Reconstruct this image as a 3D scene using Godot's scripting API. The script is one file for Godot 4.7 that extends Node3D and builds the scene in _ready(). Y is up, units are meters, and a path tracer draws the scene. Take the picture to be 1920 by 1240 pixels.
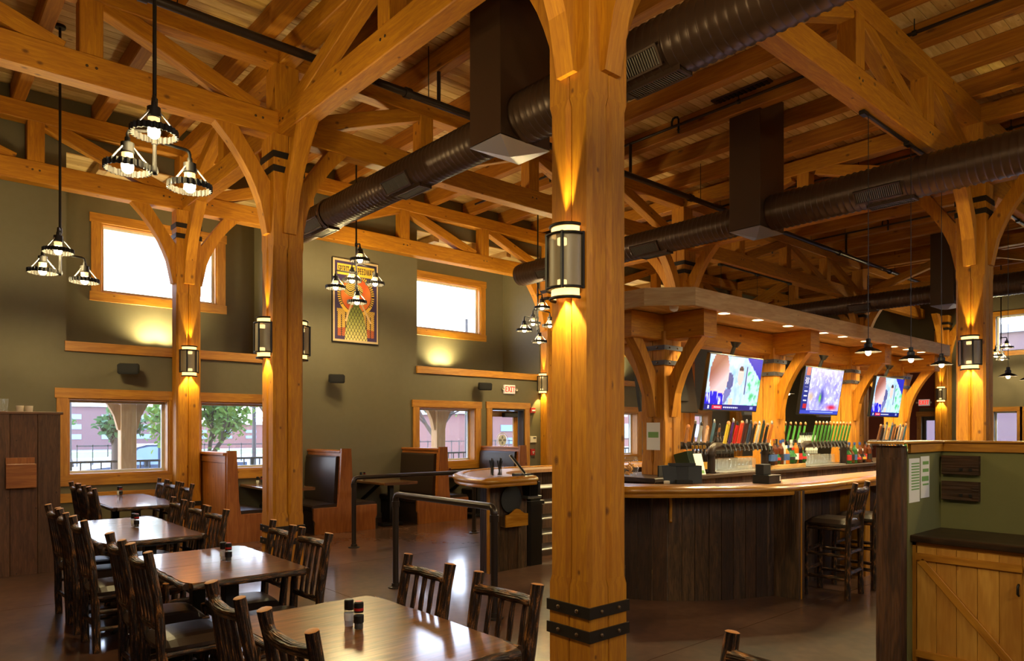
extends Node3D
# A timber-framed brewpub dining room: log chairs and tables, booths under a sage wall, a U-shaped bar below a timber canopy.
# Plan axes: a runs along the sage window wall (x), b runs towards that wall (-z), z is height (y).

var used := {}
var M := {}
var T := {}
var rng := RandomNumberGenerator.new()
var root_at := Vector3.ZERO
const WARM := Color(1.0, 0.905, 0.65)
const WARM2 := Color(1.0, 0.80, 0.55)

func V(a: float, b: float, z: float) -> Vector3:
	return Vector3(a, z, -b)

# ---------------------------------------------------------------- mesh collector
class MB:
	var v := PackedVector3Array()
	var n := PackedVector3Array()
	var t := PackedVector2Array()
	func tri(a: Vector3, b: Vector3, c: Vector3, na: Vector3, nb: Vector3, nc: Vector3, ua := Vector2.ZERO, ub := Vector2.ZERO, uc := Vector2.ZERO) -> void:
		if (b - a).cross(c - a).dot(na + nb + nc) > 0.0:
			v.append_array([a, c, b]); n.append_array([na, nc, nb]); t.append_array([ua, uc, ub])
		else:
			v.append_array([a, b, c]); n.append_array([na, nb, nc]); t.append_array([ua, ub, uc])
	func quad(a: Vector3, b: Vector3, c: Vector3, d: Vector3, nn: Vector3, ua := Vector2(0, 0), ub := Vector2(1, 0), uc := Vector2(1, 1), ud := Vector2(0, 1)) -> void:
		tri(a, b, c, nn, nn, nn, ua, ub, uc)
		tri(a, c, d, nn, nn, nn, ua, uc, ud)
	# extrude a closed outline (xf.basis.x, xf.basis.y across, xf.basis.z along) by length L; uv in metres, grain along the length
	func prism(poly: PackedVector2Array, xf: Transform3D, L: float, us := 1.0 / 3.0, vs := 1.0 / 0.75, uo := Vector2.ZERO, caps := true, swap := false) -> void:
		var k := poly.size()
		var area := 0.0
		for i in k:
			area += poly[i].cross(poly[(i + 1) % k])
		var per := 0.0
		for i in k:
			var p := poly[i]
			var q := poly[(i + 1) % k]
			var e := q - p
			var el := e.length()
			var nn := Vector2(e.y, -e.x) / maxf(el, 1e-9)
			if area < 0.0:
				nn = -nn
			var n3 := (xf.basis.x * nn.x + xf.basis.y * nn.y).normalized()
			var a := xf * Vector3(p.x, p.y, 0)
			var b := xf * Vector3(q.x, q.y, 0)
			var c := xf * Vector3(q.x, q.y, L)
			var d := xf * Vector3(p.x, p.y, L)
			if swap:
				quad(a, b, c, d, n3, uo + Vector2(per * us, 0), uo + Vector2((per + el) * us, 0), uo + Vector2((per + el) * us, L * vs), uo + Vector2(per * us, L * vs))
			else:
				quad(a, b, c, d, n3, uo + Vector2(0, per * vs), uo + Vector2(0, (per + el) * vs), uo + Vector2(L * us, (per + el) * vs), uo + Vector2(L * us, per * vs))
			per += el
		if caps:
			var idx := Geometry2D.triangulate_polygon(poly)
			var bz := xf.basis.z.normalized()
			for i in range(0, idx.size(), 3):
				var p0 := poly[idx[i]]
				var p1 := poly[idx[i + 1]]
				var p2 := poly[idx[i + 2]]
				var sc := Vector2(us, vs)
				var w0 := p0 * sc if not swap else Vector2(p0.y, p0.x) * sc
				var w1 := p1 * sc if not swap else Vector2(p1.y, p1.x) * sc
				var w2 := p2 * sc if not swap else Vector2(p2.y, p2.x) * sc
				for s in [0.0, L]:
					var m: Vector3 = -bz if s == 0.0 else bz
					tri(xf * Vector3(p0.x, p0.y, s), xf * Vector3(p1.x, p1.y, s), xf * Vector3(p2.x, p2.y, s), m, m, m, uo + w0, uo + w1, uo + w2)
	func rect(w: float, h: float, ch: float) -> PackedVector2Array:
		var x := w / 2
		var y := h / 2
		if ch <= 0.0:
			return PackedVector2Array([Vector2(-x, -y), Vector2(x, -y), Vector2(x, y), Vector2(-x, y)])
		return PackedVector2Array([Vector2(-x + ch, -y), Vector2(x - ch, -y), Vector2(x, -y + ch), Vector2(x, y - ch), Vector2(x - ch, y), Vector2(-x + ch, y), Vector2(-x, y - ch), Vector2(-x, -y + ch)])
	# a timber from p to q, w wide and h deep (h along up)
	func beam(p: Vector3, q: Vector3, w: float, h: float, uo := Vector2.ZERO, ch := 0.01, up := Vector3.UP) -> void:
		var z := (q - p).normalized()
		if absf(z.dot(up)) > 0.98:
			up = Vector3.RIGHT
		var x := up.cross(z).normalized()
		var y := z.cross(x)
		prism(rect(w, h, ch), Transform3D(Basis(x, y, z), p), (q - p).length(), 1.0 / 3.0, 1.0 / 0.75, uo)
	# an upright box between two corners, edges eased by ch, grain along its longest side
	func block(lo: Vector3, hi: Vector3, ch := 0.0, uo := Vector2.ZERO) -> void:
		var s := (hi - lo).abs()
		var c := (hi + lo) / 2
		if s.x >= s.y and s.x >= s.z:
			prism(rect(s.z, s.y, ch), Transform3D(Basis(Vector3(0, 0, -1), Vector3.UP, Vector3.RIGHT), c - Vector3(s.x / 2, 0, 0)), s.x, 1.0 / 3.0, 1.0 / 0.75, uo)
		elif s.y >= s.z:
			prism(rect(s.x, s.z, ch), Transform3D(Basis(Vector3.RIGHT, Vector3(0, 0, -1), Vector3.UP), c - Vector3(0, s.y / 2, 0)), s.y, 1.0 / 3.0, 1.0 / 0.75, uo)
		else:
			prism(rect(s.x, s.y, ch), Transform3D(Basis(Vector3.RIGHT, Vector3.UP, Vector3(0, 0, 1)), c - Vector3(0, 0, s.z / 2)), s.z, 1.0 / 3.0, 1.0 / 0.75, uo)
	# turn a profile of (radius, height) about the y axis of xf
	func lathe(pr: Array, seg := 16, xf := Transform3D.IDENTITY, a0 := 0.0, a1 := TAU, sharp := false) -> void:
		var k := pr.size()
		var ns: Array[Vector2] = []
		for i in k:
			var p: Vector2 = pr[maxi(i - 1, 0)]
			var q: Vector2 = pr[mini(i + 1, k - 1)]
			var e := q - p
			ns.append(Vector2(e.y, -e.x).normalized() if e.length() > 1e-9 else Vector2(1, 0))
		for j in seg:
			var c0 := a0 + (a1 - a0) * j / seg
			var c1 := a0 + (a1 - a0) * (j + 1) / seg
			var d0 := Vector3(cos(c0), 0, sin(c0))
			var d1 := Vector3(cos(c1), 0, sin(c1))
			for i in k - 1:
				var p: Vector2 = pr[i]
				var q: Vector2 = pr[i + 1]
				var na := ns[i]
				var nb := ns[i + 1]
				if sharp:
					var e := q - p
					na = Vector2(e.y, -e.x).normalized()
					nb = na
				var A := xf * (d0 * p.x + Vector3(0, p.y, 0))
				var B := xf * (d1 * p.x + Vector3(0, p.y, 0))
				var C := xf * (d1 * q.x + Vector3(0, q.y, 0))
				var D := xf * (d0 * q.x + Vector3(0, q.y, 0))
				var nA := (xf.basis * (d0 * na.x + Vector3(0, na.y, 0))).normalized()
				var nB := (xf.basis * (d1 * na.x + Vector3(0, na.y, 0))).normalized()
				var nC := (xf.basis * (d1 * nb.x + Vector3(0, nb.y, 0))).normalized()
				var nD := (xf.basis * (d0 * nb.x + Vector3(0, nb.y, 0))).normalized()
				var u0 := float(j) / seg
				var u1 := float(j + 1) / seg
				if p.x > 1e-6:
					tri(A, B, C, nA, nB, nC, Vector2(u0, p.y), Vector2(u1, p.y), Vector2(u1, q.y))
				if q.x > 1e-6:
					tri(A, C, D, nA, nC, nD, Vector2(u0, p.y), Vector2(u1, q.y), Vector2(u0, q.y))
	# a round bar along points, radius r (or an array of radii)
	func tube(pts: Array, r, seg := 8, caps := true, us := 1.0, vs := 1.0) -> void:
		var k := pts.size()
		var zs: Array[Vector3] = []
		for i in k:
			zs.append((pts[mini(i + 1, k - 1)] - pts[maxi(i - 1, 0)]).normalized())
		var x: Vector3 = zs[0].cross(Vector3.UP)
		if x.length() < 0.05:
			x = zs[0].cross(Vector3.RIGHT)
		x = x.normalized()
		var rings := []
		var dirs := []
		var run := 0.0
		var runs := []
		for i in k:
			x = (x - zs[i] * x.dot(zs[i])).normalized()
			var y := zs[i].cross(x)
			var rr: float = r[i] if r is Array else r
			var ring: Array[Vector3] = []
			var dd: Array[Vector3] = []
			for j in seg:
				var c := TAU * j / seg
				var d := x * cos(c) + y * sin(c)
				ring.append(pts[i] + d * rr)
				dd.append(d)
			rings.append(ring)
			dirs.append(dd)
			if i > 0:
				run += pts[i].distance_to(pts[i - 1])
			runs.append(run)
		for i in k - 1:
			for j in seg:
				var j2 := (j + 1) % seg
				var u0 := Vector2(runs[i] * us, float(j) / seg * vs)
				var u1 := Vector2(runs[i] * us, float(j + 1) / seg * vs)
				var u2 := Vector2(runs[i + 1] * us, float(j + 1) / seg * vs)
				var u3 := Vector2(runs[i + 1] * us, float(j) / seg * vs)
				tri(rings[i][j], rings[i][j2], rings[i + 1][j2], dirs[i][j], dirs[i][j2], dirs[i + 1][j2], u0, u1, u2)
				tri(rings[i][j], rings[i + 1][j2], rings[i + 1][j], dirs[i][j], dirs[i + 1][j2], dirs[i + 1][j], u0, u2, u3)
		if caps:
			cap(rings[0], -zs[0])
			cap(rings[k - 1], zs[k - 1])
	func cap(ring: Array, nn: Vector3) -> void:
		for j in range(1, ring.size() - 1):
			tri(ring[0], ring[j], ring[j + 1], nn, nn, nn)
	func ball(c: Vector3, r: Vector3, seg := 12, rows := 8) -> void:
		var pr := []
		for i in rows + 1:
			var f := -PI / 2 + PI * i / rows
			pr.append(Vector2(cos(f), sin(f)))
		lathe(pr, seg, Transform3D(Basis.from_scale(r), c))
	# sweep an open profile (x outwards to the right of the path, y up) along a level path
	func sweep(prof: Array, path: Array, us := 1.0 / 3.0, vs := 1.0 / 0.75, caps := true) -> void:
		var k := path.size()
		var outs: Array[Vector3] = []
		for i in k:
			var d0: Vector3 = (path[i] - path[maxi(i - 1, 0)]).normalized()
			var d1: Vector3 = (path[mini(i + 1, k - 1)] - path[i]).normalized()
			if i == 0:
				d0 = d1
			if i == k - 1:
				d1 = d0
			var o0 := d0.cross(Vector3.UP)
			var o1 := d1.cross(Vector3.UP)
			var o := (o0 + o1).normalized()
			outs.append(o / maxf(o.dot(o0), 0.4))
		var run := 0.0
		for i in k - 1:
			var L: float = path[i].distance_to(path[i + 1])
			var per := 0.0
			for j in prof.size() - 1:
				var p: Vector2 = prof[j]
				var q: Vector2 = prof[j + 1]
				var e := q - p
				var en := Vector2(e.y, -e.x).normalized()
				var a: Vector3 = path[i] + outs[i] * p.x + Vector3.UP * p.y
				var b: Vector3 = path[i] + outs[i] * q.x + Vector3.UP * q.y
				var c: Vector3 = path[i + 1] + outs[i + 1] * q.x + Vector3.UP * q.y
				var d: Vector3 = path[i + 1] + outs[i + 1] * p.x + Vector3.UP * p.y
				var n0 := (outs[i].normalized() * en.x + Vector3.UP * en.y).normalized()
				var n1 := (outs[i + 1].normalized() * en.x + Vector3.UP * en.y).normalized()
				tri(a, b, c, n0, n0, n1, Vector2(run * us, per * vs), Vector2(run * us, (per + e.length()) * vs), Vector2((run + L) * us, (per + e.length()) * vs))
				tri(a, c, d, n0, n1, n1, Vector2(run * us, per * vs), Vector2((run + L) * us, (per + e.length()) * vs), Vector2((run + L) * us, per * vs))
				per += e.length()
			run += L
	func mesh(off := Vector3.ZERO) -> ArrayMesh:
		var m := ArrayMesh.new()
		add_to(m, off)
		return m
	func add_to(m: ArrayMesh, off := Vector3.ZERO) -> void:
		var vv := v
		if off != Vector3.ZERO:
			vv = PackedVector3Array()
			vv.resize(v.size())
			for i in v.size():
				vv[i] = v[i] - off
		var arr := []
		arr.resize(Mesh.ARRAY_MAX)
		arr[Mesh.ARRAY_VERTEX] = vv
		arr[Mesh.ARRAY_NORMAL] = n
		arr[Mesh.ARRAY_TEX_UV] = t
		m.add_surface_from_arrays(Mesh.PRIMITIVE_TRIANGLES, arr)

func uo() -> Vector2:
	return Vector2(rng.randf() * 3.0, rng.randf())

# ---------------------------------------------------------------- nodes
func numbered(called: String) -> String:
	if not used.has(called):
		used[called] = 0
		return called
	used[called] += 1
	return "%s_%03d" % [called, used[called]]

func tag(o: Node3D, label: String, category: String, group := "", kind := "") -> void:
	if label: o.set_meta("label", label)
	if category: o.set_meta("category", category)
	if group: o.set_meta("group", group)
	if kind: o.set_meta("kind", kind)

# a thing: a Node3D at its base; parts built afterwards with part() are given in room coordinates
func thing(called: String, label: String, category: String, at := Vector3.ZERO, group := "", turn := 0.0, kind := "") -> Node3D:
	var o := Node3D.new()
	o.name = numbered(called)
	add_child(o)
	o.position = at
	o.rotation.y = turn
	tag(o, label, category, group, kind)
	return o

func part(parent: Node3D, called: String, mb: MB, mat: Material, local := false) -> MeshInstance3D:
	var o := MeshInstance3D.new()
	o.name = called
	var off := Vector3.ZERO
	if not local:
		var p: Node3D = parent
		while p != self and p != null:
			off += p.position
			p = p.get_parent() as Node3D
	o.mesh = mb.mesh(off)
	o.material_override = mat
	parent.add_child(o, true)
	return o

func single(called: String, label: String, category: String, at: Vector3, mb: MB, mat: Material, group := "") -> MeshInstance3D:
	var o := MeshInstance3D.new()
	o.name = numbered(called)
	o.mesh = mb.mesh(at)
	o.material_override = mat
	add_child(o)
	o.position = at
	tag(o, label, category, group)
	return o

func struct(called: String, mb: MB, mat: Material) -> MeshInstance3D:
	var o := MeshInstance3D.new()
	o.name = numbered(called)
	o.mesh = mb.mesh()
	o.material_override = mat
	add_child(o)
	o.set_meta("kind", "structure")
	return o

func copy_of(o: Node3D, at: Vector3, turn: float, label := "", group := "") -> Node3D:
	var c: Node3D = o.duplicate()
	c.name = numbered(String(o.name).rstrip("0123456789").trim_suffix("_"))
	add_child(c)
	c.position = at
	c.rotation.y = turn
	if label: c.set_meta("label", label)
	if group: c.set_meta("group", group)
	return c

func omni(parent: Node3D, at: Vector3, energy: float, col := WARM, size := 0.04, local := false) -> void:
	var l := OmniLight3D.new()
	l.name = "lamp_glow"
	l.light_color = col
	l.light_energy = energy
	l.omni_range = 40.0
	l.omni_attenuation = 2.0
	l.light_size = size
	l.shadow_enabled = true
	parent.add_child(l, true)
	if local: l.position = at
	else: l.position = at - parent.position

func spot(parent: Node3D, at: Vector3, dir: Vector3, energy: float, half_deg: float, col := WARM, size := 0.02, soft := 0.5) -> void:
	var l := SpotLight3D.new()
	l.name = "lamp_beam"
	l.light_color = col
	l.light_energy = energy
	l.spot_range = 40.0
	l.spot_attenuation = 2.0
	l.spot_angle = half_deg
	l.spot_angle_attenuation = soft
	l.light_size = size
	l.shadow_enabled = true
	parent.add_child(l, true)
	l.position = at - parent.position
	var up := Vector3.RIGHT if absf(dir.normalized().y) > 0.9 else Vector3.UP
	l.basis = Basis.looking_at(dir, up)

# ---------------------------------------------------------------- textures: what the surfaces are made of
func noise(seed_: int, freq: float, oct := 3) -> FastNoiseLite:
	var f := FastNoiseLite.new()
	f.seed = seed_
	f.noise_type = FastNoiseLite.TYPE_SIMPLEX_SMOOTH
	f.frequency = freq
	f.fractal_octaves = oct
	return f

func wood_tex(w: int, h: int, c0: Color, c1: Color, ck: Color, knots: int, sd: int, contrast := 1.0, fine := 0.35) -> ImageTexture:
	var r := RandomNumberGenerator.new()
	r.seed = sd
	var na := noise(sd, 1.0, 3)
	var nb := noise(sd + 7, 1.0, 2)
	var ks := []
	for i in knots:
		ks.append([r.randf() * w, r.randf() * h, r.randf_range(2.6, 6.0) * h / 256.0])
	var img := Image.create_empty(w, h, false, Image.FORMAT_RGB8)
	for y in h:
		for x in w:
			var yy := float(y)
			var kn := 0.0
			for k in ks:
				var dx: float = x - k[0]
				if absf(dx) > w * 0.5:
					dx -= signf(dx) * w
				var dy: float = y - k[1]
				if absf(dx) < k[2] * 9.0 and absf(dy) < k[2] * 5.0:
					var gx: float = dx / (k[2] * 3.2)
					var gy: float = dy / (k[2] * 1.6)
					var g := exp(-gx * gx - gy * gy)
					yy += signf(dy) * g * k[2] * 0.9
					var rr: float = sqrt(dx * dx / (k[2] * k[2] * 2.2) + dy * dy / (k[2] * k[2]))
					if rr < 1.5:
						kn = maxf(kn, clampf(1.5 - rr, 0.0, 1.0) * (0.75 + 0.25 * sin(rr * 14.0)))
			# blend the last tenth into the first so that the grain runs on
			var f := clampf((x - w * 0.9) / (w * 0.1), 0.0, 1.0)
			var v := na.get_noise_2d(x * 0.006, yy * 0.055) * (1.0 - f) + na.get_noise_2d((x - w) * 0.006, yy * 0.055) * f
			var q := nb.get_noise_2d(x * 0.03, yy * 0.5) * (1.0 - f) + nb.get_noise_2d((x - w) * 0.03, yy * 0.5) * f
			var s := sin(yy * 0.34 + v * 9.0) * 0.22
			var m := clampf(0.5 + contrast * (v * 0.75 + q * fine + s), 0.0, 1.0)
			var c := c0.lerp(c1, m)
			if kn > 0.0:
				c = c.lerp(ck, kn * 0.85)
			img.set_pixel(x, y, c)
	img.generate_mipmaps()
	return ImageTexture.create_from_image(img)

func blotch_tex(w: int, h: int, cols: Array, sd: int, fx: float, fy: float, fine := 0.3, oct := 4) -> ImageTexture:
	var na := noise(sd, 1.0, oct)
	var nb := noise(sd + 3, 1.0, 2)
	var img := Image.create_empty(w, h, false, Image.FORMAT_RGB8)
	for y in h:
		for x in w:
			var f := clampf((x - w * 0.85) / (w * 0.15), 0.0, 1.0)
			var g := clampf((y - h * 0.85) / (h * 0.15), 0.0, 1.0)
			var v := na.get_noise_2d(x * fx, y * fy) * (1 - f) * (1 - g) + na.get_noise_2d((x - w) * fx, y * fy) * f * (1 - g) + na.get_noise_2d(x * fx, (y - h) * fy) * (1 - f) * g + na.get_noise_2d((x - w) * fx, (y - h) * fy) * f * g
			v += nb.get_noise_2d(x * fx * 9.0, y * fy * 9.0) * fine
			var m := clampf(0.5 + v * 0.9, 0.0, 0.999) * (cols.size() - 1)
			var i := int(m)
			img.set_pixel(x, y, cols[i].lerp(cols[i + 1], m - i))
	img.generate_mipmaps()
	return ImageTexture.create_from_image(img)

func bump_tex(w: int, h: int, sd: int, fx: float, fy: float, strength: float) -> ImageTexture:
	var na := noise(sd, 1.0, 4)
	var img := Image.create_empty(w, h, false, Image.FORMAT_RGB8)
	for y in h:
		for x in w:
			var v := clampf(0.5 + na.get_noise_2d(x * fx, y * fy) * 0.7, 0, 1)
			img.set_pixel(x, y, Color(v, v, v))
	img.bump_map_to_normal_map(strength)
	return ImageTexture.create_from_image(img)

func mat(col: Color, rough := 0.6, metal := 0.0, tex: Texture2D = null) -> StandardMaterial3D:
	var m := StandardMaterial3D.new()
	m.albedo_color = col
	m.roughness = rough
	m.metallic = metal
	if tex:
		m.albedo_texture = tex
	return m

func world_tex(m: StandardMaterial3D, s: float) -> StandardMaterial3D:
	m.uv1_triplanar = true
	m.uv1_world_triplanar = true
	m.uv1_scale = Vector3(s, s, s)
	return m

func glow(col: Color, e: float) -> StandardMaterial3D:
	var m := mat(col, 0.4)
	m.emission_enabled = true
	m.emission = col
	m.emission_energy_multiplier = e
	return m

func c8(r: int, g: int, b: int) -> Color:
	return Color8(r, g, b)

func make_materials() -> void:
	var W := Color.WHITE
	T.timber = wood_tex(1024, 256, c8(198, 133, 14), c8(164, 99, 8), c8(80, 42, 8), 10, 11, 0.75, 0.25)
	T.timber2 = wood_tex(512, 256, c8(178, 116, 20), c8(144, 85, 10), c8(72, 38, 8), 3, 23, 0.75, 0.25)
	T.board = wood_tex(512, 128, c8(232, 198, 136), c8(206, 166, 100), c8(130, 80, 40), 3, 31)
	T.trim = wood_tex(512, 128, c8(194, 134, 42), c8(162, 103, 26), c8(96, 48, 18), 3, 41)
	T.barn = wood_tex(512, 128, c8(98, 70, 47), c8(54, 36, 23), c8(24, 17, 12), 3, 51, 0.9, 0.5)
	T.barn2 = wood_tex(512, 128, c8(86, 56, 36), c8(52, 32, 20), c8(22, 15, 11), 2, 57, 0.8, 0.4)
	T.station = wood_tex(512, 128, c8(120, 80, 52), c8(82, 52, 33), c8(40, 25, 17), 2, 59, 0.8, 0.4)
	T.booth = wood_tex(512, 128, c8(178, 108, 46), c8(148, 82, 30), c8(80, 36, 16), 2, 61)
	T.table = wood_tex(512, 256, c8(142, 92, 48), c8(98, 60, 28), c8(48, 27, 12), 3, 71, 0.9)
	T.bartop = wood_tex(512, 128, c8(172, 130, 96), c8(142, 102, 72), c8(90, 56, 36), 1, 81, 0.6)
	T.log = blotch_tex(256, 128, [c8(22, 14, 10), c8(34, 22, 15), c8(50, 32, 20), c8(96, 60, 33), c8(176, 118, 64)], 91, 0.02, 0.05, 0.35)
	T.floor = blotch_tex(512, 512, [c8(80, 56, 42), c8(94, 68, 52), c8(106, 78, 60), c8(116, 88, 70), c8(130, 102, 82)], 101, 0.008, 0.008, 0.35)
	T.paint = blotch_tex(256, 256, [c8(250, 250, 246), c8(255, 255, 255)], 111, 0.05, 0.05, 0.6)
	T.grain_n = bump_tex(256, 128, 121, 0.02, 0.35, 3.0)
	T.leather_n = bump_tex(256, 256, 131, 0.25, 0.25, 1.2)
	T.log_n = bump_tex(128, 128, 141, 0.03, 0.15, 5.0)
	T.asphalt = blotch_tex(256, 256, [c8(122, 124, 128), c8(146, 148, 152)], 151, 0.04, 0.04, 0.8)
	T.grass = blotch_tex(256, 256, [c8(92, 126, 58), c8(130, 158, 80)], 161, 0.06, 0.06, 0.8)

	M.timber = mat(W, 0.62, 0, T.timber)
	M.timber2 = mat(W, 0.62, 0, T.timber2)
	M.cut = mat(c8(222, 160, 86), 0.6)
	M.board = [mat(W, 0.55, 0, T.board), mat(c8(238, 232, 222), 0.55, 0, T.board), mat(c8(224, 214, 200), 0.55, 0, T.board)]
	M.trim = mat(W, 0.45, 0, T.trim)
	M.fascia = mat(c8(226, 214, 196), 0.6, 0, T.board)
	M.booth = mat(W, 0.4, 0, T.booth)
	M.barn = []
	for k in 4:
		var bm := mat([W, c8(222, 210, 200), c8(190, 176, 165), c8(235, 220, 195)][k], 0.7, 0, T.barn if k < 2 else T.barn2)
		bm.normal_enabled = true
		bm.normal_texture = T.grain_n
		bm.normal_scale = 0.45
		M.barn.append(bm)
	M.post_barn = mat(c8(255, 232, 210), 0.75, 0, T.barn)
	M.post_barn.normal_enabled = true
	M.post_barn.normal_texture = T.grain_n
	M.post_barn.normal_scale = 0.8
	M.table = mat(W, 0.32, 0, T.table)
	M.table.normal_enabled = true
	M.table.normal_texture = T.grain_n
	M.table.normal_scale = 0.04
	M.table.clearcoat_enabled = true
	M.table.clearcoat = 1.0
	M.table.clearcoat_roughness = 0.12
	M.bartop = mat(W, 0.28, 0, T.bartop)
	M.baredge = mat(W, 0.25, 0, T.trim)
	M.log = mat(W, 0.38, 0, T.log)
	M.log.normal_enabled = true
	M.log.normal_texture = T.log_n
	M.log.normal_scale = 0.7
	M.logend = mat(c8(176, 116, 62), 0.55)
	M.leather = mat(c8(50, 36, 29), 0.33)
	M.leather.normal_enabled = true
	M.leather.normal_texture = T.leather_n
	M.leather.normal_scale = 0.25
	M.leather.uv1_triplanar = true
	M.leather.uv1_scale = Vector3(3, 3, 3)
	M.iron = mat(c8(34, 31, 30), 0.45, 0.35)
	M.pipe = mat(c8(58, 48, 44), 0.32, 0.55)
	M.strap = mat(c8(44, 37, 33), 0.5, 0.4)
	M.bolt = mat(c8(96, 74, 56), 0.4, 0.7)
	M.duct = mat(c8(76, 56, 44), 0.34, 0.45)
	M.steel = mat(c8(170, 168, 165), 0.28, 0.9)
	M.galv = mat(c8(180, 178, 180), 0.4, 0.5)
	M.strap_sheen = mat(c8(96, 96, 102), 0.4, 0.5)  # canopy straps: reflected window and television light put into the colour
	M.grille = mat(c8(120, 112, 104), 0.4, 0.5)
	M.black = mat(c8(18, 17, 17), 0.4)
	M.blackmatte = mat(c8(30, 28, 28), 0.7)
	M.ply = mat(c8(168, 128, 84), 0.7)
	M.white = mat(c8(235, 233, 228), 0.5)
	M.paper = mat(c8(238, 236, 230), 0.8)
	M.green = mat(c8(62, 140, 90), 0.7)
	M.paper_green = mat(c8(120, 165, 95), 0.8)
	M.sage = world_tex(mat(c8(106, 97, 74), 0.7, 0, T.paint), 0.5)
	M.olive = world_tex(mat(c8(118, 116, 72), 0.7, 0, T.paint), 0.5)
	M.maroon = world_tex(mat(c8(112, 48, 32), 0.7, 0, T.paint), 0.5)
	M.floor = world_tex(mat(c8(214, 192, 184), 0.5, 0, T.floor), 0.22)
	M.floor.roughness = 0.4
	M.floor.clearcoat_enabled = true
	M.floor.clearcoat = 1.0
	M.floor.clearcoat_roughness = 0.11
	M.slate = mat(c8(176, 166, 154), 0.42, 0, T.barn)
	M.red = mat(c8(170, 28, 24), 0.4)
	M.cream = mat(c8(225, 215, 195), 0.5)
	M.glass = mat(Color(0.85, 0.92, 0.95, 0.07), 0.02)
	M.glass.transparency = BaseMaterial3D.TRANSPARENCY_ALPHA
	M.clear = mat(Color(0.9, 0.95, 0.95, 0.05), 0.03)
	M.clear.transparency = BaseMaterial3D.TRANSPARENCY_ALPHA
	M.clear.metallic_specular = 0.45
	M.mesh_glass = mat(Color(0.56, 0.50, 0.41, 0.88), 0.4)
	M.mesh_glass.transparency = BaseMaterial3D.TRANSPARENCY_ALPHA
	M.bulb = glow(Color(1.0, 0.90, 0.70), 16.0)
	M.can = glow(Color(1.0, 0.85, 0.60), 9.0)
	M.sconce_glow = glow(Color(1.0, 0.80, 0.48), 2.6)
	M.socket = glow(Color(1.0, 0.82, 0.55), 1.4)
	M.sconce_tube = glow(Color(1.0, 0.84, 0.55), 12.0)
	M.sign_face = glow(Color(0.9, 0.84, 0.78), 0.3)
	M.sign_red = glow(Color(1.0, 0.12, 0.08), 2.2)
	M.poster_ink = mat(c8(40, 26, 40), 0.6)
	M.plank_door = [mat(c8(236, 206, 140), 0.5, 0, T.board), mat(c8(214, 180, 116), 0.5, 0, T.board), mat(c8(226, 196, 132), 0.5, 0, T.board)]
	M.station = [mat(W, 0.6, 0, T.station), mat(c8(226, 222, 216), 0.6, 0, T.station), mat(c8(240, 226, 214), 0.6, 0, T.station)]
	M.pepper = mat(c8(60, 48, 40), 0.9)
	M.salt = mat(c8(225, 222, 215), 0.9)
	M.truck = mat(c8(74, 86, 106), 0.25, 0.3)
	M.truck_glass = mat(c8(140, 160, 190), 0.08)
	M.tyre = mat(c8(24, 24, 26), 0.8)
	M.grass = world_tex(mat(W, 0.9, 0, T.grass), 0.3)
	M.asphalt = world_tex(mat(W, 0.85, 0, T.asphalt), 0.2)
	M.brick = mat(c8(128, 88, 80), 0.85)
	M.brick2 = mat(c8(112, 84, 84), 0.85)
	M.stone = mat(c8(196, 196, 196), 0.8)
	M.concrete = mat(c8(186, 184, 180), 0.8)
	M.winblue = mat(c8(130, 150, 180), 0.15)
	M.trunk = mat(c8(96, 78, 62), 0.9)
	M.leaf = mat(c8(96, 128, 48), 0.7)
	M.leaf.backlight_enabled = true
	M.leaf.backlight = Color(0.45, 0.5, 0.2)
	M.leaf2 = mat(c8(66, 98, 48), 0.7)
	M.leaf2.backlight_enabled = true
	M.leaf2.backlight = Color(0.3, 0.4, 0.2)
	M.frame_white = mat(c8(214, 210, 200), 0.5)
	M.frame_dark = mat(c8(58, 50, 46), 0.5)

# ---------------------------------------------------------------- the room
const WB := 11.55      # face of the sage wall
const DB := 12.82      # face of the dormers' back walls
const A0 := -5.0
const A1 := 23.4
const B0 := -4.0
const CZ := 6.28       # underside of the ceiling boards

func cells(mb: MB, x0: float, x1: float, z0: float, z1: float, lo: float, hi: float, holes: Array, along_b := false) -> void:
	var xs := [x0, x1]
	var zs := [z0, z1]
	for h in holes:
		for q in [h[0], h[1]]:
			if q > x0 and q < x1 and not xs.has(q): xs.append(q)
		for q in [h[2], h[3]]:
			if q > z0 and q < z1 and not zs.has(q): zs.append(q)
	xs.sort()
	zs.sort()
	for i in xs.size() - 1:
		for j in zs.size() - 1:
			var cx: float = (xs[i] + xs[i + 1]) / 2
			var cz: float = (zs[j] + zs[j + 1]) / 2
			var open := false
			for h in holes:
				if cx > h[0] and cx < h[1] and cz > h[2] and cz < h[3]:
					open = true
			if open:
				continue
			if along_b:
				mb.block(V(lo, xs[i], zs[j]), V(hi, xs[i + 1], zs[j + 1]))
			else:
				mb.block(V(xs[i], lo, zs[j]), V(xs[i + 1], hi, zs[j + 1]))

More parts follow.
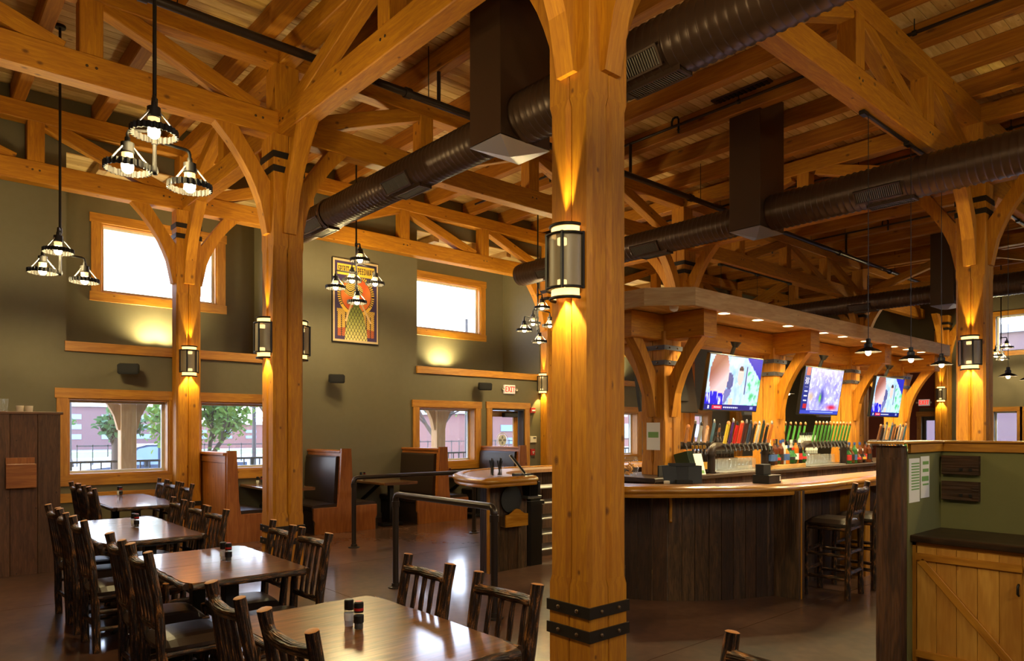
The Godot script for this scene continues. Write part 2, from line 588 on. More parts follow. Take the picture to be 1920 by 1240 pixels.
# casing, jambs, sash and pane of an opening in the wall at depth b (facing the room)
func window_at(nr: int, x0: float, x1: float, z0: float, z1: float, b: float, deep: float, label: String, cas := 0.14, apron := 0.15) -> Node3D:
	var o := thing("window_%d" % nr, label, "window", V((x0 + x1) / 2, b, z0), "", 0.0, "structure")
	var t := 0.03
	var m := MB.new()
	m.block(V(x0 - cas - 0.02, b - t, z1), V(x1 + cas + 0.02, b, z1 + cas), 0.004, uo()); part(o, "head_casing", m, M.trim)
	m = MB.new(); m.block(V(x0 - cas - 0.02, b - t, z0 - apron), V(x1 + cas + 0.02, b, z0), 0.004, uo()); part(o, "sill_casing", m, M.trim)
	for s in [[x0 - cas, x0], [x1, x1 + cas]]:
		m = MB.new(); m.block(V(s[0], b - t, z0), V(s[1], b, z1), 0.004, uo()); part(o, "side_casing", m, M.trim)
	m = MB.new()
	var e := 0.02
	m.block(V(x0, b - 0.005, z0), V(x0 + e, b + deep, z1)); m.block(V(x1 - e, b - 0.005, z0), V(x1, b + deep, z1))
	m.block(V(x0 + e, b - 0.005, z0), V(x1 - e, b + deep, z0 + e)); m.block(V(x0 + e, b - 0.005, z1 - e), V(x1 - e, b + deep, z1))
	part(o, "jamb_liner", m, M.trim)
	m = MB.new()
	var f := 0.035
	var g0 := b + deep - 0.05
	var g1 := b + deep - 0.01
	m.block(V(x0 + e, g0, z0 + e), V(x0 + e + f, g1, z1 - e)); m.block(V(x1 - e - f, g0, z0 + e), V(x1 - e, g1, z1 - e))
	m.block(V(x0 + e + f, g0, z0 + e), V(x1 - e - f, g1, z0 + e + f)); m.block(V(x0 + e + f, g0, z1 - e - f), V(x1 - e - f, g1, z1 - e))
	part(o, "sash", m, M.frame_white)
	m = MB.new(); m.block(V(x0 + e + f, g0 + 0.015, z0 + e + f), V(x1 - e - f, g0 + 0.021, z1 - e - f)); part(o, "pane", m, M.glass)
	return o

const DORMERS := [[1.8, 4.94], [7.64, 10.92], [13.57, 16.85]]
const DORMER_WIN := [[2.48, 4.27], [8.38, 10.22], [14.3, 16.1]]
const LOW_WIN := [[1.82, 3.14], [3.6, 4.92], [7.68, 9.08], [12.9, 14.4], [16.2, 17.6]]

func build_shell() -> void:
	# floor slab
	var m := MB.new()
	m.block(V(A0 - 0.3, B0 - 0.3, -0.3), V(A1 + 0.3, WB + 0.3, -0.012))
	var fl := struct("floor", m, M.floor)
	tag(fl, "polished brown stained concrete floor", "floor")
	# saw-cut joints along the column lines divide the slab into bays
	var ja := [A0 - 0.3, -0.52, 3.356, 7.23, 11.106, 14.98, 18.856, A1 + 0.3]
	var jb := [B0 - 0.3, -0.9, 3.14, 7.856, WB + 0.3]
	for i in ja.size() - 1:
		for j in jb.size() - 1:
			m = MB.new(); m.block(V(ja[i] + 0.003, jb[j] + 0.003, -0.012), V(ja[i + 1] - 0.003, jb[j + 1] - 0.003, 0.0)); part(fl, "floor_bay", m, M.floor)
	# the sage wall with its windows, door and dormer openings
	m = MB.new()
	var holes := []
	for w in LOW_WIN: holes.append([w[0], w[1], 1.0, 2.09])
	for d in DORMERS: holes.append([d[0], d[1], 2.87, 5.54])
	holes.append([9.52, 10.46, 0.0, 2.1])
	cells(m, A0, A1, 0.0, CZ + 0.1, WB, WB + 0.3, holes)
	for i in 3:
		var d: Array = DORMERS[i]
		var w: Array = DORMER_WIN[i]
		cells(m, d[0] - 0.2, d[1] + 0.2, 2.6, 5.54, DB, DB + 0.2, [[w[0], w[1], 3.85, 4.95]])
		m.block(V(d[0] - 0.2, WB + 0.3, 2.6), V(d[0], DB, 5.54)); m.block(V(d[1], WB + 0.3, 2.6), V(d[1] + 0.2, DB, 5.54))
		m.block(V(d[0], WB, 2.6), V(d[1], DB, 2.87))
		m.block(V(d[0] - 0.2, WB + 0.3, 5.54), V(d[1] + 0.2, DB + 0.2, 5.82))
	var wl := struct("wall_left", m, M.sage)
	tag(wl, "sage green painted wall with windows and deep dormer recesses", "wall")
	# dormer soffits: pale boards on rafters
	for i in 3:
		var d: Array = DORMERS[i]
		var o := thing("ceiling_soffit", ["pale pine board soffit of the dormer above the window with the parked truck", "pale pine board soffit of the dormer above the door", "pale pine board soffit of the dormer behind the bar canopy"][i], "soffit", V((d[0] + d[1]) / 2, 12.2, 5.6), "", 0, "structure")
		for k in 9:
			var b0 := WB + 0.002 + k * 0.141
			m = MB.new(); m.block(V(d[0], b0, 5.52), V(d[1], b0 + 0.137, 5.54), 0.004, uo()); part(o, "board", m, M.board[k % 3])
		var x: float = d[0] + 0.4
		while x < d[1] - 0.2:
			m = MB.new(); m.block(V(x, WB, 5.39), V(x + 0.12, DB, 5.52), 0.004, uo()); part(o, "rafter", m, M.board[1])
			x += 0.95
	# ledge boards below the dormers
	for i in 3:
		var d: Array = DORMERS[i]
		m = MB.new(); m.block(V(d[0] - 0.02, WB - 0.04, 2.75), V(d[1] + 0.03, WB, 2.89), 0.004, uo())
		var o := struct("trim_%d" % (i + 1), m, M.trim)
		tag(o, ["pine ledge board below the dormer with the window behind the column", "pine ledge board above the exit door", "pine ledge board behind the bar canopy"][i], "trim")
	# windows
	var wl_names := ["pine-cased window with the porch post and blue truck outside", "pine-cased window with leafy tree and lamp post outside, beside the booth", "pine-cased window with bare tree and porch post outside, beside the door", "pine-cased window behind the bar island's first post", "pine-cased window farther along behind the bar"]
	for i in LOW_WIN.size():
		window_at(i + 1, LOW_WIN[i][0], LOW_WIN[i][1], 1.0, 2.09, WB, 0.24, wl_names[i])
	var dn := ["high square dormer window behind the timber column's braces", "high dormer window above the exit door, sky white", "high dormer window behind the bar canopy"]
	for i in 3:
		window_at(i + 6, DORMER_WIN[i][0], DORMER_WIN[i][1], 3.85, 4.95, DB, 0.15, dn[i], 0.15, 0.15)
	build_door()
	# far end wall
	m = MB.new()
	var eh := [[3.6, 6.0, 3.85, 4.85], [5.5, 6.05, 0.95, 2.16], [4.2, 5.3, 0.95, 2.16], [7.35, 7.92, 0.0, 2.05], [-1.0, 1.0, 3.85, 4.85]]
	cells(m, B0, WB + 0.3, 0.0, CZ + 0.1, A1, A1 + 0.3, eh, true)
	var wf := struct("wall_far", m, M.sage)
	tag(wf, "sage green end wall beyond the bar with windows onto brick buildings", "wall")
	m = MB.new(); m.block(V(A1 - 0.02, 7.98, 0.0), V(A1, 9.6, 3.6)); m.block(V(A1 - 0.02, 7.28, 2.3), V(A1, 7.98, 3.6))
	var wm := struct("wall_accent", m, M.maroon)
	tag(wm, "dark maroon painted wall panel around the far exit door", "wall")
	end_window("window_9", 3.6, 6.0, 3.85, 4.85, "high window in the end wall showing a brick building")
	end_window("window_10", 5.5, 6.05, 0.95, 2.16, "tall narrow window in the end wall beside the sconce column")
	end_window("window_11", 4.2, 5.3, 0.95, 2.16, "wide low window in the end wall past the narrow one")
	# door in the end wall
	var dd := thing("door_2", "dark framed glass exit door in the maroon end wall", "door", V(A1, 7.63, 0), "", 0, "structure")
	m = MB.new(); m.block(V(A1 - 0.03, 7.92, 0), V(A1, 8.04, 2.05), 0.004, uo()); m.block(V(A1 - 0.03, 7.22, 2.05), V(A1, 8.06, 2.2), 0.004, uo()); part(dd, "casing", m, M.trim)
	m = MB.new(); m.block(V(A1 + 0.1, 7.82, 0), V(A1 + 0.15, 7.92, 2.05)); m.block(V(A1 + 0.1, 7.35, 0), V(A1 + 0.15, 7.43, 2.05)); m.block(V(A1 + 0.1, 7.43, 1.93), V(A1 + 0.15, 7.82, 2.05)); m.block(V(A1 + 0.1, 7.43, 0), V(A1 + 0.15, 7.82, 0.9)); part(dd, "leaf_frame", m, M.frame_dark)
	m = MB.new(); m.block(V(A1 + 0.12, 7.43, 0.9), V(A1 + 0.126, 7.82, 1.93)); part(dd, "pane", m, M.glass)
	# closing walls beside and behind the camera
	m = MB.new()
	cells(m, A0, A1, 0.0, CZ + 0.1, B0 - 0.3, B0, [[-2.5, -0.5, 3.85, 4.95], [5.0, 7.0, 3.85, 4.95], [12.5, 14.5, 3.85, 4.95]])
	var wr := struct("wall_right", m, M.sage)
	tag(wr, "sage green wall opposite the dormer wall", "wall")
	m = MB.new(); cells(m, B0, WB + 0.3, 0.0, CZ + 0.1, A0 - 0.3, A0, [], true)
	var wk := struct("wall_back", m, M.sage)
	tag(wk, "sage green wall behind the first dining tables", "wall")
	build_ceiling()

func end_window(nm: String, b0: float, b1: float, z0: float, z1: float, label: String) -> void:
	var o := thing(nm, label, "window", V(A1, (b0 + b1) / 2, z0), "", 0, "structure")
	var cas := 0.13
	var m := MB.new()
	m.block(V(A1 - 0.03, b0 - cas, z1), V(A1, b1 + cas, z1 + cas), 0.004, uo()); part(o, "head_casing", m, M.trim)
	m = MB.new(); m.block(V(A1 - 0.03, b0 - cas, z0 - cas), V(A1, b1 + cas, z0), 0.004, uo()); part(o, "sill_casing", m, M.trim)
	for s in [[b0 - cas, b0], [b1, b1 + cas]]:
		m = MB.new(); m.block(V(A1 - 0.03, s[0], z0), V(A1, s[1], z1), 0.004, uo()); part(o, "side_casing", m, M.trim)
	m = MB.new()
	m.block(V(A1 + 0.15, b0, z0), V(A1 + 0.19, b0 + 0.04, z1)); m.block(V(A1 + 0.15, b1 - 0.04, z0), V(A1 + 0.19, b1, z1))
	m.block(V(A1 + 0.15, b0 + 0.04, z0), V(A1 + 0.19, b1 - 0.04, z0 + 0.04)); m.block(V(A1 + 0.15, b0 + 0.04, z1 - 0.04), V(A1 + 0.19, b1 - 0.04, z1))
	part(o, "sash", m, M.frame_white)
	m = MB.new(); m.block(V(A1 + 0.165, b0 + 0.04, z0 + 0.04), V(A1 + 0.171, b1 - 0.04, z1 - 0.04)); part(o, "pane", m, M.glass)

func build_door() -> void:
	var o := thing("door_1", "pine-framed glass entry door with round emblem below the exit sign", "door", V(10, WB, 0), "", 0, "structure")
	var m := MB.new()
	m.block(V(9.36, WB - 0.03, 2.1), V(10.62, WB, 2.24), 0.004, uo()); part(o, "head_casing", m, M.trim)
	for s in [[9.38, 9.52], [10.46, 10.6]]:
		m = MB.new(); m.block(V(s[0], WB - 0.03, 0), V(s[1], WB, 2.1), 0.004, uo()); part(o, "side_casing", m, M.trim)
	m = MB.new()
	m.block(V(9.52, WB, 0), V(9.55, WB + 0.3, 2.1)); m.block(V(10.43, WB, 0), V(10.46, WB + 0.3, 2.1)); m.block(V(9.55, WB, 2.07), V(10.43, WB + 0.3, 2.1))
	part(o, "door_frame", m, M.frame_dark)
	var lf := WB + 0.16
	m = MB.new()
	m.block(V(9.55, lf, 0.02), V(9.67, lf + 0.05, 2.06), 0.004, uo()); m.block(V(10.29, lf, 0.02), V(10.41, lf + 0.05, 2.06), 0.004, uo())
	m.block(V(9.67, lf, 1.93), V(10.29, lf + 0.05, 2.06), 0.004, uo()); m.block(V(9.67, lf, 0.02), V(10.29, lf + 0.05, 0.3), 0.004, uo())
	part(o, "leaf_frame", m, M.trim)
	m = MB.new(); m.block(V(9.67, lf + 0.02, 0.3), V(10.29, lf + 0.026, 1.93)); part(o, "pane", m, M.glass)
	m = MB.new(); m.block(V(9.95, lf - 0.1, 1.92), V(10.32, lf, 2.02), 0.01); m.beam(V(10.3, lf - 0.05, 2.03), V(9.9, WB - 0.05, 2.06), 0.03, 0.012); part(o, "door_closer", m, M.iron)
	# round emblem on the glass: ring, inner cross of hop shapes
	m = MB.new()
	var c := V(9.97, lf + 0.014, 1.42)
	for k in 40:
		var t0 := TAU * k / 40
		var t1 := TAU * (k + 1) / 40
		for rr in [[0.145, 0.165], [0.0, 0.125]]:
			var p := [c + Vector3(cos(t0), sin(t0), 0) * rr[0], c + Vector3(cos(t1), sin(t1), 0) * rr[0], c + Vector3(cos(t1), sin(t1), 0) * rr[1], c + Vector3(cos(t0), sin(t0), 0) * rr[1]]
			m.quad(p[0], p[1], p[2], p[3], Vector3(0, 0, 1))
	var em := part(o, "emblem", m, M.white)
	m = MB.new()
	for s in [[0, 0.06], [0, -0.06]]:
		for k in 5:
			var w := 0.045 - 0.008 * absf(k - 2)
			m.block(c + Vector3(s[0] - w / 2, s[1] - 0.03 + k * 0.013, 0.002), c + Vector3(s[0] + w / 2, s[1] - 0.022 + k * 0.013, 0.004))
	for s in [-1, 1]:
		m.block(c + Vector3(s * 0.02, -0.006, 0.002), c + Vector3(s * 0.1, 0.006, 0.004))
		for k in 3: m.block(c + Vector3(s * (0.04 + k * 0.022) - 0.004, -0.03, 0.002), c + Vector3(s * (0.04 + k * 0.022) + 0.004, 0.03, 0.004))
	part(em, "emblem_mark", m, M.frame_dark)

const JOIST0 := -4.47
func build_ceiling() -> void:
	var m := MB.new()
	m.block(V(A0 - 0.3, B0 - 0.3, CZ + 0.03), V(A1 + 0.3, WB + 0.3, CZ + 0.3))
	var o := struct("ceiling", m, M.board[2])
	tag(o, "pine board ceiling carried on heavy timber joists", "ceiling")
	var w := 0.141
	var shared := {}
	var b := B0
	var k := 0
	while b < WB:
		var cut: float = [6.0, 11.5, 8.3, 14.2, 4.6, 9.9][k % 6]
		for seg in [[A0, cut], [cut, A1]]:
			m = MB.new()
			m.block(V(seg[0], b, CZ), V(seg[1] - 0.003, minf(b + w - 0.005, WB), CZ + 0.03), 0.004, uo())
			part(o, "board", m, M.board[(k * 7 + (1 if seg[0] > A0 else 0)) % 3])
		b += w
		k += 1
	var a := JOIST0
	while a < A1:
		m = MB.new()
		m.block(V(a - 0.075, B0, CZ - 0.26), V(a + 0.075, WB, CZ), 0.012, uo())
		part(o, "joist", m, M.timber2)
		a += 0.95

# ---------------------------------------------------------------- timber frame
const CS := 0.352
const CH0 := 4.97      # bottom chord
const CH1 := 5.25
const CT0 := 5.78      # top chord
const CT1 := 6.02

# four timbers bolted together, arrises chamfered between the straps
func timber(mb: MB, x0: float, x1: float, b0: float, b1: float, z0: float, z1: float, c0: float, c1: float, ch: float) -> void:
	var off := uo()
	var small := 0.006
	var rings := [[z0, small], [c0, small], [c0 + 0.05, ch], [c1 - 0.05, ch], [c1, small], [z1, small]]
	if c1 <= c0:
		rings = [[z0, small], [z1, small]]
	var prev := []
	var pz := 0.0
	for r in rings:
		var c: float = r[1]
		var cur := [V(x0 + c, b0, r[0]), V(x1 - c, b0, r[0]), V(x1, b0 + c, r[0]), V(x1, b1 - c, r[0]), V(x1 - c, b1, r[0]), V(x0 + c, b1, r[0]), V(x0, b1 - c, r[0]), V(x0, b0 + c, r[0])]
		if prev:
			var per := 0.0
			for i in 8:
				var j := (i + 1) % 8
				var mid: Vector3 = (prev[i] + prev[j]) / 2 - V((x0 + x1) / 2, (b0 + b1) / 2, 0)
				var e: Vector3 = prev[j] - prev[i]
				if e.length() < 1e-6:
					e = cur[j] - cur[i]
				var nn := e.cross(Vector3.UP).normalized()
				if nn.dot(Vector3(mid.x, 0, mid.z)) < 0: nn = -nn
				var d := e.length()
				mb.quad(prev[i], prev[j], cur[j], cur[i], nn, off + Vector2(pz / 3, per / 0.75), off + Vector2(pz / 3, (per + d) / 0.75), off + Vector2(r[0] / 3, (per + d) / 0.75), off + Vector2(r[0] / 3, per / 0.75))
				per += d
		prev = cur
		pz = r[0]
	var top := prev
	for i in range(1, 7):
		mb.tri(top[0], top[i], top[i + 1], Vector3.UP, Vector3.UP, Vector3.UP)

func strap_band(o: Node3D, a0: float, b0: float, sa: float, sb: float, z: float, h: float, bolts := true, metal: Material = null) -> void:
	var e := 0.012
	var m := MB.new()
	m.block(V(a0 - e, b0 - e, z), V(a0 + sa + e, b0, z + h)); m.block(V(a0 - e, b0 + sb, z), V(a0 + sa + e, b0 + sb + e, z + h))
	m.block(V(a0 - e, b0, z), V(a0, b0 + sb, z + h)); m.block(V(a0 + sa, b0, z), V(a0 + sa + e, b0 + sb, z + h))
	var s := part(o, "strap", m, metal if metal else M.strap)
	if bolts:
		for f in [0.27, 0.73]:
			m = MB.new(); m.lathe([Vector2(0.013, 0), Vector2(0.013, 0.008), Vector2(0.0, 0.012)], 8, Transform3D(Basis(Vector3.RIGHT, PI / 2), V(a0 + sa * f, b0 - e, z + h / 2))); part(s, "bolt", m, M.bolt)
			m = MB.new(); m.lathe([Vector2(0.013, 0), Vector2(0.013, 0.008), Vector2(0.0, 0.012)], 8, Transform3D(Basis(Vector3(0, 0, 1), PI / 2), V(a0 - e, b0 + sb * f, z + h / 2))); part(s, "bolt", m, M.bolt)

const BRACE := [[0.0, -1.11], [0.035, -1.11], [0.075, -0.91], [0.105, -0.77], [0.16, -0.63], [0.225, -0.49], [0.31, -0.35], [0.38, -0.25], [0.45, -0.16], [0.60, 0.0], [0.36, 0.0], [0.0, -0.52]]
# curved knee brace: from the face at p, out along dir, its top at the height of p
func brace(o: Node3D, p: Vector3, dir: Vector3, wid := 0.15, sx := 1.0, sy := 1.0) -> void:
	var poly := PackedVector2Array()
	for q in BRACE: poly.append(Vector2(q[0] * sx, q[1] * sy))
	var zax := dir.cross(Vector3.UP)
	var m := MB.new()
	m.prism(poly, Transform3D(Basis(dir, Vector3.UP, zax), p - zax * wid / 2), wid, 1.0 / 3.0, 1.0 / 0.75, uo(), true, true)
	part(o, "brace", m, M.timber)

func column(a0: float, b0: float, dirs: Array, label: String, deep := CS, full := true) -> Node3D:
	var o := thing("timber_column", label, "column", V(a0 + CS / 2, b0 + deep / 2, 0), "", 0, "thing")
	var h := CS / 2
	for i in 2:
		for j in (2 if deep > 0.3 else 1):
			var m := MB.new()
			timber(m, a0 + i * (h + 0.003), a0 + h - 0.003 + i * (h + 0.003), b0 + j * (h + 0.003), b0 + h - 0.003 + j * (h + 0.003) if deep > 0.3 else b0 + deep, 0.0, CH0, 0.66, 3.72, 0.026)
			part(o, "post_timber", m, M.timber)
	for z in [0.485, 0.34]: strap_band(o, a0, b0, CS, deep, z, 0.07)
	for z in [4.70, 4.54]: strap_band(o, a0, b0, CS, deep, z, 0.07, false)
	var ac := a0 + CS / 2
	var bc := b0 + deep / 2
	for d in dirs:
		match d:
			"-a": brace(o, V(a0, bc, CH0), Vector3.LEFT)
			"+a": brace(o, V(a0 + CS, bc, CH0), Vector3.RIGHT)
			"-b": brace(o, V(ac, b0, CH0), Vector3(0, 0, 1))
			"+b": brace(o, V(ac, b0 + deep, CH0), Vector3(0, 0, -1))
	# head block and the post that runs up to the top chord
	var mm := MB.new(); mm.block(V(ac - 0.14, bc - 0.14 if deep > 0.3 else b0, CH1), V(ac + 0.14, bc + 0.14 if deep > 0.3 else b0 + deep, CT0), 0.01, uo()); part(o, "head_post", mm, M.timber)
	return o

# a truss between two column centres; panel posts at the quarters, diagonals falling towards the columns
func truss(p: Vector3, q: Vector3, label: String, quarters := true, w := 0.2) -> Node3D:
	var o := thing("roof_truss", label, "truss", (p + q) / 2 + Vector3(0, CH0, 0))
	var d := (q - p).normalized()
	var L := p.distance_to(q)
	var up := Vector3.UP
	var m := MB.new(); m.beam(p + up * (CH0 + CH1) / 2, q + up * (CH0 + CH1) / 2, w, CH1 - CH0, uo()); part(o, "bottom_chord", m, M.timber)
	m = MB.new(); m.beam(p + up * (CT0 + CT1) / 2, q + up * (CT0 + CT1) / 2, w, CT1 - CT0, uo()); part(o, "top_chord", m, M.timber)
	var at: Array = [0.25, 0.5, 0.75] if quarters else [0.5]
	for f in at:
		var c: Vector3 = p + d * L * f
		m = MB.new(); m.beam(c + up * CH1, c + up * CT0, w * 0.98, 0.2, uo(), 0.008, d); part(o, "web_post", m, M.timber)
	var pairs: Array = [[0.25, 0.03], [0.5, 0.27], [0.5, 0.73], [0.75, 0.97]] if quarters else [[0.48, 0.06], [0.52, 0.94]]
	for f in pairs:
		var s: float = signf(f[1] - f[0])
		var hi: Vector3 = p + d * (L * f[0] + s * 0.12) + up * (CT0 + 0.02)
		var lo: Vector3 = p + d * (L * f[1] - s * 0.08) + up * (CH1 - 0.02)
		m = MB.new(); m.beam(hi, lo, w * 0.8, 0.17, uo(), 0.008); part(o, "diagonal", m, M.timber)
	for f in [0.04, 0.96] + at:
		for s in [-0.04, 0.04]:
			var c: Vector3 = p + d * (L * f + s) + up * (CH0 + 0.16)
			var side := d.cross(up)
			if side.dot(Vector3(-0.6, 0, 0.7)) < 0: side = -side
			m = MB.new(); m.lathe([Vector2(0.014, -0.002), Vector2(0.014, 0.006), Vector2(0, 0.008)], 7, Transform3D(Basis(Quaternion(up, side)), c + side * w / 2)); part(o, "peg", m, M.bolt)
	return o

func build_frame() -> void:
	var all := ["-a", "+a", "-b", "+b"]
	column(3.18, 2.92, all, "tall built-up timber column with a sconce, between the log tables and the bar")
	column(3.18, 7.68, all, "timber column standing at the end of the booth row with two sconces")
	column(3.18, 11.3, ["-a", "+a", "-b"], "timber column on the sage wall between two low windows", 0.25)
	column(10.93, 11.3, ["-a", "+a", "-b"], "timber column on the sage wall beyond the entry door", 0.25)
	column(10.93, 2.92, all, "timber column with a sconce rising behind the low green half wall")
	column(10.93, 7.68, all, "timber column rising behind the first posts of the bar canopy")
	column(18.68, 7.68, all, "timber column rising behind the last posts of the bar canopy")
	column(18.68, 11.3, ["-a", "+a", "-b"], "timber column on the sage wall far behind the bar", 0.25)
	column(22.9, 7.05, ["-a", "-b"], "timber column beside the far exit door with a small bright sconce")
	var cx := [-4.394, 3.356, 11.106, 18.856, 23.2]
	var nm := {}
	var rows := [3.096, 7.856, 11.42]
	var rn := ["over the bar front", "over the booth walkway", "along the sage wall"]
	var sn := ["before the first column", "from the first column to the second", "from the second column to the third", "past the third column"]
	for r in 3:
		for i in 4:
			if r == 0 and i == 0: continue
			truss(V(cx[i], rows[r], 0), V(cx[i + 1], rows[r], 0), "timber roof truss %s, %s" % [rn[r], sn[i]], i < 3, 0.2)
	var bn := ["first column line", "second column line", "third column line"]
	for i in 3:
		truss(V(cx[i + 1], 3.096, 0), V(cx[i + 1], 7.856, 0), "cross truss between bar front and walkway on the %s" % bn[i], false, 0.19)
		truss(V(cx[i + 1], 7.856, 0), V(cx[i + 1], 11.42, 0), "cross truss between walkway and sage wall on the %s" % bn[i], false, 0.19)
	truss(V(11.106, -1.66, 0), V(11.106, 3.096, 0), "cross truss running out from the second column over the half wall", false, 0.19)

# ---------------------------------------------------------------- ducts, pipes, lamps
func duct_run(a: float, b0: float, b1: float, z: float, r: float) -> MB:
	var m := MB.new()
	var pr := []
	var y := 0.0
	var L := b1 - b0
	while y < L - 0.001:
		for q in [[0.0, 0.0], [0.05, 0.0], [0.06, 0.011], [0.07, 0.0]]:
			if y + q[0] <= L: pr.append(Vector2(r + q[1], y + q[0]))
		y += 0.08
	pr.append(Vector2(r, L))
	# y of the lathe runs towards the wall
	m.lathe(pr, 28, Transform3D(Basis(Vector3.RIGHT, -PI / 2), V(a, b0, z)))
	return m

func grille(o: Node3D, a: float, b: float, z: float, r: float, ang: float, L := 0.5) -> void:
	# side register on the duct: frame, dark throat and fins; ang from straight down towards the room (-a)
	var out := Vector3(-sin(ang), -cos(ang), 0)
	var side := Vector3(0, 0, -1)
	var upv := side.cross(out)
	var c := V(a, b, z) + out * (r - 0.02)
	var w := 0.15
	var f := MB.new()
	for s in [-1, 1]:
		f.beam(c + upv * s * w / 2 - side * (L / 2 + 0.02), c + upv * s * w / 2 + side * (L / 2 + 0.02), 0.02, 0.09, Vector2.ZERO, 0.002, out)
		f.beam(c + side * s * (L / 2 + 0.01) - upv * w / 2, c + side * s * (L / 2 + 0.01) + upv * w / 2, 0.02, 0.09, Vector2.ZERO, 0.002, out)
	var g := part(o, "grille", f, M.duct)
	f = MB.new(); f.beam(c - side * L / 2, c + side * L / 2, w, 0.05, Vector2.ZERO, 0, out); part(g, "throat", f, M.duct)
	f = MB.new()
	var n := 22
	for k in n:
		var p := c + side * (-L / 2 + L * (k + 0.5) / n) + out * 0.03
		f.beam(p - upv * w * 0.47, p + upv * w * 0.47, 0.008, 0.016, Vector2.ZERO, 0, out)
	part(g, "fins", f, M.grille)

func build_ducts() -> void:
	var sp := [[4.59, -3.9, 10.1, 0.2, 4.66, 5.28, "spiral duct with a square drop passing beside the front column"], [9.15, -3.9, 10.22, 0.2, 4.65, 5.22, "spiral duct with a square drop passing above the bar canopy"], [17.8, -3.9, 10.6, 0.2, 4.74, 5.5, "spiral duct with a square drop at the far end of the bar"]]
	for s in sp:
		var a: float = s[0]
		var z: float = s[4]
		var bd: float = s[5]
		var o := thing("spiral_duct", s[6], "duct", V(a, bd, z))
		part(o, "duct_pipe", duct_run(a, s[1], bd - 0.23, z, s[3] + 0.035), M.duct)
		part(o, "duct_pipe", duct_run(a, bd + 0.23, s[2], z, s[3]), M.duct)
		var m := MB.new(); m.lathe([Vector2(0.0, 0), Vector2(s[3] - 0.003, 0.0)], 28, Transform3D(Basis(Vector3.RIGHT, -PI / 2), V(a, s[2] - 0.01, z))); part(o, "end_cap", m, M.duct)
		m = MB.new(); m.lathe([Vector2(0.215, 0), Vector2(0.222, 0.02), Vector2(0.222, 0.06), Vector2(0.215, 0.08)], 28, Transform3D(Basis(Vector3.RIGHT, -PI / 2), V(a, s[2] - 1.05, z))); part(o, "collar", m, M.duct)
		m = MB.new()
		m.block(V(a - 0.325, bd - 0.235, 4.43), V(a + 0.325, bd + 0.235, CZ), 0.006)
		var dr := part(o, "drop_box", m, M.duct)
		# inverted pyramid pan
		m = MB.new()
		var c := [V(a - 0.325, bd - 0.235, 4.42), V(a + 0.325, bd - 0.235, 4.42), V(a + 0.325, bd + 0.235, 4.42), V(a - 0.325, bd + 0.235, 4.42)]
		var ap := V(a, bd, 4.35)
		for k in 4:
			var nn: Vector3 = (c[(k + 1) % 4] - c[k]).cross(ap - c[k]).normalized()
			if nn.y > 0: nn = -nn
			m.tri(c[k], c[(k + 1) % 4], ap, nn, nn, nn)
		m.quad(c[0], c[1], c[2], c[3], Vector3.UP)
		part(dr, "pan", m, M.galv)
		for gb in [bd - 1.7, bd - 4.0, bd + 1.85, bd + 4.1]:
			if gb < s[2] - 0.2 and gb > s[1] + 0.3:
				grille(o, a, gb, z, s[3] + (0.035 if gb < bd else 0.0), 0.95)
				grille(o, a, gb - 0.1, z, s[3] + (0.035 if gb < bd else 0.0), 0.0)

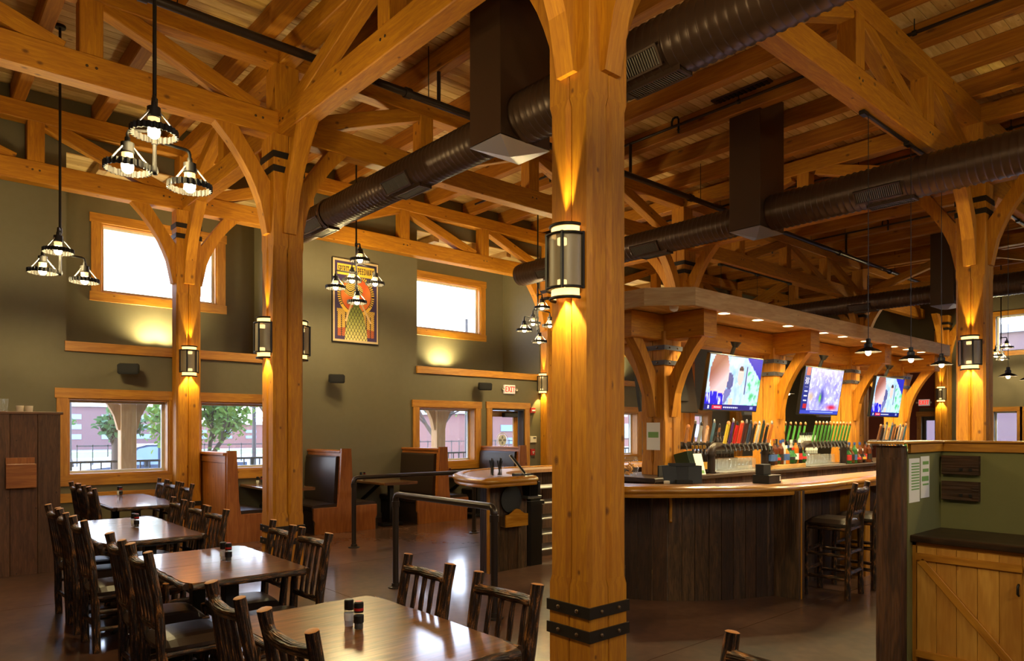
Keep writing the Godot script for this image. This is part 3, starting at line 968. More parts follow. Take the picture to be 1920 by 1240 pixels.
func build_pipes() -> void:
	# sprinkler mains along the hall and branch lines over the joists
	var mains := [[7.08, "black sprinkler main under the joists along the walkway trusses"]]
	for s in mains:
		var o := thing("sprinkler_main", s[1], "pipe", V(3.0, s[0], 5.6))
		var m := MB.new(); m.tube([V(A0 + 0.1, s[0], 5.62), V(22.7, s[0], 5.62)], 0.045, 12); part(o, "pipe_run", m, M.pipe)
		var a := 1.7
		while a < 22.0:
			m = MB.new(); m.lathe([Vector2(0.045, -0.04), Vector2(0.062, -0.04), Vector2(0.062, 0.04), Vector2(0.045, 0.04)], 12, Transform3D(Basis(Vector3(0, 0, 1), PI / 2), V(a, s[0], 5.62)), 0, TAU, true); part(o, "coupling", m, M.pipe)
			m = MB.new(); m.tube([V(a + 0.3, s[0], 5.66), V(a + 0.3, s[0], CZ)], 0.006, 6); part(o, "hanger_rod", m, M.iron)
			a += 2.85
	var n := 0
	for a in [5.0, 8.65, 12.45, 16.3]:
		var o := thing("sprinkler_branch", ["thin sprinkler branch line beside the first duct drop", "thin sprinkler branch line beside the second duct drop", "thin sprinkler branch line above the canopy's middle", "thin sprinkler branch line above the canopy's end"][n], "pipe", V(a, 7.08, 6.1))
		var m := MB.new(); m.tube([V(a, 1.5, 6.12), V(a, 11.0, 6.12)], 0.02, 8); part(o, "pipe_run", m, M.pipe)
		m = MB.new(); m.tube([V(a, 7.08, 5.66), V(a, 7.08, 6.12)], 0.024, 8); part(o, "riser", m, M.pipe)
		for b in [4.0, 6.3, 9.0]:
			m = MB.new()
			m.tube([V(a, b, 6.12), V(a, b, 6.2), V(a, b - 0.02, 6.24), V(a, b - 0.06, 6.25), V(a, b - 0.1, 6.24), V(a, b - 0.12, 6.2), V(a, b - 0.12, 6.05)], 0.016, 8)
			m.lathe([Vector2(0.0, 0), Vector2(0.016, 0), Vector2(0.016, 0.05), Vector2(0.03, 0.05)], 8, Transform3D(Basis.IDENTITY, V(a, b - 0.12, 6.0)))
			part(o, "sprinkler_head", m, M.iron)
		for b in [3.0, 5.2, 7.9, 10.1]:
			m = MB.new(); m.tube([V(a, b, 6.1), V(a, b, CZ)], 0.006, 6); m.lathe([Vector2(0.02, -0.02), Vector2(0.032, -0.02), Vector2(0.032, 0.02), Vector2(0.02, 0.02)], 8, Transform3D(Basis(Vector3.RIGHT, PI / 2), V(a, b, 6.12))); part(o, "hanger", m, M.iron)
		n += 1
	# return vent between the joists
	var v := thing("ceiling_vent", "dark rectangular vent between ceiling joists above the second duct drop", "vent", V(8.78, 5.2, 6.2))
	var m := MB.new(); m.block(V(8.62, 4.76, 6.255), V(8.92, 5.62, 6.28), 0.004); part(v, "vent_frame", m, M.duct)
	m = MB.new()
	for k in 12: m.block(V(8.64, 4.8 + k * 0.066, 6.247), V(8.9, 4.83 + k * 0.066, 6.255)); 
	part(v, "fins", m, M.strap)

# -- lamps with gear-wheel shades
func gear_mesh(r: float, h: float, teeth: int) -> MB:
	var m := MB.new()
	var pts := []
	var n := teeth * 4
	for k in n:
		var t := TAU * k / n
		var q := [0.0, 0.012, 0.012, 0.0][k % 4] as float
		pts.append([t, r + q])
	for k in n:
		var a: Array = pts[k]
		var b: Array = pts[(k + 1) % n]
		var da := Vector3(cos(a[0]), 0, sin(a[0]))
		var db := Vector3(cos(b[0]), 0, sin(b[0]))
		var e: Vector3 = db * float(b[1]) - da * float(a[1])
		var nn := Vector3(e.z, 0, -e.x).normalized()
		if nn.dot(da) < 0: nn = -nn
		for s in [0.0, -0.008]:
			var A: Vector3 = da * (a[1] + s)
			var B: Vector3 = db * (b[1] + s)
			m.quad(A, B, B + Vector3(0, h, 0), A + Vector3(0, h, 0), nn if s == 0.0 else -nn)
		for y in [0.0, h]:
			var up := Vector3(0, 1 if y > 0 else -1, 0)
			m.quad(da * (a[1] - 0.008) + Vector3(0, y, 0), da * a[1] + Vector3(0, y, 0), db * b[1] + Vector3(0, y, 0), db * (b[1] - 0.008) + Vector3(0, y, 0), up)
	return m

var shade_meshes := {}
# one shade: ring at local y 0, cap at y 0.16; parts are added under a node of their own
func gear_shade(o: Node3D, at: Vector3, energy: float) -> void:
	if not shade_meshes:
		shade_meshes.ring = gear_mesh(0.145, 0.045, 26).mesh()
		var m := MB.new()
		for k in 3:
			var t := TAU * k / 3 + 0.5
			var d := Vector3(cos(t), 0, sin(t))
			m.tube([d * 0.14 + Vector3(0, 0.04, 0), d * 0.035 + Vector3(0, 0.17, 0)], 0.006, 6)
		shade_meshes.rods = m.mesh()
		m = MB.new(); m.lathe([Vector2(0, 0.24), Vector2(0.018, 0.235), Vector2(0.02, 0.2), Vector2(0.045, 0.195), Vector2(0.048, 0.13), Vector2(0.042, 0.12)], 12, Transform3D.IDENTITY, 0, TAU, true)
		shade_meshes.cap = m.mesh()
		m = MB.new(); m.lathe([Vector2(0.038, 0.13), Vector2(0.04, 0.08), Vector2(0.03, 0.075)], 12)
		shade_meshes.sock = m.mesh()
		m = MB.new(); m.lathe([Vector2(0.024, 0.085), Vector2(0.036, 0.06), Vector2(0.043, 0.03), Vector2(0.038, 0.0), Vector2(0.02, -0.018), Vector2(0, -0.022)], 12)
		shade_meshes.bulb = m.mesh()
	var h := MeshInstance3D.new()
	h.name = "gear_shade"; h.mesh = shade_meshes.ring; h.material_override = M.iron
	o.add_child(h, true)
	h.position = at - o.position
	for q in [["shade_rods", "rods", M.galv], ["shade_cap", "cap", M.iron], ["lamp_socket", "sock", M.socket], ["lamp_bulb", "bulb", M.bulb]]:
		var c := MeshInstance3D.new()
		c.name = q[0]; c.mesh = shade_meshes[q[1]]; c.material_override = q[2]
		h.add_child(c, true)
	omni(h, Vector3(0, 0.035, 0), energy, WARM, 0.03, true)

func chandelier(base: Vector3, label: String, arms: Array, energy: float) -> void:
	# base: foot of the centre pole; arms: [dx, dz, height of the shade above base]
	var o := thing("gear_chandelier", label, "chandelier", base, "gear chandeliers over tables and booths")
	var top := Vector3(base.x, CZ - 0.0, base.z)
	var m := MB.new(); m.tube([base + Vector3(0, 0.0, 0), top], 0.014, 8)
	m.lathe([Vector2(0, -0.03), Vector2(0.02, -0.025), Vector2(0.026, 0.0), Vector2(0.02, 0.03)], 10, Transform3D(Basis.IDENTITY, base))
	part(o, "centre_pole", m, M.iron)
	m = MB.new(); m.lathe([Vector2(0.0, 0), Vector2(0.055, 0.0), Vector2(0.06, 0.02), Vector2(0.06, 0.03)], 14, Transform3D(Basis.IDENTITY, top - Vector3(0, 0.03, 0)), 0, TAU, true); part(o, "ceiling_plate", m, M.iron)
	for a in arms:
		var s := base + Vector3(a[0], a[2], a[1])
		var j := Vector3(base.x, s.y + 0.29, base.z)
		var e := s + Vector3(0, 0.29, 0)
		var d := (e - j).normalized()
		m = MB.new()
		m.tube([j, e - d * 0.03, e - d * 0.008 - Vector3(0, 0.008, 0), e - Vector3(0, 0.03, 0), e - Vector3(0, 0.06, 0)], 0.012, 8)
		m.lathe([Vector2(0.014, -0.03), Vector2(0.022, -0.03), Vector2(0.022, 0.03), Vector2(0.014, 0.03)], 10, Transform3D(Basis.IDENTITY, j), 0, TAU, true)
		part(o, "lamp_arm", m, M.iron)
		gear_shade(o, s, energy)

# -- half-round column sconce with wire mesh glass, light out of top and bottom
var sconce_meshes := {}
func sconce(face: Vector3, out: Vector3, label: String, e_up: float, e_dn: float) -> void:
	# face: point on the timber at the sconce's centre; out: direction away from the timber
	var o := thing("wall_sconce", label, "sconce", face, "half-round sconces on the timber columns")
	o.basis = Basis(Vector3.UP.cross(out), Vector3.UP, out)
	if not sconce_meshes:
		var R := 0.125
		var m := MB.new()   # local: z out of the wall, x across
		for y in [-0.225, 0.225, -0.165, 0.165]:
			var pts := []
			var rr := R * (0.86 if absf(y) > 0.2 else 1.06)
			for k in 13:
				var t := PI * k / 12
				pts.append(Vector3(cos(t) * rr, y, sin(t) * rr + 0.012))
			m.tube(pts, 0.009 if absf(y) < 0.2 else 0.011, 6)
		sconce_meshes.hoops = m.mesh()
		m = MB.new()
		for k: int in [0, 4, 8, 12]:
			var t := PI * k / 12
			m.block(Vector3(cos(t) * R * 1.06 - 0.008, -0.175, sin(t) * R * 1.06 + 0.004), Vector3(cos(t) * R * 1.06 + 0.008, 0.175, sin(t) * R * 1.06 + 0.02))
		sconce_meshes.bars = m.mesh()
		m = MB.new(); m.lathe([Vector2(R, -0.165), Vector2(R, 0.165)], 20, Transform3D(Basis.IDENTITY, Vector3(0, 0, 0.01)), 0, PI)
		sconce_meshes.glass = m.mesh()
		for s in [-1, 1]:
			m = MB.new(); m.lathe([Vector2(R * 0.82, s * 0.17), Vector2(R * 0.82, s * 0.215)], 20, Transform3D(Basis.IDENTITY, Vector3(0, 0, 0.01)), 0, PI)
			sconce_meshes["band%d" % s] = m.mesh()
		m = MB.new(); m.block(Vector3(-R * 0.8, -0.2, 0.0), Vector3(R * 0.8, 0.2, 0.01))
		sconce_meshes.plate = m.mesh()
		m = MB.new(); m.tube([Vector3(0, 0.11, 0.06), Vector3(0, 0.15, 0.06)], 0.03, 10)
		sconce_meshes.lamp = m.mesh()
		m = MB.new(); m.tube([Vector3(0, -0.15, 0.06), Vector3(0, -0.11, 0.06)], 0.03, 10)
		sconce_meshes.lamp2 = m.mesh()
	for q in [["backplate", "plate", M.iron], ["hoop_frame", "hoops", M.iron], ["upright_bars", "bars", M.iron], ["mesh_glass", "glass", M.mesh_glass], ["lamp_band", "band-1", M.sconce_glow], ["lamp_band", "band1", M.sconce_glow], ["lamp_bulb", "lamp", M.sconce_tube], ["lamp_bulb", "lamp2", M.sconce_tube]]:
		var c := MeshInstance3D.new()
		c.name = q[0]; c.mesh = sconce_meshes[q[1]]; c.material_override = q[2]
		o.add_child(c, true)
	for s: int in [1, -1]:
		var l := SpotLight3D.new()
		l.name = "lamp_beam"
		l.light_color = Color(1.0, 0.90, 0.50)
		l.light_energy = e_up if s > 0 else e_dn
		l.spot_range = 30.0
		l.spot_attenuation = 2.0
		l.spot_angle = 13.0 if s > 0 else 36.0
		l.spot_angle_attenuation = 0.25
		l.light_size = 0.012
		l.shadow_enabled = true
		o.add_child(l, true)
		l.position = Vector3(0, 0.17 * s, 0.045)
		l.basis = Basis.looking_at(Vector3(0, s, -0.05 if s > 0 else -0.02), Vector3(0, 0, 1))

func barn_pendant(at: Vector3, top: float, label: String, energy: float) -> void:
	var o := thing("pendant_lamp", label, "pendant", at, "shallow black pendants on the bar's cables")
	var m := MB.new(); m.tube([at + Vector3(0, 0.14, 0), Vector3(at.x, top, at.z)], 0.004, 5); part(o, "cable", m, M.black)
	m = MB.new(); m.lathe([Vector2(0.13, 0.0), Vector2(0.09, 0.028), Vector2(0.04, 0.05), Vector2(0.036, 0.06)], 18, Transform3D(Basis.IDENTITY, at)); m.lathe([Vector2(0.126, 0.0), Vector2(0.088, 0.022), Vector2(0.03, 0.045)], 18, Transform3D(Basis.IDENTITY, at)); part(o, "lamp_shade", m, M.iron)
	m = MB.new(); m.lathe([Vector2(0.04, 0.05), Vector2(0.04, 0.09), Vector2(0.024, 0.1), Vector2(0.024, 0.14), Vector2(0, 0.15)], 12, Transform3D(Basis.IDENTITY, at), 0, TAU, true); part(o, "lamp_cap", m, M.iron)
	m = MB.new(); m.ball(at + Vector3(0, 0.0, 0), Vector3(0.03, 0.036, 0.03), 12, 8); part(o, "lamp_bulb", m, M.bulb)
	omni(o, at + Vector3(0, -0.005, 0), energy, WARM, 0.03)

func track(p: Vector3, q: Vector3, label: String) -> void:
	var o := thing("lighting_track", label, "track", (p + q) / 2)
	var m := MB.new(); m.beam(p, q, 0.035, 0.025, Vector2.ZERO, 0.003); part(o, "rail", m, M.black)
	for f in [0.0, 0.5, 1.0]:
		m = MB.new(); var c := p.lerp(q, f); m.block(c - Vector3(0.05, 0.035, 0.03), c + Vector3(0.05, 0.01, 0.03), 0.006); part(o, "feed_box", m, M.black)

func uplights(a: float, b: float, label: String) -> void:
	var o := thing("ledge_uplight", label, "uplight", V(a, b, 2.87))
	var m := MB.new(); m.block(V(a - 0.16, b - 0.02, 2.87), V(a + 0.16, b + 0.02, 2.9), 0.005); part(o, "base_bar", m, M.iron)
	for s in [-1, 1]:
		var p := V(a + s * 0.1, b, 2.97)
		var d := Vector3(s * 0.10, 0.98, -0.06).normalized()
		m = MB.new(); m.tube([V(a + s * 0.1, b, 2.89), p], 0.01, 6); m.lathe([Vector2(0.0, -0.06), Vector2(0.03, -0.05), Vector2(0.045, 0.02), Vector2(0.042, 0.02)], 12, Transform3D(Basis(Quaternion(Vector3.UP, d)), p)); part(o, "lamp_head", m, M.iron)
		m = MB.new(); m.lathe([Vector2(0.0, 0.012), Vector2(0.04, 0.012)], 12, Transform3D(Basis(Quaternion(Vector3.UP, d)), p)); part(o, "lamp_lens", m, M.bulb)
		spot(o, p + d * 0.03, d, 3.2, 72.0, Color(1.0, 0.93, 0.66), 0.03, 1.0)

func build_lamps() -> void:
	# gear chandeliers
	var three := [[-0.04, 0.14, 0.20], [-0.157, -0.083, -0.01], [0.25, -0.034, -0.07]]
	var five := [[0.0, 0.12, 0.40], [-0.36, 0.0, -0.06], [0.0, -0.14, 0.12], [0.36, -0.03, 0.10], [-0.02, 0.06, -0.26]]
	chandelier(V(1.4, 5.5, 3.50), "three-lamp gear chandelier hanging over the log table beside the column", three, E_CH)
	chandelier(V(1.42, 9.5, 3.44), "three-lamp gear chandelier hanging above the plank cabinet", three, E_CH)
	chandelier(V(5.558, 10.15, 3.92), "five-lamp gear chandelier hanging in front of the poster", five, E_CH * 0.8)
	chandelier(V(9.55, 10.15, 3.62), "gear chandelier hanging in front of the entry door's dormer", five, E_CH * 0.8)
	chandelier(V(22.1, 5.55, 3.6), "small gear chandelier hanging near the end wall window", three, E_CH)
	chandelier(V(1.4, 1.4, 3.50), "three-lamp gear chandelier added for light over the table whose chair back shows its corner", three, E_CH)  # this and the next two: added out of view to light the half wall
	chandelier(V(7.6, -0.6, 3.50), "unseen three-lamp gear chandelier added for light beyond the half wall", three, E_CH)
	chandelier(V(3.4, -2.2, 3.50), "unseen three-lamp gear chandelier added to light the half wall and cabinet", three, E_CH)
	# sconces
	var z := 2.683
	sconce(V(3.18, 2.92 + CS / 2, z), Vector3.LEFT, "sconce on the tall column between the log tables and the bar", E_SU, E_SD)
	sconce(V(3.18, 7.68 + CS / 2, z), Vector3.LEFT, "sconce on the booth-end column's face towards the log tables", E_SU, E_SD)
	sconce(V(3.18 + CS, 7.68 + CS / 2, z), Vector3.RIGHT, "sconce on the booth-end column's face towards the booths", E_SU, E_SD)
	sconce(V(3.18 + CS / 2, 11.3, z), Vector3(0, 0, 1), "sconce on the wall column between the low windows", E_SU, E_SD)
	sconce(V(10.93, 2.92 + CS / 2, z), Vector3.LEFT, "sconce on the column behind the green half wall", E_SU, E_SD)
	sconce(V(22.9, 7.05 + CS / 2, z), Vector3.LEFT, "sconce on the column beside the far exit door", E_SU, E_SD)
	sconce(V(10.93, 11.3 + 0.125, z), Vector3.LEFT, "sconce on the wall column beyond the entry door", E_SU, E_SD)
	# pendants over the bar
	var pn := ["black pendant over the bar, first on its cable track", "black pendant over the bar, second on its cable track", "black pendant over the bar, third on its cable track", "black pendant beyond the half wall column, first of two", "black pendant beyond the half wall column, second of two"]
	var pa := [7.71, 8.89, 9.9, 12.79, 13.95]
	for i in 5:
		barn_pendant(V(pa[i], 3.12, 2.46), CH0, pn[i], E_PE)
	track(V(7.6, 3.12, CH0 - 0.015), V(10.0, 3.12, CH0 - 0.015), "black lighting track under the truss over the bar front")
	track(V(12.6, 3.12, CH0 - 0.015), V(14.1, 3.12, CH0 - 0.015), "black lighting track past the half wall column")
	track(V(12.4, 7.86, CH0 - 0.015), V(15.2, 7.86, CH0 - 0.015), "black lighting track behind the bar canopy")
	for i in 3:
		barn_pendant(V([12.42, 13.8, 15.15][i], 7.86, 2.46), CH0, ["first", "middle", "last"][i] + " black pendant over the far side of the bar", E_PE)
	uplights(3.28, 12.62, "pair of small uplights on the ledge below the dormer window behind the column")
	uplights(9.1, 12.62, "pair of small uplights on the ledge above the window beside the door")
	uplights(14.9, 12.62, "pair of small uplights on the ledge behind the bar canopy")

# ---------------------------------------------------------------- log chairs, stools, tables
func log_mesh(pts: Array, r: float, sd: int, ends := true) -> ArrayMesh:
	# a peeled sapling: uneven round bar with a knot or two, pale cut ends
	var rr := RandomNumberGenerator.new()
	rr.seed = sd
	var fine := []
	var n := 7
	var cv := Curve3D.new()
	for p in pts: cv.add_point(p)
	var L := cv.get_baked_length()
	var path := []
	for i in n + 1:
		var q: float = float(i) / n
		path.append(_along(pts, q) + Vector3(rr.randf_range(-1, 1), rr.randf_range(-1, 1), rr.randf_range(-1, 1)) * r * (0.10 if i > 0 and i < n else 0.0))
		fine.append(r * rr.randf_range(0.9, 1.12))
	var m := MB.new()
	m.tube(path, fine, 8, false, 1.6, 1.0)
	var me := ArrayMesh.new()
	m.add_to(me)
	me.surface_set_material(0, M.log)
	var c := MB.new()
	for e in [[0, 1], [n, n - 1]]:
		var d: Vector3 = (path[e[0]] - path[e[1]]).normalized()
		var xf := Transform3D(Basis(Quaternion(Vector3.UP, d)), path[e[0]])
		c.lathe([Vector2(fine[e[0]], 0.0), Vector2(fine[e[0]] * 0.72, r * 0.16), Vector2(0, r * 0.2)], 8, xf)
	c.add_to(me)
	me.surface_set_material(1, M.logend if ends else M.log)
	return me

func _along(pts: Array, q: float) -> Vector3:
	var k := pts.size() - 1
	var f := q * k
	var i := mini(int(f), k - 1)
	return pts[i].lerp(pts[i + 1], f - i)

func put(o: Node3D, called: String, me: Mesh, material: Material = null, at := Vector3.ZERO) -> MeshInstance3D:
	var c := MeshInstance3D.new()
	c.name = called
	c.mesh = me
	if material: c.material_override = material
	o.add_child(c, true)
	c.position = at
	return c

# a padded seat: rounded square cushion w (z) by d (x), from y0 to y1, crown in the middle
func cushion(w: float, d: float, y0: float, y1: float, crown: float) -> MB:
	var m := MB.new()
	var n := 10
	var grid := []
	for i in n + 1:
		var row := []
		for j in n + 1:
			var u := -1.0 + 2.0 * i / n
			var v := -1.0 + 2.0 * j / n
			# squircle edge
			var x := u * sqrt(1.0 - v * v * 0.10)
			var z := v * sqrt(1.0 - u * u * 0.10)
			var h := (1.0 - pow(absf(u), 4)) * (1.0 - pow(absf(v), 4))
			row.append(Vector3(x * d / 2, y1 + crown * h - (0.018 if h < 0.01 else 0.0), z * w / 2))
		grid.append(row)
	for i in n:
		for j in n:
			var a: Vector3 = grid[i][j]; var b: Vector3 = grid[i + 1][j]; var c: Vector3 = grid[i + 1][j + 1]; var e: Vector3 = grid[i][j + 1]
			var nn := (b - a).cross(e - a).normalized()
			if nn.y < 0: nn = -nn
			m.quad(a, b, c, e, nn)
	var ring := []
	for i in n + 1: ring.append(grid[i][0])
	for j in range(1, n + 1): ring.append(grid[n][j])
	for i in range(n - 1, -1, -1): ring.append(grid[i][n])
	for j in range(n - 1, 0, -1): ring.append(grid[0][j])
	for i in ring.size():
		var a: Vector3 = ring[i]; var b: Vector3 = ring[(i + 1) % ring.size()]
		var o := Vector3(a.x + b.x, 0, a.z + b.z).normalized()
		m.quad(a, b, Vector3(b.x, y0, b.z), Vector3(a.x, y0, a.z), o)
	return m

func make_chair() -> Node3D:
	# faces +x; origin on the floor below the middle of the seat
	var o := thing("log_chair", "dark log dining chair", "chair", Vector3.ZERO, "log chairs around the tables")
	var hw := 0.185
	var s := 300
	for z in [-hw, hw]:
		put(o, "back_post", log_mesh([Vector3(-0.19, 0.0, z), Vector3(-0.2, 0.42, z * 0.98), Vector3(-0.225, 0.7, z), Vector3(-0.275, 0.98, z * 1.02)], 0.027, s)); s += 1
		put(o, "front_leg", log_mesh([Vector3(0.2, 0.0, z * 1.05), Vector3(0.2, 0.44, z * 1.05)], 0.027, s)); s += 1
		for y in [0.17, 0.3]:
			put(o, "side_stretcher", log_mesh([Vector3(-0.19, y, z), Vector3(0.2, y - 0.01, z * 1.05)], 0.016, s)); s += 1
		put(o, "side_rail", log_mesh([Vector3(-0.2, 0.405, z), Vector3(0.2, 0.405, z * 1.05)], 0.021, s)); s += 1
	put(o, "front_stretcher", log_mesh([Vector3(0.2, 0.22, -hw), Vector3(0.2, 0.22, hw)], 0.016, s)); s += 1
	put(o, "front_rail", log_mesh([Vector3(0.2, 0.41, -hw), Vector3(0.2, 0.41, hw)], 0.021, s)); s += 1
	put(o, "back_stretcher", log_mesh([Vector3(-0.195, 0.2, -hw), Vector3(-0.195, 0.2, hw)], 0.016, s)); s += 1
	put(o, "crest_rail", log_mesh([Vector3(-0.26, 0.905, -hw), Vector3(-0.285, 0.9, -hw * 0.4), Vector3(-0.288, 0.9, hw * 0.4), Vector3(-0.26, 0.905, hw)], 0.026, s)); s += 1
	put(o, "lower_back_rail", log_mesh([Vector3(-0.212, 0.56, -hw), Vector3(-0.232, 0.555, 0), Vector3(-0.212, 0.56, hw)], 0.021, s)); s += 1
	for k in 4:
		var z := -0.111 + k * 0.074
		put(o, "spindle", log_mesh([Vector3(-0.226, 0.56, z), Vector3(-0.25, 0.73, z), Vector3(-0.281, 0.895, z)], 0.0125, s)); s += 1
	put(o, "seat_pad", cushion(0.43, 0.43, 0.425, 0.463, 0.03).mesh(), M.leather)
	return o

func make_stool() -> Node3D:
	var o := thing("log_bar_stool", "dark log bar stool with leather pad at the curved bar's end panel", "stool", Vector3.ZERO, "log bar stools")
	var hw := 0.185
	var s := 400
	for z in [-hw, hw]:
		put(o, "back_post", log_mesh([Vector3(-0.2, 0.0, z * 1.08), Vector3(-0.2, 0.72, z), Vector3(-0.225, 0.9, z), Vector3(-0.27, 1.13, z)], 0.028, s)); s += 1
		put(o, "front_leg", log_mesh([Vector3(0.2, 0.0, z * 1.08), Vector3(0.19, 0.72, z)], 0.028, s)); s += 1
		for y in [0.2, 0.42]:
			put(o, "side_stretcher", log_mesh([Vector3(-0.2, y, z * 1.05), Vector3(0.2, y, z * 1.05)], 0.018, s)); s += 1
		put(o, "side_rail", log_mesh([Vector3(-0.2, 0.68, z), Vector3(0.19, 0.68, z)], 0.022, s)); s += 1
	for x in [-0.2, 0.195]:
		for y in [0.25, 0.45, 0.68]:
			put(o, "cross_rail", log_mesh([Vector3(x, y, -hw), Vector3(x, y, hw)], 0.018, s)); s += 1
	put(o, "crest_rail", log_mesh([Vector3(-0.26, 1.06, -hw), Vector3(-0.285, 1.05, 0), Vector3(-0.26, 1.06, hw)], 0.026, s)); s += 1
	put(o, "lower_back_rail", log_mesh([Vector3(-0.215, 0.84, -hw), Vector3(-0.23, 0.835, 0), Vector3(-0.215, 0.84, hw)], 0.02, s)); s += 1
	for k in 4:
		var z := -0.111 + k * 0.074
		put(o, "spindle", log_mesh([Vector3(-0.224, 0.84, z), Vector3(-0.275, 1.05, z)], 0.0125, s)); s += 1
	put(o, "seat_pad", cushion(0.43, 0.43, 0.7, 0.745, 0.035).mesh(), M.leather)
	return o

# live-edge plank table on an iron pedestal
func table(a0: float, a1: float, b0: float, b1: float, label: String, pedestals: Array, planks := 2) -> void:
	var o := thing("log_table", label, "table", V((a0 + a1) / 2, (b0 + b1) / 2, 0), "live-edge plank tables")
	var n := planks
	var r := RandomNumberGenerator.new()
	r.seed = int(b0 * 100) + 5
	for k in n:
		var p0 := lerpf(b0, b1, float(k) / n) + (0.0015 if k > 0 else 0.0)
		var p1 := lerpf(b0, b1, float(k + 1) / n) - (0.0015 if k < n - 1 else 0.0)
		# outline in (a, b): wavy bark edges along the long sides, clipped outer corners
		var poly := PackedVector2Array()
		var st := 8
		for i in st + 1:
			poly.append(Vector2(a1 + r.randf_range(-0.006, 0.006) - (0.03 if (k == n - 1 and i == st) or (k == 0 and i == 0) else 0.0), lerpf(p0, p1, float(i) / st)))
		for i in st + 1:
			poly.append(Vector2(a0 + r.randf_range(-0.006, 0.006) + (0.03 if (k == n - 1 and i == 0) or (k == 0 and i == st) else 0.0), lerpf(p1, p0, float(i) / st)))
		var m := MB.new()
		# extrude upwards; grain along a
		m.prism(poly, Transform3D(Basis(Vector3.RIGHT, Vector3(0, 0, -1), Vector3.UP), Vector3(0, 0.728, 0)), 0.032, 1.0 / 1.5, 1.0 / 0.75, uo())
		part(o, "top_plank", m, M.table)
	# bark edge strips
	for s in [[a0, -1], [a1, 1]]:
		var m := MB.new()
		var pts := []
		var rad := []
		for i in 13:
			pts.append(V(s[0] + s[1] * 0.003 + r.randf_range(-0.005, 0.005), lerpf(b0 + 0.02, b1 - 0.02, i / 12.0), 0.737 + r.randf_range(-0.003, 0.003)))
			rad.append(0.021 + r.randf_range(-0.003, 0.003))
		m.tube(pts, rad, 7, true, 1.6, 1.0)
		part(o, "bark_edge", m, M.log)
	for s in [[b0, -1], [b1, 1]]:
		var m := MB.new()
		var pts := []
		var rad := []
		for i in 10:
			pts.append(V(lerpf(a0 + 0.03, a1 - 0.03, i / 9.0), s[0] + s[1] * 0.003 + r.randf_range(-0.005, 0.005), 0.737 + r.randf_range(-0.003, 0.003)))
			rad.append(0.021 + r.randf_range(-0.003, 0.003))
		m.tube(pts, rad, 7, true, 1.6, 1.0)
		part(o, "bark_edge", m, M.log)
	var ac := (a0 + a1) / 2
	for bc: float in pedestals:
		var m := MB.new(); m.block(V(ac - 0.045, bc - 0.045, 0.06), V(ac + 0.045, bc + 0.045, 0.71), 0.006); part(o, "pedestal", m, M.iron)
		m = MB.new()
		for d: Vector3 in [Vector3(0.27, 0, 0.0), Vector3(0, 0, 0.27), Vector3(-0.27, 0, 0), Vector3(0, 0, -0.27)]:
			m.beam(V(ac, bc, 0.055), V(ac, bc, 0.03) + d, 0.06, 0.04, Vector2.ZERO, 0.008)
			m.lathe([Vector2(0.0, 0), Vector2(0.022, 0.0), Vector2(0.022, 0.02), Vector2(0, 0.02)], 8, Transform3D(Basis.IDENTITY, V(ac, bc, 0.0) + d))
		m.block(V(ac - 0.2, bc - 0.2, 0.708), V(ac + 0.2, bc + 0.2, 0.728), 0.004)
		part(o, "pedestal_foot", m, M.iron)

func shaker(at: Vector3, red: bool, label: String) -> void:
	var o := thing("spice_shaker", label, "shaker", at, "salt and pepper shakers")
	var m := MB.new(); m.lathe([Vector2(0, 0.001), Vector2(0.02, 0.001), Vector2(0.022, 0.008), Vector2(0.022, 0.07), Vector2(0.017, 0.08)], 14, Transform3D(Basis.IDENTITY, at)); part(o, "glass_jar", m, M.clear)
	m = MB.new(); m.lathe([Vector2(0, 0.004), Vector2(0.0185, 0.004), Vector2(0.0185, 0.045), Vector2(0, 0.046)], 12, Transform3D(Basis.IDENTITY, at)); part(o, "spice_fill", m, M.pepper if red else M.salt)
	m = MB.new(); m.lathe([Vector2(0.0226, 0.03), Vector2(0.0226, 0.062)], 14, Transform3D(Basis.IDENTITY, at)); part(o, "paper_label", m, M.black if red else M.paper)
	m = MB.new(); m.lathe([Vector2(0.02, 0.075), Vector2(0.021, 0.08), Vector2(0.021, 0.118), Vector2(0.017, 0.122), Vector2(0, 0.123)], 14, Transform3D(Basis.IDENTITY, at), 0, TAU, true); part(o, "cap", m, M.black)
	if red:
		m = MB.new(); m.lathe([Vector2(0.0, 0.1235), Vector2(0.016, 0.1235)], 14, Transform3D(Basis.IDENTITY, at + Vector3(0, 0.0005, 0))); m.lathe([Vector2(0.0214, 0.084), Vector2(0.0214, 0.096)], 14, Transform3D(Basis.IDENTITY, at)); part(o, "red_band", m, M.red)

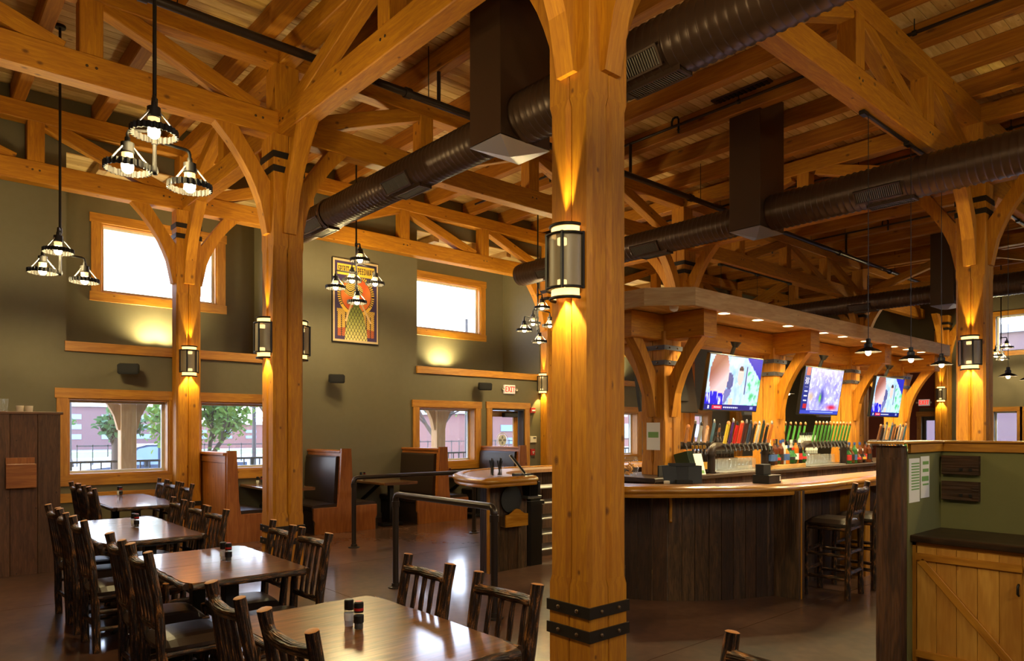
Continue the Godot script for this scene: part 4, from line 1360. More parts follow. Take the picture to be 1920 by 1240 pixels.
func build_dining() -> void:
	table(1.17, 1.92, 2.13, 3.33, "glossy plank table nearest the tall sconce column", [2.69], 1)
	table(1.25, 1.99, 4.25, 5.42, "plank table below the gear chandelier, second in its row", [4.615, 5.26], 2)
	table(1.20, 1.97, 6.19, 7.87, "long plank table shining with window light, third in its row", [6.38, 7.6], 2)
	table(1.86, 2.58, 8.95, 10.75, "plank table under the window beside the plank cabinet", [9.55, 10.64], 2)
	var c := make_chair()
	var spots := []
	var right := [[3.0, "at the glossy table, on the bar side, farther from the half wall"], [2.37, "at the glossy table, on the bar side, nearer the half wall"], [4.87, "at the chandelier table, on the booth-column side, farther along"], [4.34, "at the chandelier table, on the booth-column side, nearer the glossy table"], [7.24, "at the window-lit table, booth side, farthest along"], [6.63, "at the window-lit table, booth side, middle"], [6.13, "at the window-lit table, booth side, nearest the chandelier table"]]
	for s in right: spots.append([1.805 if s[0] > 4.0 and s[0] < 5.0 else 1.78, s[0], PI, "log chair " + s[1]])
	var left := [[2.97, "at the glossy table, cabinet side, farther from the half wall"], [2.37, "at the glossy table, cabinet side, nearer the half wall"], [4.9, "at the chandelier table, cabinet side, farther along"], [4.35, "at the chandelier table, cabinet side, nearer the glossy table"], [7.24, "at the window-lit table, cabinet side, farthest along"], [6.73, "at the window-lit table, cabinet side, middle"], [6.1, "at the window-lit table, cabinet side, nearest the chandelier table"]]
	for s in left: spots.append([1.30, s[0], 0.0, "log chair " + s[1]])
	for s in [[10.29, "next the window"], [9.83, "middle"], [9.23, "nearest the long table"]]:
		spots.append([2.45, s[0], PI, "log chair at the table under the window, booth side, " + s[1]])
		spots.append([1.96, s[0], 0.0, "log chair at the table under the window, cabinet side, " + s[1]])
	spots.append([1.75, 1.13, PI - 0.2, "log chair showing only its back's corner near the barn-door cabinet"])
	for i in spots.size():
		var s: Array = spots[i]
		var at := V(s[0], s[1], 0)
		var turn: float = s[2] + [0.0, 0.05, -0.04, 0.02, -0.03][i % 5]
		if i == 0:
			c.position = at; c.rotation.y = turn; c.set_meta("label", s[3])
		else:
			copy_of(c, at, turn, s[3])
	var sh := [[1.53, 2.86, "on the glossy table"], [1.67, 4.88, "on the chandelier table"], [1.63, 7.1, "on the window-lit table"], [2.26, 10.62, "on the table under the window"]]
	for s in sh:
		shaker(V(s[0], s[1], 0.76), false, "clear salt shaker with black cap " + s[2])
		shaker(V(s[0] + 0.01, s[1] - 0.07, 0.76), true, "pepper shaker with red banded cap " + s[2])

# ---------------------------------------------------------------- booths and rails
const BB0 := 10.3
func booth(ac: float, label: String, one_sided := false) -> void:
	# a back shared by two seats; plank ends facing the room at b = BB0
	var o := thing("booth_bench", label, "booth", V(ac, 10.9, 0), "high-backed booth benches along the sage wall")
	var b1 := WB
	# end panel outline (x along a, y up)
	var out := PackedVector2Array([Vector2(-0.53, 0), Vector2(-0.53, 0.19), Vector2(-0.56, 0.23), Vector2(-0.56, 0.41), Vector2(-0.15, 0.41), Vector2(-0.12, 0.6), Vector2(-0.085, 1.34), Vector2(0.085, 1.34), Vector2(0.12, 0.6), Vector2(0.15, 0.41), Vector2(0.56, 0.41), Vector2(0.56, 0.23), Vector2(0.53, 0.19), Vector2(0.53, 0)])
	if one_sided:
		out = PackedVector2Array([Vector2(-0.05, 0), Vector2(-0.05, 1.34), Vector2(0.085, 1.34), Vector2(0.12, 0.6), Vector2(0.15, 0.41), Vector2(0.56, 0.41), Vector2(0.56, 0.23), Vector2(0.53, 0.19), Vector2(0.53, 0)])
	var m := MB.new(); m.prism(out, Transform3D(Basis(Vector3.RIGHT, Vector3.UP, Vector3(0, 0, -1)), V(ac, BB0, 0)), 0.045, 1.0 / 3.0, 1.0 / 0.75, uo(), true, true); part(o, "end_panel", m, M.booth)
	# body of the seats
	var l0 := 0.04 if one_sided else 0.545
	m = MB.new(); m.block(V(ac - l0 + 0.02, BB0 + 0.045, 0.0), V(ac + 0.5, b1, 0.1)); m.block(V(ac - l0, BB0 + 0.045, 0.1), V(ac + 0.545, b1, 0.36)); part(o, "seat_box", m, M.leather)
	if one_sided:
		m = MB.new(); m.block(V(ac - 0.05, BB0 + 0.045, 0.0), V(ac - 0.02, b1, 1.27), 0.004, uo()); part(o, "outer_panel", m, M.booth)
		for q in [[0.0, 0.12], [1.16, 1.27]]:
			m = MB.new(); m.block(V(ac - 0.065, BB0 + 0.045, q[0]), V(ac - 0.05, b1, q[1]), 0.004, uo()); part(o, "panel_rail", m, M.booth)
		for q in [[BB0 + 0.045, BB0 + 0.13], [b1 - 0.09, b1]]:
			m = MB.new(); m.block(V(ac - 0.065, q[0], 0.12), V(ac - 0.05, q[1], 1.16), 0.004, uo()); part(o, "panel_stile", m, M.booth)
	# tapered back: wood faces with a cap rail
	var bk := PackedVector2Array([Vector2(-0.115 if not one_sided else -0.04, 0.36), Vector2(0.115, 0.36), Vector2(0.07, 1.29), Vector2(-0.07 if not one_sided else -0.04, 1.29)])
	m = MB.new(); m.prism(bk, Transform3D(Basis(Vector3.RIGHT, Vector3.UP, Vector3(0, 0, -1)), V(ac, BB0 + 0.045, 0)), b1 - BB0 - 0.045, 1.0 / 3.0, 1.0 / 0.75, uo()); part(o, "back_core", m, M.booth)
	m = MB.new(); m.block(V(ac - 0.095, BB0 + 0.045, 1.27), V(ac + 0.095, b1, 1.31), 0.008, uo()); part(o, "cap_rail", m, M.booth)
	for s in [-1, 1]:
		# upholstered back and seat on either side
		if not (one_sided and s < 0):
			var p := PackedVector2Array([Vector2(s * 0.1, 0.46), Vector2(s * 0.165, 0.46), Vector2(s * 0.17, 0.5), Vector2(s * 0.132, 1.19), Vector2(s * 0.12, 1.215), Vector2(s * 0.06, 1.22)])
			m = MB.new(); m.prism(p, Transform3D(Basis(Vector3.RIGHT, Vector3.UP, Vector3(0, 0, -1)), V(ac, BB0 + 0.11, 0)), b1 - BB0 - 0.16); part(o, "back_cushion", m, M.leather)
			p_seat(o, ac, s, b1)

func p_seat(o: Node3D, ac: float, s: int, b1: float) -> void:
	var q := PackedVector2Array([Vector2(s * 0.12, 0.36), Vector2(s * 0.56, 0.36), Vector2(s * 0.575, 0.38), Vector2(s * 0.575, 0.43), Vector2(s * 0.555, 0.452), Vector2(s * 0.35, 0.465), Vector2(s * 0.12, 0.46)])
	var m := MB.new(); m.prism(q, Transform3D(Basis(Vector3.RIGHT, Vector3.UP, Vector3(0, 0, -1)), V(ac, BB0 + 0.047, 0)), b1 - BB0 - 0.05); part(o, "seat_cushion", m, M.leather)

func booth_table(ac: float, label: String) -> void:
	var o := thing("booth_table", label, "table", V(ac, 10.8, 0), "booth tables fixed to the sage wall")
	var m := MB.new(); m.block(V(ac - 0.33, BB0 - 0.1, 0.715), V(ac + 0.33, WB - 0.003, 0.76), 0.008, uo()); part(o, "table_top", m, M.table)
	m = MB.new(); m.block(V(ac - 0.04, BB0 + 0.2, 0.05), V(ac + 0.04, BB0 + 0.28, 0.715), 0.005); m.block(V(ac - 0.2, BB0 + 0.15, 0.0), V(ac + 0.2, BB0 + 0.33, 0.05), 0.01); part(o, "pedestal", m, M.iron)
	m = MB.new(); m.beam(V(ac, WB - 0.03, 0.37), V(ac, BB0 + 0.6, 0.70), 0.05, 0.05, Vector2.ZERO, 0.004); part(o, "wall_bracket", m, M.iron)

func build_booths() -> void:
	var ac := [3.63, 5.465, 7.38, 9.3]
	var nm := ["booth bench beside the wall column below the leafy window", "booth bench in the middle of the sage wall, its leather catching window light", "booth bench standing in front of the window with the bare tree", "booth bench just before the entry door"]
	for i in 4: booth(ac[i], nm[i], i == 0)
	var tn := ["booth table between the column booth and the lit leather booth", "booth table between the lit leather booth and the window booth", "booth table between the window booth and the entry door booth"]
	var tc := [4.55, 6.43, 8.34]
	for i in 3:
		booth_table(tc[i], tn[i])
		shaker(V(tc[i] - 0.12, WB - 0.2, 0.76), false, "salt shaker on the " + tn[i])
		shaker(V(tc[i] - 0.05, WB - 0.2, 0.76), true, "pepper shaker on the " + tn[i])

func rail(p: Array, feet: Array, label: String) -> void:
	var o := thing("pipe_handrail", label, "handrail", feet[0], "black pipe handrails by the host counter")
	var m := MB.new(); m.tube(p, 0.032, 12); part(o, "rail_pipe", m, M.pipe)
	for f in feet:
		m = MB.new(); m.tube([f, f + Vector3(0, 0.89, 0)], 0.032, 12); part(o, "rail_post", m, M.pipe)
		m = MB.new(); m.lathe([Vector2(0.0, 0.0), Vector2(0.08, 0.0), Vector2(0.08, 0.012), Vector2(0.045, 0.018), Vector2(0.042, 0.05), Vector2(0.03, 0.05)], 16, Transform3D(Basis.IDENTITY, f), 0, TAU, true); part(o, "floor_flange", m, M.pipe)
		m = MB.new(); m.tube([f + Vector3(0, 0.84, 0), f + Vector3(0, 0.9, 0)], 0.04, 12); part(o, "elbow_collar", m, M.pipe)

func elbowed(f0: Vector3, f1: Vector3, h: float) -> Array:
	var d := (f1 - f0).normalized()
	var up := Vector3.UP
	var r := 0.06
	var pts := [f0 + up * (h - 0.09)]
	for k in 6:
		var t := PI / 2 * k / 5
		pts.append(f0 + up * (h - r + sin(t) * r) + d * (r - cos(t) * r))
	for k in 6:
		var t := PI / 2 * k / 5
		pts.append(f1 + up * (h - r + cos(t) * r) - d * (r - sin(t) * r))
	pts.append(f1 + up * (h - 0.09))
	return pts

func build_rails() -> void:
	var f0 := V(4.815, 8.86, 0); var f1 := V(6.94, 8.86, 0)
	rail(elbowed(f0, f1, 0.975), [f0, f1], "black pipe handrail in front of the booths")
	f0 = V(3.92, 6.325, 0); f1 = V(3.92, 4.72, 0)
	rail(elbowed(f0, f1, 0.97), [f0, f1], "black pipe handrail between the log tables and the host counter")

# ---------------------------------------------------------------- the bar
func plank_run(o: Node3D, path: Array, z0: float, z1: float, w: float, sd: int, called := "plank", thick := 0.022, mats: Array = []) -> void:
	# upright barn boards along a level path, each its own piece, standing to the right of the path
	var r := RandomNumberGenerator.new()
	r.seed = sd
	var total := 0.0
	for i in path.size() - 1: total += path[i].distance_to(path[i + 1])
	var at := 0.0
	while at < total - 0.02:
		var wd := minf(w * r.randf_range(0.72, 1.25), total - at)
		var p := _on_path(path, at)
		var q := _on_path(path, at + wd)
		var d := (q - p).normalized()
		var nrm := d.cross(Vector3.UP)
		var m := MB.new()
		var proud := r.randf_range(0.0, 0.006)
		var c := (p + q) / 2 + nrm * (thick / 2 + proud)
		m.prism(m.rect((q - p).length() - 0.003, thick, 0.003), Transform3D(Basis(d, nrm, Vector3.UP), c + Vector3(0, z0, 0)), z1 - z0, 1.0 / 1.5, 1.0 / 0.4, uo())
		part(o, called, m, M.barn[r.randi() % 4] if mats.is_empty() else mats[r.randi() % mats.size()])
		at += wd

func _on_path(path: Array, s: float) -> Vector3:
	for i in path.size() - 1:
		var L: float = path[i].distance_to(path[i + 1])
		if s <= L: return path[i].lerp(path[i + 1], s / L)
		s -= L
	return path[path.size() - 1]

func smooth_path(pts: Array, n := 4) -> Array:
	var out := []
	for i in pts.size() - 1:
		var p0: Vector3 = pts[maxi(i - 1, 0)]; var p1: Vector3 = pts[i]; var p2: Vector3 = pts[i + 1]; var p3: Vector3 = pts[mini(i + 2, pts.size() - 1)]
		for k in n: out.append(p1.cubic_interpolate(p2, p0, p3, float(k) / n))
	out.append(pts[pts.size() - 1])
	return out

func flat(path: Array) -> PackedVector2Array:
	var p := PackedVector2Array()
	for q in path: p.append(Vector2(q.x, -q.z))
	return p

# counter slab from an outer and an inner path, with a moulded rail along the outer edge
func counter(o: Node3D, outer: Array, inner: Array, z: float) -> void:
	var poly := flat(outer)
	var back := flat(inner)
	back.reverse()
	poly.append_array(back)
	var m := MB.new()
	m.prism(poly, Transform3D(Basis(Vector3.RIGHT, Vector3(0, 0, -1), Vector3.UP), Vector3(0, z - 0.045, 0)), 0.045, 1.0 / 3.0, 1.0 / 0.75, uo())
	part(o, "counter_top", m, M.bartop)
	m = MB.new()
	var prof := []
	# profile with x to the right of the path (outwards): flat lip, rounded nose, cove, lower bead
	for q in [[-0.10, 0.0], [-0.10, 0.012], [-0.06, 0.016], [-0.02, 0.012], [0.012, 0.0], [0.026, -0.012], [0.03, -0.026], [0.026, -0.04], [0.012, -0.05], [0.008, -0.056], [0.01, -0.075], [0.004, -0.09], [-0.03, -0.092]]: prof.append(Vector2(q[0], q[1]))
	var path := []
	for q in outer: path.append(Vector3(q.x, z + 0.001, q.z))
	m.sweep(prof, path)
	part(o, "edge_moulding", m, M.baredge)

const BZ := 1.10
func build_bar() -> void:
	# near side of the bar: curved front
	var o := thing("bar_counter", "curved barnwood bar with polished plank top facing the half wall", "bar", V(6.2, 3.9, 0))
	var outer := smooth_path([V(4.98, 4.78, 0), V(5.02, 4.45, 0), V(5.15, 4.18, 0), V(5.45, 3.92, 0), V(5.83, 3.66, 0), V(6.36, 3.40, 0), V(6.8, 3.325, 0), V(7.2, 3.31, 0)], 4)
	outer.append(V(15.0, 3.31, 0))
	var inner := smooth_path([V(5.56, 4.78, 0), V(5.60, 4.55, 0), V(5.78, 4.32, 0), V(6.05, 4.1, 0), V(6.5, 3.9, 0), V(7.0, 3.86, 0)], 4)
	inner.append(V(15.0, 3.88, 0))
	counter(o, outer, inner, BZ)
	# front boards: the path runs with its right hand towards the room (-b)
	var base := smooth_path([V(5.30, 4.72, 0), V(5.33, 4.52, 0), V(5.42, 4.36, 0), V(5.58, 4.14, 0), V(5.92, 3.86, 0), V(6.26, 3.68, 0), V(6.56, 3.575, 0)], 4)
	plank_run(o, base, 0.0, BZ - 0.05, 0.13, 700)
	plank_run(o, [V(6.68, 3.64, 0), V(14.9, 3.64, 0)], 0.0, BZ - 0.05, 0.16, 701)
	var m := MB.new(); m.block(V(6.56, 3.30, 0), V(6.60, 3.66, BZ - 0.05), 0.004, uo()); part(o, "end_panel", m, M.barn[0])
	m = MB.new(); m.block(V(6.60, 3.295, 0), V(6.62, 3.345, BZ - 0.05), 0.003, uo()); part(o, "pale_edge", m, M.baredge)
	m = MB.new(); m.block(V(6.62, 3.30, 0), V(6.68, 3.66, BZ - 0.05), 0.004, uo()); part(o, "end_panel", m, M.barn[3])
	m = MB.new(); m.block(V(8.16, 3.33, 0), V(8.28, 3.64, BZ - 0.05), 0.004, uo()); part(o, "support_panel", m, M.baredge)
	m = MB.new(); m.block(V(10.6, 3.33, 0), V(10.72, 3.64, BZ - 0.05), 0.004, uo()); part(o, "support_panel", m, M.baredge)
	m = MB.new(); m.tube([V(5.60, 4.10, BZ - 0.06), V(5.585, 4.08, BZ - 0.15), V(5.59, 4.085, BZ - 0.3), V(5.57, 4.07, BZ - 0.34)], 0.016, 8); part(o, "purse_hook", m, M.baredge)
	# inner carcass
	m = MB.new(); m.block(V(6.7, 3.66, 0.0), V(14.9, 3.82, BZ - 0.05)); part(o, "inner_carcass", m, M.ply)

	# far side of the bar, ending in the rounded host counter
	o = thing("host_counter", "rounded host counter end of the bar with barnwood panel", "counter", V(5.4, 6.3, 0))
	outer = [V(15.0, 7.6, 0)]
	outer.append_array(smooth_path([V(7.9, 7.6, 0), V(7.2, 7.62, 0), V(6.5, 7.66, 0), V(5.85, 7.5, 0), V(5.3, 7.12, 0), V(4.95, 6.65, 0), V(4.82, 6.25, 0), V(4.81, 5.92, 0)], 4))
	outer.append(V(5.58, 5.95, 0))
	inner = [V(15.0, 7.05, 0)]
	inner.append_array(smooth_path([V(7.2, 7.07, 0), V(6.6, 7.08, 0), V(6.05, 6.95, 0), V(5.7, 6.62, 0), V(5.58, 6.2, 0)], 4))
	# the path runs with the room on its left, so turn it
	outer.reverse(); inner.reverse()
	counter2(o, outer, inner, BZ)
	m = MB.new(); m.block(V(5.1, 6.26, 0), V(5.69, 6.40, BZ - 0.05), 0.004, uo()); part(o, "end_core", m, M.barn[2])
	plank_run(o, [V(5.1, 6.26, 0), V(5.69, 6.26, 0)], 0.0, BZ - 0.05, 0.15, 702)
	m = MB.new(); m.block(V(5.085, 6.22, 0), V(5.105, 6.26, BZ - 0.05), 0.003, uo()); part(o, "pale_edge", m, M.baredge)
	plank_run(o, [V(15.0, 7.3, 0), V(6.7, 7.32, 0), V(5.95, 7.2, 0), V(5.5, 6.85, 0), V(5.36, 6.40, 0)], 0.0, BZ - 0.05, 0.2, 703)
	# round black board and arched menu box on the panel's face
	o = thing("menu_box", "arched pale wooden menu box on the host counter's barnwood panel", "box", V(5.42, 6.2, 0.52))
	var arch := PackedVector2Array([Vector2(-0.17, 0.0), Vector2(0.17, 0.0), Vector2(0.17, 0.14), Vector2(0.12, 0.145), Vector2(0.08, 0.165), Vector2(0.04, 0.195), Vector2(0.0, 0.205), Vector2(-0.04, 0.195), Vector2(-0.08, 0.165), Vector2(-0.12, 0.145), Vector2(-0.17, 0.14)])
	m = MB.new(); m.prism(arch, Transform3D(Basis(Vector3.RIGHT, Vector3.UP, Vector3(0, 0, -1)), V(5.44, 6.13, 0.52)), 0.02, 1.0 / 3, 1.0 / 0.75, uo()); part(o, "front_board", m, M.baredge)
	m = MB.new(); m.block(V(5.27, 6.15, 0.52), V(5.61, 6.23, 0.545)); m.block(V(5.27, 6.15, 0.545), V(5.29, 6.23, 0.64)); m.block(V(5.59, 6.15, 0.545), V(5.61, 6.23, 0.64)); part(o, "box_body", m, M.barn[1])
	m = MB.new(); m.lathe([Vector2(0.0, 0.0), Vector2(0.155, 0.0), Vector2(0.16, 0.006), Vector2(0.16, 0.02)], 32, Transform3D(Basis(Vector3.RIGHT, PI / 2), V(5.42, 6.225, 0.83)), 0, TAU, true); m.lathe([Vector2(0.0, 0.02), Vector2(0.16, 0.02)], 32, Transform3D(Basis(Vector3.RIGHT, PI / 2), V(5.42, 6.225, 0.83)))
	single("round_chalkboard", "round black chalkboard above the arched menu box", "board", V(5.42, 6.22, 0.83), m, M.blackmatte)
	# bin and shelf rack behind the host end
	o = thing("waste_bin", "tall black waste bin beside the host counter panel", "bin", V(5.86, 6.42, 0))
	m = MB.new(); m.prism(m.rect(0.24, 0.34, 0.03), Transform3D(Basis(Vector3.RIGHT, Vector3(0, 0, -1), Vector3.UP), V(5.86, 6.42, 0.0)), 0.76); part(o, "bin_body", m, M.black)
	m = MB.new(); m.prism(m.rect(0.28, 0.38, 0.03), Transform3D(Basis(Vector3.RIGHT, Vector3(0, 0, -1), Vector3.UP), V(5.86, 6.42, 0.74)), 0.04); m.prism(m.rect(0.2, 0.3, 0.02), Transform3D(Basis(Vector3.RIGHT, Vector3(0, 0, -1), Vector3.UP), V(5.86, 6.42, 0.77)), 0.24); part(o, "bin_rim", m, M.black)
	o = thing("wire_shelf_rack", "grey metal shelf rack behind the host counter's waste bin", "rack", V(6.55, 6.75, 0))
	for k in 5:
		m = MB.new(); m.block(V(6.2, 6.6, 0.08 + k * 0.2), V(7.0, 6.95, 0.10 + k * 0.2), 0.004); part(o, "shelf", m, M.galv)
	m = MB.new(); m.block(V(6.18, 6.58, 0), V(6.21, 6.97, 0.95)); part(o, "side_panel", m, M.cream)
	for q in [[6.99, 6.61], [6.99, 6.94]]:
		m = MB.new(); m.tube([V(q[0], q[1], 0), V(q[0], q[1], 0.95)], 0.015, 8); part(o, "rack_post", m, M.galv)

	build_island()
	build_canopy()
	build_bar_items()

func counter2(o: Node3D, outer: Array, inner: Array, z: float) -> void:
	var poly := flat(outer)
	var back := flat(inner)
	back.reverse()
	poly.append_array(back)
	var m := MB.new()
	m.prism(poly, Transform3D(Basis(Vector3.RIGHT, Vector3(0, 0, -1), Vector3.UP), Vector3(0, z - 0.045, 0)), 0.045, 1.0 / 3.0, 1.0 / 0.75, uo())
	part(o, "counter_top", m, M.bartop)
	m = MB.new()
	var prof := []
	for q in [[0.10, 0.0], [0.10, 0.012], [0.06, 0.016], [0.02, 0.012], [-0.012, 0.0], [-0.026, -0.012], [-0.03, -0.026], [-0.026, -0.04], [-0.012, -0.05], [-0.008, -0.056], [-0.01, -0.075], [-0.004, -0.09], [0.03, -0.092]]: prof.append(Vector2(q[0], q[1]))
	prof.reverse()
	var path := []
	for q in outer: path.append(Vector3(q.x, z + 0.001, q.z))
	m.sweep(prof, path)
	part(o, "edge_moulding", m, M.baredge)

const IB0 := 4.85
const IB1 := 5.76
func build_island() -> void:
	var o := thing("bar_island", "barnwood bar island under the canopy carrying taps and bottles", "counter", V(10, 5.3, 0))
	var m := MB.new(); m.block(V(6.35, IB0, BZ - 0.05), V(14.9, IB1, BZ), 0.008, uo()); part(o, "island_top", m, M.slate)
	m = MB.new(); m.block(V(6.5, IB0 + 0.12, 0), V(14.8, IB1 - 0.12, BZ - 0.05)); part(o, "island_carcass", m, M.ply)
	plank_run(o, [V(6.5, IB0 + 0.12, 0), V(14.8, IB0 + 0.12, 0)], 0.05, BZ - 0.05, 0.2, 720)
	plank_run(o, [V(6.5, IB1 - 0.12, 0), V(6.5, IB0 + 0.12, 0)], 0.05, BZ - 0.05, 0.2, 721)

const POSTS := [6.88, 9.44, 11.97, 14.2]
const PB := 5.12
const PS := 0.34
func build_canopy() -> void:
	var o := thing("bar_canopy", "long timber bar canopy with octagonal end, recessed lights and braced posts", "canopy", V(10.5, 5.29, BZ))
	var z0 := 3.0
	var z1 := 3.2
	var ring := [V(6.17, 4.86, 0), V(6.55, 4.46, 0), V(14.6, 4.46, 0), V(15.0, 4.86, 0), V(15.0, 5.72, 0), V(14.6, 6.12, 0), V(6.55, 6.12, 0), V(6.17, 5.72, 0)]
	var m: MB
	for i in 8:
		var p: Vector3 = ring[i]
		var q: Vector3 = ring[(i + 1) % 8]
		var d := (q - p).normalized()
		var inn := (V(10.5, 5.29, 0) - (p + q) / 2)
		var nn := d.cross(Vector3.UP)
		if nn.dot(inn) < 0: nn = -nn
		m = MB.new()
		m.beam(p + nn * 0.03 + Vector3(0, (z0 + z1) / 2, 0), q + nn * 0.03 + Vector3(0, (z0 + z1) / 2, 0), 0.06, z1 - z0, uo(), 0.004)
		part(o, "fascia_board", m, M.fascia)
	# soffit boards
	var nb := 11
	for k in nb:
		var b0 := 4.53 + k * (1.52 / nb)
		var b1 := b0 + 1.52 / nb - 0.004
		var bm := (b0 + b1) / 2
		var cut := maxf(0.0, 0.4 - minf(bm - 4.46, 6.12 - bm)) + 0.06
		m = MB.new(); m.block(V(6.17 + cut, b0, z0 + 0.03), V(15.0 - cut, b1, z0 + 0.05), 0.003, uo()); part(o, "soffit_board", m, M.board[k % 3])
	# long beams between the posts
	var zb := 2.72
	for i in 3:
		m = MB.new(); m.beam(V(POSTS[i] + PS / 2, PB + PS / 2, (zb + z0) / 2 + 0.01), V(POSTS[i + 1] + PS / 2, PB + PS / 2, (zb + z0) / 2 + 0.01), 0.26, z0 - zb + 0.02, uo(), 0.008); part(o, "long_beam", m, M.timber)
	for i in 4:
		var a: float = POSTS[i]
		var ac := a + PS / 2
		var bc := PB + PS / 2
		# post of four timbers
		for x in 2:
			for y in 2:
				m = MB.new(); timber(m, a + x * (PS / 2 + 0.003), a + PS / 2 - 0.003 + x * (PS / 2 + 0.003), PB + y * (PS / 2 + 0.003), PB + PS / 2 - 0.003 + y * (PS / 2 + 0.003), BZ, zb + 0.1, BZ + 0.12, 1.78, 0.02); part(o, "post_timber", m, M.timber)
		for z in [2.60, 2.42]: strap_band(o, a, PB, PS, PS, z, 0.055, true, M.strap_sheen)
		# cross beam out to both fascias
		m = MB.new(); m.beam(V(ac, 4.6, (zb + z0) / 2 + 0.015), V(ac, 5.98, (zb + z0) / 2 + 0.015), 0.26, z0 - zb + 0.03, uo(), 0.01); part(o, "cross_beam", m, M.timber)
		brace(o, V(ac, PB, zb), Vector3(0, 0, 1), 0.13, 0.76, 0.83)
		brace(o, V(ac, PB + PS, zb), Vector3(0, 0, -1), 0.13, 0.76, 0.83)
		if i == 0:
			brace(o, V(a, bc, zb), Vector3.LEFT, 0.13, 0.76, 0.83)
			m = MB.new(); m.beam(V(ac, bc, (zb + z0) / 2 + 0.012), V(6.32, bc, (zb + z0) / 2 + 0.012), 0.26, z0 - zb + 0.024, uo(), 0.01); part(o, "cross_beam", m, M.timber)
		if i == 3: brace(o, V(a + PS, bc, zb), Vector3.RIGHT, 0.13, 0.76, 0.83)
	# recessed lights
	for b in [4.65, 5.93]:
		for a in [7.42, 8.19, 8.96, 9.98, 10.6, 11.4, 12.5, 13.1, 13.75]:
			m = MB.new(); m.lathe([Vector2(0.07, 0.0), Vector2(0.085, -0.006), Vector2(0.085, 0.0)], 16, Transform3D(Basis.IDENTITY, V(a, b, z0 + 0.03))); var can := part(o, "recessed_light", m, M.white)
			m = MB.new(); m.lathe([Vector2(0.0, -0.003), Vector2(0.07, -0.003)], 16, Transform3D(Basis.IDENTITY, V(a, b, z0 + 0.03))); part(can, "lamp_lens", m, M.can)
			spot(o, V(a, b, z0 + 0.015), Vector3(0, -1, 0), E_CAN, 62.0, WARM, 0.05, 0.7)
	# small camera dome on the end fascia
	m = MB.new(); m.lathe([Vector2(0.05, 0.0), Vector2(0.05, -0.03), Vector2(0.035, -0.055), Vector2(0, -0.065)], 14, Transform3D(Basis.IDENTITY, V(6.52, 4.72, z0 + 0.02))); single("dome_camera", "small white dome camera under the canopy's octagonal end", "camera", V(6.52, 4.72, z0 - 0.02), m, M.white)

